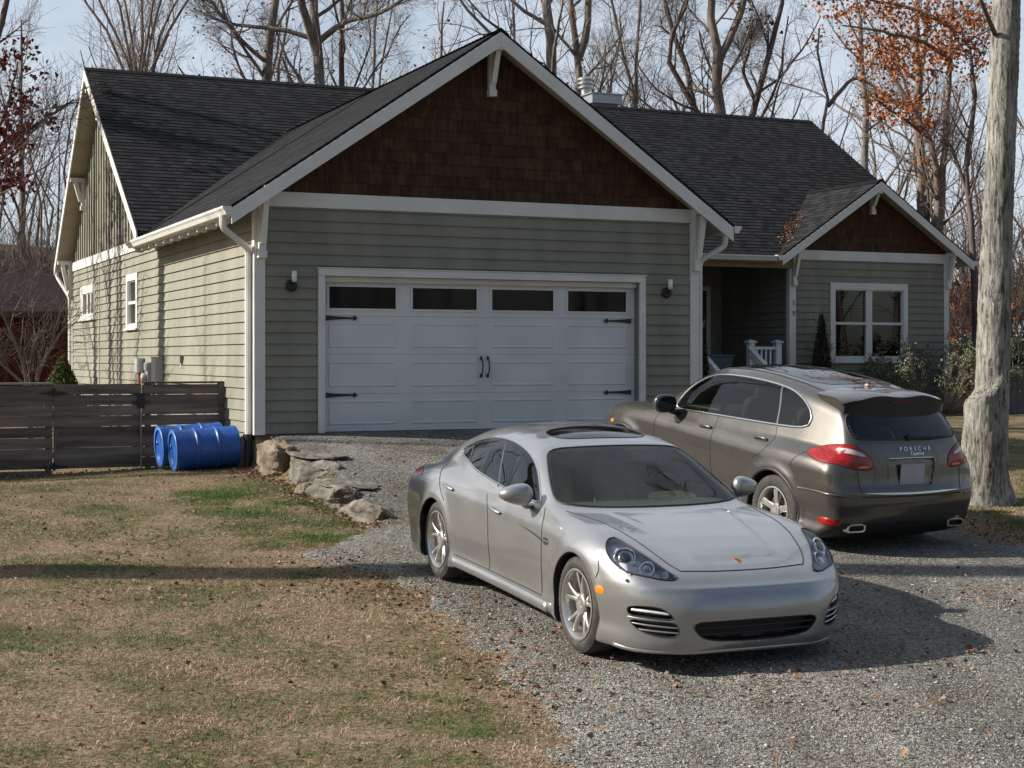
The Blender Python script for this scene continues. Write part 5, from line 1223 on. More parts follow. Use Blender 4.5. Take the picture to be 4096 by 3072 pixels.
def children(P,Rr,per,nseg,lr,rr,ang,up,wig,tmin,g,lmin=.2):
    """grow 'per' children from every branch"""
    B,m,_=P.shape;L=np.linalg.norm(np.diff(P,axis=1),axis=2).sum(1)
    idx=np.repeat(np.arange(B),per);t=(np.tile(np.arange(per),B)+g.random(B*per))/per*(1-tmin)+tmin;t=np.clip(t,0,.98)
    f=t*(m-1);i=np.clip(f.astype(int),0,m-2);w=(f-i)[:,None]
    p=P[idx,i]*(1-w)+P[idx,i+1]*w;r=Rr[idx,i]*(1-w[:,0])+Rr[idx,i+1]*w[:,0];T=unit(P[idx,i+1]-P[idx,i])
    rnd=unit(g.normal(size=T.shape));S=unit(np.cross(T,rnd));a=ang*(.75+.5*g.random(len(idx)))[:,None]
    D=unit(T*np.cos(a)+S*np.sin(a))
    Lc=np.maximum(lmin,L[idx]*lr*(1.05-.75*t)*(.6+.7*g.random(len(idx))));st=(Lc/(nseg-1))[:,None]
    Q=np.empty((len(idx),nseg,3));Q[:,0]=p
    for k in range(1,nseg):
        D=unit(D+g.normal(size=D.shape)*wig+np.array([0,0,up]));Q[:,k]=Q[:,k-1]+D*st
    r0=np.minimum(r*.75,r*rr*(.8+.4*g.random(len(idx))));taper=np.linspace(1,.35,nseg)[None];return Q,r0[:,None]*taper
def make_tree(name,label,trunks,seed,bk,group=None,limbs=13,dens=(7,6,3),crown_t=.35,limb_len=.36,up=.10,wig=.16,ang=.85,rmin=.004,cat='tree',kind=None,leaves=None,parent=None,levels=3,loc=None):
    """trunks: list of (points, r0, r1)"""
    g=np.random.default_rng(seed);V1=[];Q1=[];V2=[];Q2=[];o1=o2=0
    base=np.array(trunks[0][0][0],float);tips=[]
    for pts,r0,r1 in trunks:
        P=smooth_loop(pts,16,closed=False,it=3);L=np.linalg.norm(np.diff(P,axis=0),axis=1).sum()
        P[1:-1]+=g.normal(size=(14,3))*L*.0022;Rr=np.linspace(1,0,16)**.8*(r0-r1)+r1;
        if pts is trunks[0][0] or len(trunks)==1:Rr[0]*=1.35
        V,Q=tubes(P[None],Rr[None],14);V1.append(V);Q1.append(Q+o1);o1+=len(V)
        A,Ar=children(P[None],Rr[None],limbs,9,limb_len,.42,ang,up,wig*.7,crown_t,g)
        B_,Br=children(A,Ar,dens[0],6,.60,.5,.75,up*.6,wig,.18,g,.5);Br=np.maximum(Br,rmin)
        C_,Cr=children(B_,Br,dens[1],4,.62,.5,.7,up*.5,wig,.12,g,.4);Cr=np.maximum(Cr,rmin*.8)
        sets=[(A,Ar,6),(B_,Br,4),(C_,Cr,3)]
        if levels>3:
            D_,Dr=children(C_,Cr,dens[2],3,.75,.6,.6,up*.3,wig,.1,g,.35);Dr=np.maximum(Dr,rmin*.6);sets.append((D_,Dr,3));tips.append(D_[:,-1])
        else: tips.append(C_[:,-1])
        for X,Xr,n in sets:
            V,Q=tubes(X,Xr,n);V2.append(V);Q2.append(Q+o2);o2+=len(V)
    root=empty(name,tuple(base),0,label,cat,group,kind)
    npmesh('trunk',np.vstack(V1)-base,np.vstack(Q1),bk,root);npmesh('branches',np.vstack(V2)-base,np.vstack(Q2),bk,root)
    T=np.vstack(tips)
    if leaves:
        n,size,m,fn=leaves;sel=T[g.integers(0,len(T),n)]
        if fn is not None:sel=fn(T,g,n)
        leaf_mesh('leaves',sel-base+g.normal(size=sel.shape)*size*.8,size,m,root,g)
    if loc is not None:root.location=loc
    return root
def leaf_mesh(name,P,size,m,parent,g,flat=.0,tagk=None):
    n=len(P);D=unit(g.normal(size=(n,3))*np.array([1,1,1-flat]));S=unit(np.cross(D,g.normal(size=(n,3))*np.array([.25 if flat else 1,.25 if flat else 1,1])));Nn=np.cross(D,S)
    s=size*(.6+.8*g.random(n))[:,None];w=.42;c=(g.random(n)[:,None]*.5+.05)*s
    a=P;b=P+D*s*.5+S*s*w+Nn*c;e=P+D*s*1.05+Nn*c*.3;d=P+D*s*.5-S*s*w+Nn*c;mid=P+D*s*.5
    V=np.stack([a,b,e,d,mid],1).reshape(-1,3);i=np.arange(n)[:,None]*5
    Q=np.concatenate([np.hstack([i,i+1,i+2,i+4]),np.hstack([i,i+4,i+2,i+3])]);return npmesh(name,V,Q,m,parent,smooth=False)
def leafmat(name,cols,rough=.75,trans=.25):
    m=bpy.data.materials.new(name);m.use_nodes=True;N,L=nt(m);b=N['Principled BSDF'];b.inputs['Roughness'].default_value=rough;b.inputs['Specular IOR Level'].default_value=.25
    g=N.new('ShaderNodeNewGeometry');r=N.new('ShaderNodeValToRGB');cr=r.color_ramp
    while len(cr.elements)<len(cols):cr.elements.new(.5)
    for k,(e,c) in enumerate(zip(cr.elements,cols)):e.position=k/(len(cols)-1);e.color=(*c,1)
    L.new(g.outputs['Random Per Island'],r.inputs[0]);L.new(r.outputs[0],b.inputs['Base Color'])
    if trans:
        t=N.new('ShaderNodeBsdfTranslucent');L.new(r.outputs[0],t.inputs[0]);mx=N.new('ShaderNodeMixShader');mx.inputs[0].default_value=trans;L.new(b.outputs[0],mx.inputs[1]);L.new(t.outputs[0],mx.inputs[2]);L.new(mx.outputs[0],N['Material Output'].inputs[0])
    MATS[name]=m;return m
LF_O=leafmat('orange_oak_leaves',[(.17,.05,.018),(.34,.11,.03),(.46,.18,.06),(.24,.065,.022)]);LF_R=leafmat('dark_red_leaves',[(.07,.014,.012),(.12,.03,.02),(.055,.014,.012)]);LF_B=leafmat('dry_brown_leaves',[(.10,.05,.03),(.17,.09,.05),(.07,.035,.025)])
def tp(pts,Y,dy=0): # trunk path from photo directions, standing on the ground
    P=[pw(x,y,Y) for x,y in pts];b=P[0].copy();b.z=gz(b.x,b.y)-.1;return [tuple(b)]+[tuple(p) for p in P[1:]] if P[0].z<b.z+.6 else [tuple(b)]+[tuple(p) for p in P]
GT='bare trees standing behind the house'
n_=3
make_tree('bare_tree','straight grey bare tree over the left roof, left of the large forked one',[(tp([(574,400),(578,175),(588,80),(600,0),(606,-160),(600,-420)],48),.24,.05)],11,BK_G,GT,limbs=15,levels=4,leaves=(420,.085,LF_B,None))
make_tree('bare_tree','large forked bare tree over the left roof with a limb arching right',[(tp([(697,400),(693,180),(690,120),(682,50),(678,0),(672,-150),(690,-400)],46),.24,.05),([tuple(pw(688,125,46)),tuple(pw(668,60,45.6)),tuple(pw(648,0,45)),tuple(pw(630,-160,44)),tuple(pw(600,-330,44))],.14,.04),([tuple(pw(684,95,46)),tuple(pw(740,45,45)),tuple(pw(810,35,44)),tuple(pw(865,5,43.5)),tuple(pw(930,-60,43))],.10,.02),([tuple(pw(680,85,46)),tuple(pw(600,60,46)),tuple(pw(500,55,46.5)),tuple(pw(420,20,47))],.08,.02)],12,BK_G,GT,limbs=10,levels=4,leaves=(520,.085,LF_B,None),crown_t=.2)
make_tree('bare_tree','thin dark bare tree just right of the large forked tree over the left roof',[(tp([(741,400),(738,180),(733,100),(738,40),(736,-60),(748,-260)],47),.15,.03)],13,BK_D,GT,limbs=12,levels=4,leaves=(260,.085,LF_B,None))
make_tree('bare_tree','slim pale bare tree behind the meeting of the left roof and garage roof',[(tp([(806,400),(808,190),(806,100),(815,20),(820,-120)],52),.09,.02),(tp([(815,400),(816,190),(835,80),(850,0),(856,-90)],52),.06,.02)],14,BK_L,GT,limbs=12,limb_len=.3,levels=4)
# fan of thin stems above the left end of the ridge
st=[]
gg=np.random.default_rng(5)
for k in range(9):
    dx=(k-4)*34+gg.normal()*8
    st.append((tp([(300+dx*.06,400),(300+dx*.12,170),(300+dx*.5,60),(300+dx*1.05,-40),(300+dx*1.5,-190)],44+gg.random()*2),.075,.02))
make_tree('bare_tree','many-stemmed pale bare tree fanning up behind the left end of the roof ridge',st,15,BK_B,GT,limbs=10,dens=(7,5,3),limb_len=.30,ang=.5,up=.16)
make_tree('bare_tree','thick grey bare trunk just right of the garage gable peak',[(tp([(1192,400),(1190,140),(1190,60),(1182,0),(1176,-160),(1190,-420)],44),.24,.06)],16,BK_G,GT,limbs=14,levels=4,leaves=(160,.085,LF_B,None))
make_tree('bare_tree','bare tree with twin upright stems right above the chimney',[(tp([(1244,400),(1245,175),(1252,115),(1236,50),(1232,-10),(1228,-180)],45),.19,.05),([tuple(pw(1250,125,45)),tuple(pw(1268,80,45)),tuple(pw(1272,0,45)),tuple(pw(1285,-180,45))],.12,.04)],17,BK_B,GT,limbs=12,levels=4)
make_tree('bare_tree','slender pale tree leaning left between the chimney and the tall forked tree',[(tp([(1378,400),(1374,230),(1352,140),(1330,60),(1318,-20),(1310,-140)],50),.11,.03),(tp([(1378,420),(1374,225),(1376,120),(1382,20),(1380,-120)],50),.10,.03)],18,BK_L,GT,limbs=13,levels=4)
make_tree('bare_tree','dark crooked bare tree leaning left over the right roof',[(tp([(1540,400),(1516,240),(1470,180),(1442,150),(1445,95),(1462,50),(1492,0),(1500,-120)],50),.155,.045),([tuple(pw(1500,240,51)),tuple(pw(1485,150,51)),tuple(pw(1462,95,51)),tuple(pw(1440,20,51)),tuple(pw(1420,-80,51))],.11,.035)],19,BK_D,GT,limbs=11,levels=4)
make_tree('bare_tree','tall bare tree with a pale trunk forking into a wide Y above the right roof',[(tp([(1552,400),(1552,245),(1548,150),(1552,105),(1540,50),(1540,0),(1530,-160)],49),.28,.07),([tuple(pw(1550,170,49)),tuple(pw(1556,125,49)),tuple(pw(1580,75,49)),tuple(pw(1604,20,49)),tuple(pw(1622,-60,49)),tuple(pw(1650,-200,49))],.135,.05)],20,BK_L if 0 else BK_B,GT,limbs=11,levels=4)
t11=make_tree('bare_tree','reddish bare tree leaning right with clumps of dead leaves above the right roof',[(tp([(1612,400),(1622,245),(1640,180),(1662,110),(1676,50),(1692,0),(1700,-120)],50),.19,.045),([tuple(pw(1630,215,50)),tuple(pw(1600,150,50)),tuple(pw(1618,120,50)),tuple(pw(1625,70,50))],.07,.022)],21,BK_D,GT,limbs=11,levels=4)
g=np.random.default_rng(9);cl=[]
for ox,oy,n in ((1622,65,42),(1666,52,26),(1612,12,16)):
    c=np.array(pw(ox,oy,50));cl.append(c+g.normal(size=(n,3))*.15)
leaf_mesh('leaves',np.vstack(cl)-np.array(t11.location),.13,LF_B,t11,g)
make_tree('bare_tree','small forked bare tree behind the right end of the roof ridge',[(tp([(1768,420),(1774,250),(1790,228),(1776,190),(1778,160),(1762,110),(1770,60)],50),.11,.025),([tuple(pw(1788,230,50)),tuple(pw(1825,185,50)),tuple(pw(1845,165,50)),tuple(pw(1880,180,50)),tuple(pw(1940,230,50))],.075,.022)],22,BK_B,GT,limbs=9,levels=3,dens=(5,4,3))
# oak holding orange leaves, right
oak=[(tp([(2012,720),(2022,520),(2032,380),(2008,300),(1975,240),(1935,180),(1905,120),(1890,60)],38),.14,.03),(tp([(2014,720),(2025,520),(2038,370),(2044,300),(2040,240),(2052,180),(2050,110),(2058,40),(2060,-60)],38),.13,.03),
     ([tuple(pw(2010,300,38)),tuple(pw(1960,262,37)),tuple(pw(1925,240,36)),tuple(pw(1880,205,35.5))],.05,.015),([tuple(pw(2050,130,38)),tuple(pw(2000,90,36)),tuple(pw(1920,70,35)),tuple(pw(1820,55,34))],.06,.015),([tuple(pw(2056,60,38)),tuple(pw(1980,20,36)),tuple(pw(1880,0,35)),tuple(pw(1790,-20,34))],.06,.015),([tuple(pw(2050,120,38)),tuple(pw(2100,80,37)),tuple(pw(2150,60,36))],.05,.015)]
O=make_tree('oak_tree','oak holding clusters of orange-brown leaves beside the big trunk on the right',oak,23,BK_B,None,limbs=8,dens=(5,4,3),limb_len=.28)
g=np.random.default_rng(31);cl=[]
for ox,oy,sx,sy,n,Y in ((1880,15,60,18,230,30.5),(1990,35,70,28,420,31.5),(2080,55,45,35,420,32),(1960,95,55,22,330,31.5),(2050,105,55,25,430,32),(1900,110,40,18,150,30.5),(1920,140,35,18,210,31),(1985,150,35,18,170,31.5),(1830,90,40,16,70,29.5),(1900,215,22,14,150,31),(1945,232,40,18,230,31.5),(2000,262,22,16,110,32.5),(1920,250,30,14,110,31.5),(1945,195,20,8,20,31.5),(2110,120,18,20,120,32),(1800,30,22,25,60,29),(2110,20,25,30,170,32),(2000,345,20,10,12,33),(2070,170,30,20,60,38)):
    n=int(n*1.0);c=np.stack([np.array(pw(ox+g.normal()*sx*.85,oy+g.normal()*sy*.85,Y+5+g.normal()*.8)) for _ in range(max(4,n//9))])
    k=g.integers(0,len(c),n);cl.append(c[k]+g.normal(size=(n,3))*.12)
leaf_mesh('leaves',np.vstack(cl)-np.array(O.location),.088,LF_O,O,g)
# trees behind on the right, with forks
make_tree('bare_tree','tall bare tree with dark trunk directly behind the wing gable peak',[(tp([(1990,640),(1992,480),(1990,350),(1978,240),(1985,130),(1975,40),(1980,-80)],40),.16,.04)],24,BK_B,GT,limbs=12,levels=4)
make_tree('bare_tree','bare tree with a dark leaning fork left of the big trunk on the right',[(tp([(2105,700),(2100,480),(2085,380),(2098,280),(2108,200),(2095,100)],36),.10,.03),([tuple(pw(2092,420,36)),tuple(pw(2060,330,36)),tuple(pw(2040,290,36))],.05,.02)],25,BK_D,GT,limbs=11,levels=3,dens=(6,5,3))
# left edge
LT=make_tree('maple_tree','tree with dark red leaves at the left edge of the view',[(tp([(-60,800),(-50,420),(-30,250),(-20,120),(10,20),(30,-80)],32),.16,.04),([tuple(pw(-40,330,32)),tuple(pw(30,300,31)),tuple(pw(110,250,31)),tuple(pw(160,215,31))],.06,.015)],26,BK_D,None,limbs=12,dens=(7,5,3),levels=3)
cl=[]
for ox,oy,sx,sy,n in ((20,300,28,26,190),(15,240,22,15,60),(50,235,24,20,50),(85,255,30,30,50),(60,200,30,20,40),(20,385,28,20,120),(45,400,20,12,60),(15,120,18,20,50),(40,100,24,20,30),(70,165,20,12,20),(10,340,15,25,80)):
    c=np.stack([np.array(pw(ox+g.normal()*sx*.7,oy+g.normal()*sy*.7,31+g.normal()*.6)) for _ in range(max(3,n//5))]);k=g.integers(0,len(c),n);cl.append(c[k]+g.normal(size=(n,3))*.09)
leaf_mesh('leaves',np.vstack(cl)-np.array(LT.location),.10,LF_R,LT,g)
# generic trees: a few kinds, copied with copies of their parts
def copy_tree(r,loc,rz,s,label,group):
    c=r.copy();COL.objects.link(c);c.location=loc;c.rotation_euler=(0,0,rz);c.scale=(s,s,s);c['label']=label;c['group']=group
    for ch in r.children:
        d=ch.copy();COL.objects.link(d);d.parent=c
    return c
def gen(seed,h,bk,x,y,label,group,lean=.04,**k):
    gq=np.random.default_rng(seed);b=(x,y,gz(x,y)-.1)
    P=[b,(x+gq.normal()*lean*h*.3,y,b[2]+h*.3),(x+gq.normal()*lean*h*.6,y+gq.normal()*lean*h*.3,b[2]+h*.65),(x+gq.normal()*lean*h,y,b[2]+h)]
    return make_tree('bare_tree',label,[(P,h*.012+.02,.03)],seed,bk,group,**k)
GW='bare trees of the wood behind the house'
lab=lambda s:s
proto=[gen(40,17,BK_G,-22,66,'grey bare tree of the wood beyond the left roof end',GW,limbs=15,levels=3,dens=(7,6,3)),gen(41,15,BK_B,-3,62,'brown bare tree of the wood behind the middle of the roof',GW,limbs=15,levels=3,dens=(7,6,3),ang=.6,up=.14),gen(42,19,BK_L,17,64,'pale bare tree of the wood behind the right roof',GW,limbs=16,levels=3,dens=(6,6,3)),gen(43,14,BK_B,27,58,'brown bare tree of the wood right of the wing gable',GW,limbs=14,levels=3,dens=(7,5,3),crown_t=.2)]
GW='bare trees of the wood behind the house'
gq=np.random.default_rng(77)
where=[(-25,52),(-18,60),(-11,75),(5,70),(14.5,66),(24,50),(28,66),(26,42),(20,54),(-20,47),(-29,62)]
for i,(x,y) in enumerate(where):
    copy_tree(proto[i%4],(x+gq.normal()*.5,y,gz(x,y)-.1),gq.random()*6.28,.8+.35*gq.random(),'bare winter tree among the many of the wood behind the house roof',GW)
# off to the left and behind the viewer: trees whose shadows and reflections the photo shows
GS_='bare trees around the yard outside the view'
gen(53,26,BK_G,-14.5,26.9,'bare yard tree left of the view whose trunk shades the side wall',GS_,limbs=11,levels=3,dens=(6,5,3),lean=.003,crown_t=.5)
yard=gen(50,17,BK_G,-18.5,30.5,'smaller bare yard tree left of the view beyond the side wall',GS_,limbs=13,levels=3,dens=(6,5,3),lean=.01)
gen(51,33,BK_G,-15.2,13.5,'tall bare yard tree left of the view whose trunk shades the lawn',GS_,limbs=10,levels=3,dens=(5,4,3),lean=.004,crown_t=.55)
for x,y,s in ((-17,33.5,.8),(-22,20,.9),(-8,-14,1.35),(-2,-20,1.49),(5,-16,1.28),(11,-9,1.42),(16,-22,1.1),(19,3,1.),(21,12,1.1),(-16,-6,1.),(-20,3,1.1),(3,-30,1.62),(-12,-28,1.2),(24,-8,1.2),(-3.5,-5,1.5),(6,-5.5,1.45),(1.5,-9,1.5)):
    copy_tree(yard,(x,y,gz(x,y)-.1),x*1.3+y,s,'bare yard tree standing outside the picture',GS_)
# ------------------------------------------------------------------ far woods as one mass (nobody could count it)
g=np.random.default_rng(88);n=460;X=g.uniform(-75,85,n);Y=g.uniform(72,135,n);Z=ground(X,Y);h=g.uniform(8,15,n)
n2=330;a_=g.uniform(math.radians(125),math.radians(425),n2);r_=g.uniform(30,62,n2);X=np.r_[X,np.cos(a_)*r_];Y=np.r_[Y,np.sin(a_)*r_+3];k_=(np.abs(X)<.36*Y+3)&(Y<70)&(Y>0);X,Y=X[~k_],Y[~k_];n=len(X);Z=ground(X,Y);h=g.uniform(9,16,n)
P=np.stack([np.stack([X+g.normal(size=n)*.25*k,Y,Z+h*k/4],1) for k in range(5)],1);Rr=(h*.010)[:,None]*np.linspace(1,.2,5)[None]
A,Ar=children(P,Rr,9,4,.34,.4,.7,.14,.16,.25,g);B_,Br=children(A,Ar,6,3,.5,.55,.7,.08,.2,.15,g);Br=np.maximum(Br,.012)
Vs=[];Qs=[];o=0
for q,r,k in ((P,Rr,5),(A,Ar,3),(B_,Br,3)):
    V,Q=tubes(q,r,k);Vs.append(V);Qs.append(Q+o);o+=len(V)
WD=mat('far_wood_bark',(.085,.066,.056),.95,col2=(.15,.12,.10),scale=.4)
tag(npmesh('distant_woods',np.vstack(Vs),np.vstack(Qs),WD),'brown mass of far bare woods round the house and yard','woods',kind='stuff')
# undergrowth thickets left and right: one object
def brush(name,label,boxes,m,seed,n,h=(.8,2.2),r=.012):
    g=np.random.default_rng(seed);X=[];Y=[]
    for x0,x1,y0,y1,w in boxes:
        k=int(n*w);X.append(g.uniform(x0,x1,k));Y.append(g.uniform(y0,y1,k))
    X=np.concatenate(X);Y=np.concatenate(Y);k=len(X);Z=ground(X,Y);H_=g.uniform(h[0],h[1],k)
    D=unit(np.stack([g.normal(size=k)*.35,g.normal(size=k)*.35,np.ones(k)],1));P=np.stack([np.stack([X,Y,Z],1)+D*(H_*t)[:,None]+g.normal(size=(k,3))*.05*(t>0) for t in (0,.35,.7,1)],1)
    Rr=np.full((k,4),r)*np.array([1,.8,.6,.3]);A,Ar=children(P,Rr,5,3,.45,.6,.7,.05,.2,.3,g);V,Q=tubes(P,Rr,3);V2,Q2=tubes(A,np.maximum(Ar,.006),3)
    return tag(npmesh(name,np.vstack([V,V2]),np.vstack([Q,Q2+len(V)]),m),label,'undergrowth',kind='stuff')
brush('undergrowth','brown winter brush on the slope behind the red building and right of the wing',[(-32,-9,51,62,.45),(-52,-12,62,84,.30),(13.5,34,44,60,.25)],WD,61,9500,h=(1.8,6.5),r=.022)
g=np.random.default_rng(62);n=5200;X=g.uniform(12.5,21,n);Y=g.uniform(47,58,n);Z=ground(X,Y)+g.uniform(.3,4.4,n)*g.random(n)
tag(leaf_mesh('autumn_thicket',np.stack([X,Y,Z],1),.22,LF_O,None,g),'orange-brown leafy thicket beyond the wing corner','thicket',kind='stuff')
# ------------------------------------------------------------------ the big trunk on the right
BARK=bpy.data.materials.new('tulip_bark');BARK.use_nodes=True;N,L=nt(BARK);b=N['Principled BSDF'];b.inputs['Roughness'].default_value=.92;b.inputs['Specular IOR Level'].default_value=.12
tc=N.new('ShaderNodeTexCoord');mp=N.new('ShaderNodeMapping');mp.inputs['Scale'].default_value=(1,1,.28);L.new(tc.outputs['Object'],mp.inputs[0])
mp.inputs['Scale'].default_value=(1,1,.16)
nz=N.new('ShaderNodeTexNoise');nz.inputs['Scale'].default_value=26;nz.inputs['Detail'].default_value=9;nz.inputs['Roughness'].default_value=.72;nz.inputs['Distortion'].default_value=.6;L.new(mp.outputs[0],nz.inputs[0])
nz2=N.new('ShaderNodeTexNoise');nz2.inputs['Scale'].default_value=1.9;nz2.inputs['Detail'].default_value=5;L.new(tc.outputs['Object'],nz2.inputs[0])
r2=N.new('ShaderNodeValToRGB');e=r2.color_ramp.elements;e[0].position=.40;e[1].position=.60;e[0].color=(.08,.075,.07,1);e[1].color=(.44,.43,.41,1);q=e.new(.48);q.color=(.28,.27,.25,1);L.new(nz.outputs[0],r2.inputs[0])
r3=N.new('ShaderNodeValToRGB');r3.color_ramp.elements[0].position=.38;r3.color_ramp.elements[1].position=.65;r3.color_ramp.elements[0].color=(.66,.66,.62,1);r3.color_ramp.elements[1].color=(1.1,1.08,1.04,1);L.new(nz2.outputs[0],r3.inputs[0])
m2=N.new('ShaderNodeMix');m2.data_type='RGBA';m2.blend_type='MULTIPLY';m2.inputs[0].default_value=1;L.new(r2.outputs[0],m2.inputs[6]);L.new(r3.outputs[0],m2.inputs[7]);L.new(m2.outputs[2],b.inputs['Base Color'])
ad=nz
bp=N.new('ShaderNodeBump');bp.inputs['Strength'].default_value=1.;bp.inputs['Distance'].default_value=.05;L.new(ad.outputs[0],bp.inputs['Height']);L.new(bp.outputs[0],b.inputs['Normal'])
TY=19.4
def tw(ox,oy): p=pw(ox,oy,TY);return p.x,p.z
bx_,bz_=tw(2120,1085)
def trunkf(x,y,z):
    zs=np.array([bz_-.5,tw(0,1000)[1],tw(0,850)[1],tw(0,600)[1],tw(0,300)[1],tw(0,0)[1],tw(0,-300)[1]]);k=.46293/F*TY
    cx=np.interp(z,zs,[(v*.46293-512)/F*TY for v in (2130,2132,2143,2150,2163,2174,2182)]);rd=np.interp(z,zs,[.285,.25,.20,.195,.178,.165,.155])
    a=np.arctan2(y-TY,x-cx)
    fl=np.clip((bz_+.5-z)/.6,0,1)**2;fr=rd+fl*(.10+.07*np.cos(3*a+1.)+.05*np.cos(5*a))+.004*np.sin(a*14+z*.7)*np.cos(z*2.1+a*3)+.006*np.sin(z*1.7+a*2)
    f=np.hypot(x-cx,y-TY)-fr
    sx,_=tw(2119,0);s=np.hypot(x-sx,(y-(TY-.08))*.9)-(.245+.08*np.clip((bz_+.30-z)/.45,0,1)**2+.018*np.sin(a*3+z*5))
    xl,zl=tw(2072,872);s=smax(s,z-(zl+.62*(x-xl)+.03*np.sin(y*19)),.07)
    f=smin(f,s,.10)
    return f+.006*np.sin(x*61+z*23)*np.sin(z*37+y*41)
V,Q=surface_net(trunkf,(bx_-.9,TY-.75,bz_-.35),(bx_+1.0,TY+.75,bz_+8.6),.034)
BT=empty('big_tree',(bx_,TY,bz_),0,'big pale-barked tree with a cut stub at its base, right beside the brown suv','tree')
npmesh('trunk',V-np.array([bx_,TY,bz_]),Q,BARK,BT)
topx,topz=tw(2180,-300)
P=[(topx-.02-bx_,0,topz-.5-bz_),(topx+.1-bx_,.2,topz+3-bz_),(topx-.2-bx_,.1,topz+7-bz_)];g=np.random.default_rng(99)
Pm=smooth_loop(P,10,closed=False)[None];Rm=np.linspace(.16,.05,10)[None];A,Ar=children(Pm,Rm,16,8,.55,.4,.9,.08,.14,.05,g);B_,Br=children(A,Ar,8,5,.5,.5,.7,.05,.16,.2,g);C_,Cr=children(B_,np.maximum(Br,.006),6,4,.5,.5,.7,.05,.16,.1,g)
Vs=[];Qs=[];o=0
for q,r,k in ((Pm,Rm,12),(A,Ar,6),(B_,Br,4),(C_,np.maximum(Cr,.005),3)):
    V,Q=tubes(q,r,k);Vs.append(V);Qs.append(Q+o);o+=len(V)
npmesh('branches',np.vstack(Vs),np.vstack(Qs),BARK,BT)
# low limb stub seen at the top edge
b=MB();a=pw(2150,75,TY-.1);c=pw(2105,-30,TY-.6);b.tube([a-Vector((bx_,TY,bz_)),c-Vector((bx_,TY,bz_))],[.03,.02],8);b.build('limb',BK_D,BT,smooth=True)
# ------------------------------------------------------------------ small things round the house
def fu(px,v):
    k=(px-512)/F;bx=HX-v*ST;by=HYY+v*CT;return (k*by-bx)/(CT-k*ST)
# retaining boulders
ROCKM=[mat('grey_boulder',(.10,.09,.077),.9,col2=(.21,.195,.168),scale=3.5,detail=10,bump=1.,bscale=9,spec=.15,bd=.06),mat('tan_boulder',(.14,.112,.082),.9,col2=(.26,.215,.16),scale=3.,detail=10,bump=1.,bscale=9,spec=.15,bd=.06)]
def rock(name,label,u,v,z0,dims,seed,mt,rz=0,group='boulders edging the raised gravel',tilt=0.):
    g=np.random.default_rng(seed);n=22;t=np.linspace(-1,1,n+1);V=[];Q=[];o=0
    A,B_=np.meshgrid(t,t,indexing='ij')
    for ax in range(3):
        for s in (-1,1):
            C=np.full(A.shape,float(s));P=[A,B_];P.insert(ax,C);P=np.stack(P,-1).reshape(-1,3);V.append(P);I=np.arange((n+1)**2).reshape(n+1,n+1)
            q=np.stack([I[:-1,:-1],I[1:,:-1],I[1:,1:],I[:-1,1:]],-1).reshape(-1,4)
            if (s>0)==(ax==1):q=q[:,::-1]
            Q.append(q+o);o+=len(P)
    V=np.vstack(V);Q=np.vstack(Q);U=unit(V);r=1/((np.abs(U)**5).sum(1))**.2;P=U*r[:,None]*.98
    for _ in range(14):
        d=unit(g.normal(size=3)*[1,1,.8]);c=g.uniform(.70,.98);e=P@d;P=P-np.clip(e-c,0,None)[:,None]*d
    def nz(P,s,sd):return (vnoise(P[:,0]+P[:,2]*.7,P[:,1]-P[:,2]*.6,s,sd)-.5)+(vnoise(P[:,2]+3,P[:,0]*.8+P[:,1]*.5,s,sd+3)-.5)
    P=P*(1+.14*nz(P,.7,seed)+.10*nz(P,.25,seed+1)+.05*nz(P,.10,seed+2))[:,None]
    P=P*np.array(dims)/2;x,y=hw(u,v);o_=npmesh(name,P,Q,mt,None);o_.location=(x,y,z0+dims[2]*.5);o_.rotation_euler=(tilt,0,TH+rz);o_.data.set_sharp_from_angle(angle=R(22));return tag(o_,label,'rock',group)
rock('boulder','tall pale boulder against the garage foundation corner',.13,-.95,-.68,(.66,1.0,.64),3,ROCKM[1],.05)
rock('boulder','broad grey boulder between the tall one and the small stone',.18,-2.0,-.74,(.62,1.45,.50),5,ROCKM[0],-.05)
rock('flat_stone','flat slab lying on the broad grey boulder',.28,-1.80,-.27,(.62,.95,.09),8,ROCKM[0],.2,tilt=.04)
rock('boulder','small tan stone at the foot of the boulder row among leaves',-.04,-2.72,-.74,(.26,.36,.26),9,ROCKM[1],.4)
rock('boulder','squarish grey boulder under the larger flat slab',.10,-3.42,-.84,(.55,1.25,.40),12,ROCKM[0],.1)
rock('flat_stone','larger flat dark slab near the middle of the boulder row',.24,-3.28,-.50,(.66,1.05,.08),14,ROCKM[0],-.15,tilt=.03)
rock('boulder','long low boulder sloping down to the lawn at the near end of the row',.08,-4.50,-.93,(.44,1.30,.40),16,ROCKM[0],.08)
for i,(u,v,s) in enumerate(((8.6,-5.9,.26),(9.2,-6.2,.34),(10.0,-6.0,.30))):
    x,y=hw(u,v);rock('edging_stone',['small orange-stained stone at the foot of the big tree','flat stone right of the small one by the big tree','low stone at the right edge behind the brown suv'][i],u,v,gz(x,y)-.05,(s*1.8,s,s*.55),20+i,ROCKM[1],.5*i,group='stones by the big tree')
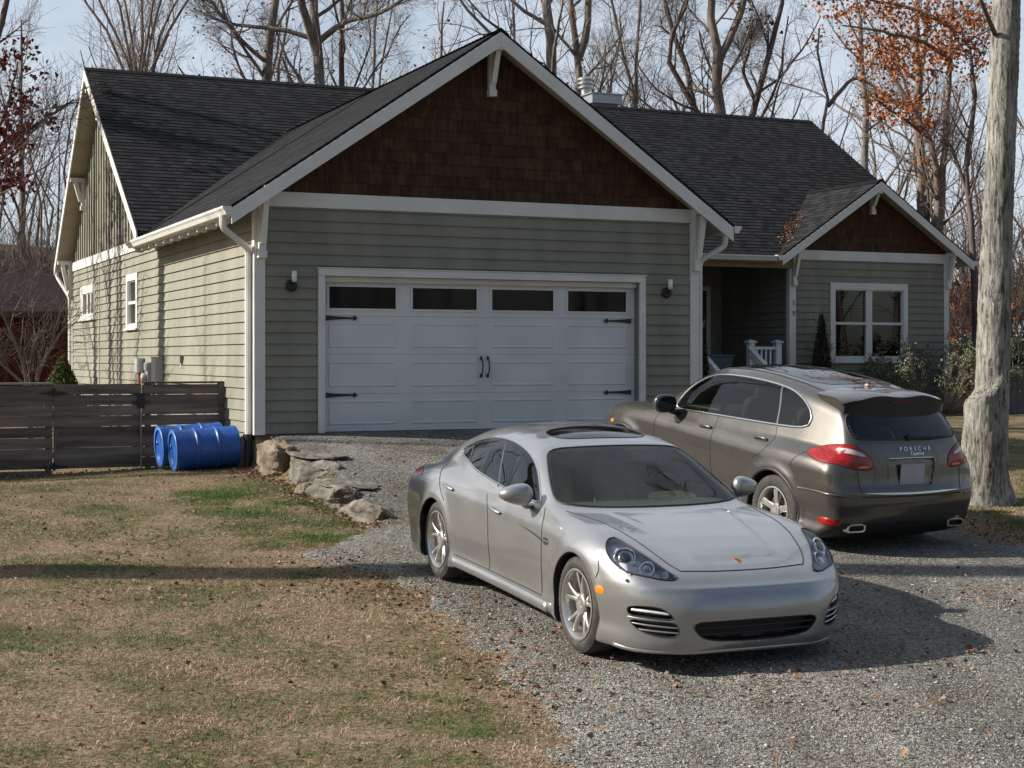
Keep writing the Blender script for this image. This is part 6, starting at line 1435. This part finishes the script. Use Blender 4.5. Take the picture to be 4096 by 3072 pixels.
# barrels
BLUE=mat('blue_barrel_plastic',(.014,.075,.31),.36,col2=(.03,.11,.38),scale=7,spec=.5,bump=.05)
def barrel(label,u,v,rz,dz=0):
    B=empty('barrel',(0,0,0),0,label,'barrel','blue barrels lying by the fence')
    r=.285;L_=.88;prof=[(0,.015),(r-.06,.015),(r-.05,.0),(r-.012,.0),(r,.012),(r,.05),(r-.006,.07),(r-.004,.27),(r+.010,.285),(r+.010,.30),(r-.004,.315),(r-.004,.56),(r+.010,.575),(r+.010,.59),(r-.004,.605),(r-.006,.81),(r,.83),(r,.868),(r-.012,L_),(r-.05,L_),(r-.06,L_-.02),(0,L_-.02)]
    b=MB();b.lathe(prof,48,ax=0);o=b.build('drum',BLUE,B,smooth=True);o.data.set_sharp_from_angle(angle=R(35))
    b=MB();b.lathe([(r-.055,.004),(r+.004,.004),(r+.006,-.004),(r-.05,-.006)],48,ax=0,caps=False);b.build('rim_ring',mat('pale_blue_plastic',(.05,.16,.45),.4),B,smooth=True)
    b=MB()
    b.lathe([(0,.0),(.035,.0),(.035,-.012),(0,-.014)],16,c=(.015,.15,.05),ax=0);b.build('bung',BLUE,B,smooth=True)
    x,y=hw(u,v);x2,y2=hw(u+L_*math.cos(rz),v+L_*math.sin(rz));z1,z2=gz(x,y)+r+dz,gz(x2,y2)+r+dz
    B.location=(x,y,z1);B.rotation_euler=(0,-math.asin((z2-z1)/L_)-.03,TH+rz);return B
barrel('near blue plastic barrel lying on its side in front of the other',-1.08,.30,.02,.0)
barrel('far blue plastic barrel lying on its side against the fence',fu(159,.86),.86,.03,.04)
# fence and gate
BRD=mat('weathered_fence_board',(.105,.082,.068),.85,col2=(.20,.165,.14),scale=2.2,detail=9,bump=.6,bscale=22,stretch=(.5,6,6),spec=.2,island=.3)
V0=1.77;ZT=.655
def boards(mb,u0,u1,v,z0s,h=.142,th=.022,g=None,jag=.004):
    for z in z0s:
        d=g.normal()*jag;mb.box(u0,u1,v-th/2+d*.3,v+th/2+d*.3,z+d,z+h+d)
g=np.random.default_rng(4)
ztop=[ZT-.15*(k+1) for k in range(8)]
def fence(label,u0,u1,v,posts,zt,group=None):
    F_=empty('fence',(HX,HYY,0),TH,label,'fence');m=MB();boards(m,u0,u1,v,[z for z in zt if z>-1.1],g=g);m.build('boards',BRD,F_)
    for u in posts:
        x,y=hw(u,v);m=MB();m.box(u-.045,u+.045,v+.013,v+.10,gz(x,y)-.2,ZT+.0);m.build('post',BRD,F_)
    return F_
u1=fu(225,V0);ug=fu(141,V0);uh=fu(53.5,V0)
Fr=fence('short weathered slatted fence panel between the gate and the house wall',ug+.01,u1,V0,[u1-.05,ug+.10],ztop)
m=MB();m.box(u1-.10,u1-.01,V0-.034,V0-.012,-.62,ZT);m.build('end_board',BRD,Fr)
m=MB();m.box(ug+.01,u1,V0-.02,V0+.09,ZT+.002,ZT+.03);m.build('cap_rail',mat('fence_cap',(.10,.06,.05),.8),Fr)
Fl=fence('long weathered board fence left of the gate, running out of view',-12.5,uh-.02,V0-.03,[-12.2,-10,-7.9,uh-.08],[z-.0 for z in ztop]+[ztop[-1]-.15])
m=MB();m.box(-12.5,uh-.02,V0-.06,V0+.06,ZT+.001,ZT+.028);m.build('cap_rail',mat('fence_cap_light',(.30,.29,.27),.8),Fl)
Gt=empty('gate',(HX,HYY,0),TH,'closed weathered board gate with black diamond hinges in the left fence','gate')
m=MB();boards(m,uh,ug-.015,V0-.01,ztop,g=g,h=.146);m.build('boards',BRD,Gt)
m=MB();m.box(uh+.02,uh+.12,V0+.002,V0+.03,ztop[-1],ZT-.02);m.box(ug-.13,ug-.03,V0+.002,V0+.03,ztop[-1],ZT-.02);m.build('frame',BRD,Gt)
for z in (.53,-.51):
    m=MB();m.prism([(uh-.22,z),(uh-.03,z+.03),(uh-.0,z+.085),(uh+.03,z+.03),(uh+.22,z),(uh+.03,z-.03),(uh,z-.06),(uh-.03,z-.03)],1,V0-.06,V0-.045);m.build('hinge',BLK,Gt)
m=MB();m.box(ug-.05,ug+.04,V0-.06,V0-.03,.30,.52);m.box(ug-.13,ug+.10,V0-.07,V0-.055,.38,.41);m.build('latch',BLK,Gt)
m=MB();m.tube([(ug-.01,V0-.05,.25),(ug-.005,V0-.05,-.62)],.014,6);m.build('drop_rod',mat('galv_rod',(.25,.2,.18),.5),Gt)
m=MB();m.tube([(uh+.03,V0-.08,.02),(uh-.0,V0-.12,-.28),(uh-.10,V0-.20,-.5),(uh-.14,V0-.22,-.72)],[.022,.018,.014,.012],6);st_=m.build('stick',BK_D,None,loc=None);st_.location=(HX,HYY,0);st_.rotation_euler=(0,0,TH);tag(st_,'thin dark stick leaning on the gate at its hinge side','stick')
# neighbour's red building
NB=empty('red_building',(-18,45,0),R(4),'dark red wooden building with a low shingle roof behind the left fence','building')
RED=mat('red_board_wall',(.07,.016,.012),.85,col2=(.115,.03,.018),scale=1.5,detail=7,stretch=(2,2,.4),spec=.15)
z0=gz(-18,45)-.6
m=MB();m.box(-9,8.6,-3,5,z0,2.35)
x=-9
while x<8.6:
    m.box(x,x+.03,-3.02,-3,z0,2.35);x+=.3
m.build('wall',RED,NB)
m=MB();m.add([(-9.4,-3.6,2.25),(9,-3.6,2.25),(9,1,3.55),(-9.4,1,3.55),(9,5.6,2.25),(-9.4,5.6,2.25),(-9.4,-3.6,2.13),(9,-3.6,2.13),(9,1,3.43),(-9.4,1,3.43),(9,5.6,2.13),(-9.4,5.6,2.13)],[(0,1,2,3),(3,2,4,5),(6,9,8,7),(9,11,10,8),(0,6,7,1),(5,4,10,11),(1,7,8,2),(2,8,10,4),(0,3,9,6),(3,5,11,9)])
m.build('roof',mat('plum_shingle',(.018,.013,.015),.95,col2=(.035,.026,.028),scale=6,stretch=(1,4,4),spec=.03),NB)
m=MB();m.box(-9.4,9,-3.62,-3.6,2.1,2.26);m.build('fascia_board',mat('dark_fascia',(.05,.04,.03),.8),NB)
# brick house, white shed and grey fence far right
p=pw(2010,640,62)
BH=empty('brick_house',(p.x+1.5,62,gz(p.x,62)),R(-8),'red brick house glimpsed between the wing and the big trunk','building')
BR=mat('red_brick',(.22,.075,.05),.85,col2=(.30,.12,.08),scale=9);hz=gz(p.x,62)
def zz(oy,Y=62):return CZ+(HY-oy*.46293)/F*Y
m=MB();m.box(-5,4.4,0,7,-.5,zz(660)-hz);m.build('wall',BR,BH)
m=MB();a,b_=zz(655)-hz,zz(612)-hz;m.add([(-5.4,-.4,a),(4.8,-.4,a),(4.8,3.5,b_),(-5.4,3.5,b_),(4.8,7.4,a),(-5.4,7.4,a)],[(0,1,2,3),(3,2,4,5),(0,3,5),(1,4,2)]);m.build('roof',mat('grey_far_roof',(.05,.045,.045),.95,spec=.05),BH)
m=MB();m.box(-5.4,4.8,-.46,-.40,a-.22,a);m.build('gutter',WHT,BH)
f=MB();f.box(-.1,.8,-.04,0,.9,2.1);fo=f.build('window',WHT,BH);f=MB();f.box(0,.7,-.05,-.045,1.,2.);f.build('pane',DARKG,fo)
p=pw(2215,700,48);m=MB()
WS_=empty('white_shed',(p.x+1.2,48,gz(p.x,48)),R(-6),'white shed roofed in pale metal at the right edge beyond the big trunk','shed')
m.box(-2,3,0,3,-.3,zz(725,48)-gz(p.x,48));m.build('wall',mat('white_shed_wall',(.45,.48,.52),.6,col2=(.55,.57,.60),scale=2),WS_)
a,b_=zz(725,48)-gz(p.x,48),zz(690,48)-gz(p.x,48);m=MB();m.add([(-2.3,-.3,a),(3.3,-.3,a),(3.3,1.5,b_),(-2.3,1.5,b_),(3.3,3.3,a),(-2.3,3.3,a)],[(0,1,2,3),(3,2,4,5),(0,3,5),(1,4,2)]);m.build('roof',mat('pale_metal_roof',(.62,.65,.70),.4,metal=.3),WS_)
p1=pw(2168,860,33);Fq=empty('fence',(p1.x,33,gz(p1.x,33)),R(2),'dark grey board fence at the right edge behind the big trunk','fence');m=MB();x=0
zf0=zz(790,33)-gz(p1.x,33)
while x<7:
    m.box(x,x+.14,0,.02,-.2,zf0+g.normal()*.01);x+=.15
m.build('boards',mat('grey_far_fence',(.10,.10,.11),.85,col2=(.15,.15,.16),scale=3),Fq)
for x in (0,2.4,4.8,7):
    m=MB();m.box(x-.05,x+.05,.025,.12,-.2,zf0);m.build('post',MATS['grey_far_fence'],Fq)
# ------------------------------------------------------------------ shrubs
LF_G=leafmat('grey_green_leaves',[(.08,.10,.05),(.15,.18,.10),(.25,.27,.18),(.10,.12,.07)],.6);LF_E=leafmat('dark_evergreen_leaves',[(.010,.022,.010),(.025,.045,.018),(.05,.06,.025)],.6);LF_C=leafmat('spruce_green',[(.05,.07,.025),(.10,.12,.05),(.14,.13,.06)],.7)
def shrub(name,label,x,y,z,w,h,n,leafm,size,seed,stems=26,shape='dome',group=None,cat='shrub',bk=None):
    g=np.random.default_rng(seed);S=empty(name,(x,y,z),0,label,cat,group)
    k=stems;a=g.uniform(0,6.283,k);rad=np.sqrt(g.random(k))*w*.5;tz=h*(1-.35*(rad/(w*.5))**2)*g.uniform(.75,1.08,k)
    if shape=='cone':rad*=.3
    base=np.stack([np.cos(a)*rad*.2,np.sin(a)*rad*.2,np.zeros(k)],1);tip=np.stack([np.cos(a)*rad,np.sin(a)*rad,tz],1)
    P=np.stack([base*(1-t)+tip*t+np.stack([np.cos(a)*w*.08*math.sin(t*3.1),np.sin(a)*w*.08*math.sin(t*3.1),0*a+h*.08*math.sin(t*3.1)],1)+g.normal(size=(k,3))*.01*(t>0) for t in np.linspace(0,1,7)],1)
    Rr=np.full((k,7),.011)*np.linspace(1,.35,7);A,Ar=children(P,Rr,9,4,.30,.6,.7,.05,.18,.25,g,.08);B_,Br=children(A,Ar,4,3,.6,.6,.6,.03,.18,.2,g,.05)
    Vs=[];Qs=[];o=0
    for q,r in ((P,Rr),(A,np.maximum(Ar,.003)),(B_,np.maximum(Br,.002))):
        V,Q=tubes(q,r,3);Vs.append(V);Qs.append(Q+o);o+=len(V)
    npmesh('stems',np.vstack(Vs),np.vstack(Qs),bk or BK_B,S)
    if shape=='cone':
        t=g.random(n)**1.3;r_=(1-t)**.8*w*.5*(.75+.35*g.random(n));aa=g.uniform(0,6.283,n);L_=np.stack([np.cos(aa)*r_,np.sin(aa)*r_,t*h],1)
    else:
        C=np.concatenate([B_.reshape(-1,3),A[:,1:].reshape(-1,3)]);L_=C[g.integers(0,len(C),n)]+g.normal(size=(n,3))*size*.8
    leaf_mesh('foliage',L_,size,leafm,S,g);return S
def hp(u,v): x,y=hw(u,v);return x,y,gz(x,y)
shrub('shrub','feathery grey-green shrub in front of the wing window',*hp(16.2,5.5),3.3,1.55,4800,LF_G,.048,1,stems=46)
shrub('shrub','looser grey-green shrub at the wing corner, right of the window',*hp(17.9,5.4),2.7,1.95,4200,LF_G,.048,2,stems=40)
shrub('shrub','low dark green shrub beside the big trunk behind the brown suv',*hp(19.2,6.0),2.6,1.6,6500,LF_E,.06,3,stems=40)
shrub('shrub','small grey-green shrub under the left of the wing window',*hp(14.9,5.9),1.5,.85,2200,LF_G,.05,4,stems=26)
shrub('arborvitae','narrow dark evergreen beside the numbered corner post',*hp(13.85,6.45),.62,2.05,5200,LF_E,.045,5,shape='cone')
shrub('climbing_plant','dark climbing plant beside the garage corner board at the stairs',*hp(fu(701,5.0),5.0),.45,1.75,2600,LF_E,.05,6,shape='cone')
x,y=hw(-.7,13.6);shrub('spruce','small pale green conifer by the side wall behind the gate',x,y,gz(x,y),1.25,1.45,3600,LF_C,.06,7,shape='cone')
T=make_tree('young_tree','small bare young tree with pale stems behind the fence at left',[([(-8.3,27,gz(-8.3,27)-.1),(-8.35,27,.7),(-8.7,27,1.6),(-9.1,27,2.3)],.05,.012),([(-8.3,27,.3),(-8.1,27,1.0),(-7.7,27,1.6)],.035,.01),([(-8.35,27,.5),(-8.9,27,1.0),(-9.4,27,1.3)],.03,.01)],71,BK_L,None,limbs=8,dens=(5,4,3),limb_len=.5,ang=.7,rmin=.004,crown_t=.15)
T=make_tree('young_tree','bare branches reaching in from the left edge above the fence',[([(-13.5,30,gz(-13.5,30)),(-13.2,30,2.),(-11.9,29.5,3.0),(-10.4,29,3.7),(-9.2,28.6,4.1)],.07,.012),([(-13.2,30,1.8),(-11.8,29.6,2.3),(-10.2,29.2,2.7)],.05,.01)],72,BK_L,None,limbs=9,dens=(5,4,3),limb_len=.32,ang=.6,rmin=.004,crown_t=.2)
# bin on the porch
Bn=empty('storage_bin',(*hw(12.0,7.7),.42),TH,'grey-blue storage bin on the porch by the stair railing','bin')
m=MB();m.add([(-.24,-.24,0),(.24,-.24,0),(.24,.24,0),(-.24,.24,0),(-.29,-.29,.62),(.29,-.29,.62),(.29,.29,.62),(-.29,.29,.62)],[(0,3,2,1),(4,5,6,7),(0,1,5,4),(1,2,6,5),(2,3,7,6),(3,0,4,7)]);m.build('tub',mat('blue_grey_plastic',(.10,.14,.18),.5),Bn,bev=.02)
m=MB();m.box(-.31,.31,-.31,.31,.622,.67);m.build('lid',MATS['blue_grey_plastic'],Bn,bev=.015)
# ------------------------------------------------------------------ grass, leaves, loose stones
def lawn_pts(n,seed,x0,x1,y0,y1,near=True):
    g=np.random.default_rng(seed);Y=y0+(y1-y0)*g.random(n)**1.15;xl=np.maximum(x0,-.36*Y-.6);X=xl+(np.minimum(x1,.36*Y+.6)-xl)*g.random(n);return X,Y,g
def grassmat():
    m=bpy.data.materials.new('winter_grass');m.use_nodes=True;N,L=nt(m);b=N['Principled BSDF'];b.inputs['Roughness'].default_value=.8;b.inputs['Specular IOR Level'].default_value=.2
    tc=N.new('ShaderNodeTexCoord')
    def noise(s,o):
        mp=N.new('ShaderNodeMapping');mp.inputs['Location'].default_value=(o,o*.7,0);L.new(tc.outputs['Object'],mp.inputs[0]);n=N.new('ShaderNodeTexNoise');n.inputs['Scale'].default_value=s;n.inputs['Detail'].default_value=4;n.inputs['Roughness'].default_value=.6;L.new(mp.outputs[0],n.inputs[0]);return n.outputs[0]
    g=N.new('ShaderNodeNewGeometry')
    def ramp(f,st):
        r=N.new('ShaderNodeValToRGB');cr=r.color_ramp
        while len(cr.elements)<len(st):cr.elements.new(.5)
        for e,(p,c) in zip(cr.elements,st):e.position=p;e.color=(*c,1)
        L.new(f,r.inputs[0]);return r.outputs[0]
    dry=ramp(g.outputs['Random Per Island'],[(0,(.22,.135,.09)),(.35,(.42,.305,.208)),(.7,(.58,.46,.345)),(1,(.20,.115,.08))])
    grn=ramp(g.outputs['Random Per Island'],[(0,(.04,.095,.018)),(.4,(.07,.14,.03)),(.75,(.13,.18,.055)),(1,(.24,.22,.12))])
    at=N.new('ShaderNodeAttribute');at.attribute_name='lush'
    a0=N.new('ShaderNodeMath');a0.operation='MULTIPLY_ADD';a0.inputs[1].default_value=.55;L.new(noise(4.2,9.),a0.inputs[0]);L.new(noise(1.0,3.),a0.inputs[2])
    ad=N.new('ShaderNodeMath');ad.operation='ADD';L.new(a0.outputs[0],ad.inputs[0]);L.new(at.outputs['Fac'],ad.inputs[1])
    ad2=N.new('ShaderNodeMath');ad2.operation='MULTIPLY_ADD';ad2.inputs[1].default_value=.22;L.new(g.outputs['Random Per Island'],ad2.inputs[0]);L.new(ad.outputs[0],ad2.inputs[2])
    fr=N.new('ShaderNodeMapRange');fr.inputs[1].default_value=.83;fr.inputs[2].default_value=.95;L.new(ad2.outputs[0],fr.inputs[0])
    mx=N.new('ShaderNodeMix');mx.data_type='RGBA';L.new(fr.outputs[0],mx.inputs[0]);L.new(dry,mx.inputs[6]);L.new(grn,mx.inputs[7]);L.new(mx.outputs[2],b.inputs['Base Color'])
    t=N.new('ShaderNodeBsdfTranslucent');L.new(mx.outputs[2],t.inputs[0]);ms=N.new('ShaderNodeMixShader');ms.inputs[0].default_value=.3;L.new(b.outputs[0],ms.inputs[1]);L.new(t.outputs[0],ms.inputs[2]);L.new(ms.outputs[0],N['Material Output'].inputs[0])
    return m
GRM=grassmat()
def grass(name,label,n,seed,x0,x1,y0,y1,hl,wd):
    X,Y,g=lawn_pts(n,seed,x0,x1,y0,y1);sd=gravel_sd(X,Y)
    p=sstep(.12,-.15,sd)*(.35+.65*sstep(.25,.6,vnoise(X,Y,.45,9)));u,v=wh(X,Y)
    if name=='lush_grass':p=p*sstep(-2.0,-.9,u)*sstep(-6.5,-5.7,v)*sstep(-.8,-2.6,v)*(.15+1.0*sstep(.35,.62,vnoise(X,Y,.38,21)+.25*vnoise(X,Y,.12,22)))
    keep=(g.random(n)<p)&~((u>-.02)&(v>-.05)&(u<18))&(np.abs(X)<.36*Y+1);X=X[keep];Y=Y[keep];sd=sd[keep];u=u[keep];v=v[keep];k=len(X);Z=ground(X,Y)-.004
    lush=.20*np.exp(-((u+.6)/.95)**2)*sstep(-6.6,-5.6,v)*sstep(-.6,-3.0,v)-.10*sstep(-.4,-.05,sd)+.05*np.exp(-((v+3)/3)**2)
    a=g.uniform(0,6.283,k);ln=hl*(.5+.9*g.random(k))*(.6+.8*vnoise(X,Y,.6,2));tl=g.normal(size=(k,2))*.75
    D=unit(np.stack([tl[:,0],tl[:,1],np.ones(k)*.8],1));S=np.stack([np.cos(a),np.sin(a),0*a],1)*(wd*(.6+.8*g.random(k)))[:,None];B0=np.stack([X,Y,Z],1)
    M=B0+D*(ln*.55)[:,None];T=B0+(D*np.array([1.35,1.35,.72]))*ln[:,None]
    V=np.stack([B0-S,B0+S,M+S*.8,M-S*.8,T],1).reshape(-1,3);i=np.arange(k)[:,None]*5
    Q=np.concatenate([np.hstack([i,i+1,i+2,i+3]),np.hstack([i+3,i+2,i+4,i+4])])
    # tips as degenerate-free triangles: use a thin quad instead
    T2=T+S*.12;V=np.stack([B0-S,B0+S,M+S*.8,M-S*.8,T2,T-S*.12],1).reshape(-1,3);i=np.arange(k)[:,None]*6;Q=np.concatenate([np.hstack([i,i+1,i+2,i+3]),np.hstack([i+3,i+2,i+4,i+5])])
    o=npmesh(name,V,Q,GRM,None,smooth=False);at=o.data.attributes.new('lush','FLOAT','POINT');at.data.foreach_set('value',np.repeat(lush,6).astype(np.float32));return tag(o,label,'grass',kind='stuff')
grass('lawn_grass','short winter lawn of straw and green tufts on the left',380000,1,-7.8,3.2,7.6,23.5,.033,.0032)
grass('lush_grass','patch of brighter green grass along the foot of the boulder row',90000,3,-4.2,-.9,15.4,20.6,.045,.0035)
grass('lawn_grass','thin winter grass around the big tree on the right',70000,2,4.8,14,14.5,34,.05,.005)
LEAFL=leafmat('fallen_leaf',[(.11,.05,.03),(.20,.095,.055),(.30,.19,.12),(.16,.05,.03),(.34,.25,.17),(.09,.05,.03)],.8,.1)
g=np.random.default_rng(15);pts=[]
def scat(n,fx,fy):
    x=fx(n);y=fy(n);pts.append(np.stack([x,y],1))
scat(1700,lambda n:g.uniform(-7,3,n),lambda n:g.uniform(8,22,n));scat(260,lambda n:g.uniform(-1,6,n),lambda n:g.uniform(8,16,n))
def along(P,n,w):
    P=np.array(P,float);d=np.r_[0,np.cumsum(np.linalg.norm(np.diff(P,axis=0),axis=1))];t=g.uniform(0,d[-1],n);q=np.stack([np.interp(t,d,P[:,0]),np.interp(t,d,P[:,1])],1)+g.normal(size=(n,2))*w;pts.append(q)
along([hw(-.25,-.3),hw(-.2,-1.6),hw(-.2,-2.9),hw(-.12,-4.2),hw(-.05,-5.3)],900,.13);along([hw(-5,1.45),hw(-2,1.45),hw(-.3,.9),hw(-.2,-.2)],420,.16);along([hw(-.15,.0),hw(.1,-.4)],160,.12)
gg2=[gp(590,1210),gp(800,1250),gp(905,1295),gp(980,1345),gp(1050,1405),gp(1110,1475),gp(1180,1560)];along([(p.x,p.y) for p in gg2],650,.30)
along([(p.x,p.y) for p in (gp(1400,1470),gp(1600,1480),gp(1900,1470),gp(2100,1420),gp(2200,1400))],150,.25);along([(p.x,p.y) for p in (gp(2090,1120),gp(2150,1150),gp(2240,1180))],420,.25);along([(p.x,p.y) for p in (gp(1990,1280),gp(2100,1290),gp(2210,1320))],90,.3)
along([(p.x,p.y) for p in (gp(120,1280),gp(500,1275),gp(900,1290))],260,.3);along([(p.x,p.y) for p in (gp(50,1130),gp(350,1180),gp(200,1230))],200,.4)
P=np.vstack(pts);u,v=wh(P[:,0],P[:,1]);P=P[~((u>.0)&(v>-.03)&(u<18))];Z=ground(P[:,0],P[:,1])+.035*(gravel_sd(P[:,0],P[:,1])>0)+g.uniform(.004,.03,len(P))
tag(leaf_mesh('fallen_leaves',np.stack([P[:,0],P[:,1],Z],1),.037,LEAFL,None,g,flat=.85),'brown oak leaves scattered over lawn and gravel','leaves',kind='stuff')
n=620;t=g.random(n);s=t*1.9;zr=3.30+s*.52;vv=RV-(RZ-zr)/SF;uu=WU-(WZ-zr)/WS
L3=np.stack([uu-.02+g.normal(size=n)*(.05+.12*t*(t<.75)),vv-.05+g.normal(size=n)*.07,zr+.02+g.random(n)*.03],1);L3[:,2]=np.maximum(zmain(0)*0+RZ-SF*(RV-L3[:,1]),WZ-WS*(WU-L3[:,0]))+.014+g.random(n)*.014
keep=(t<.35)&(g.random(n)<.5)|((t>.35)&(t<.8))|(t>.9)
o=leaf_mesh('roof_leaves',L3[keep],.048,LEAFL,None,g,flat=.92);o.location=(HX,HYY,0);o.rotation_euler=(0,0,TH);tag(o,'drift of dry leaves in the roof valley beside the wing gable','leaves',kind='stuff')
# loose gravel
g=np.random.default_rng(16);n=52000;Y=7.8+g.random(n)**1.5*13.5;X=g.uniform(-4.5,9,n);sd=gravel_sd(X,Y);keep=(sd>-.12-.2*g.random(n))&(np.abs(X)<.35*Y+.4);X=X[keep];Y=Y[keep];k=len(X);Z=ground(X,Y)+.030*np.clip(sd[keep]/.12,-.1,1)
oc=np.array([(1,0,0),(0,1,0),(-1,0,0),(0,-1,0),(0,0,1),(0,0,-.6)],float);s=g.uniform(.004,.0105,k)*(1+(g.random(k)<.05)*.8);V=oc[None]*(1+.45*g.normal(size=(k,6,1)).clip(-1,1))*s[:,None,None]*np.stack([g.uniform(.7,1.4,k),g.uniform(.7,1.4,k),g.uniform(.4,.9,k)],1)[:,None]
a=g.uniform(0,6.28,k);c,s_=np.cos(a)[:,None],np.sin(a)[:,None];V=np.stack([V[...,0]*c-V[...,1]*s_,V[...,0]*s_+V[...,1]*c,V[...,2]],-1)+np.stack([X,Y,Z+.002],1)[:,None]
i=np.arange(k)[:,None]*6;Q=np.concatenate([i+np.array([f]) for f in ((0,1,4),(1,2,4),(2,3,4),(3,0,4),(1,0,5),(2,1,5),(3,2,5),(0,3,5))])
STN=leafmat('gravel_stone',[(.11,.107,.10),(.20,.195,.185),(.28,.275,.255),(.42,.41,.38),(.17,.155,.13)],.85,0)
tag(npmesh('loose_stones',V.reshape(-1,3),Q,STN,None,smooth=False),'loose grey crushed stones over the driveway','gravel',kind='stuff')
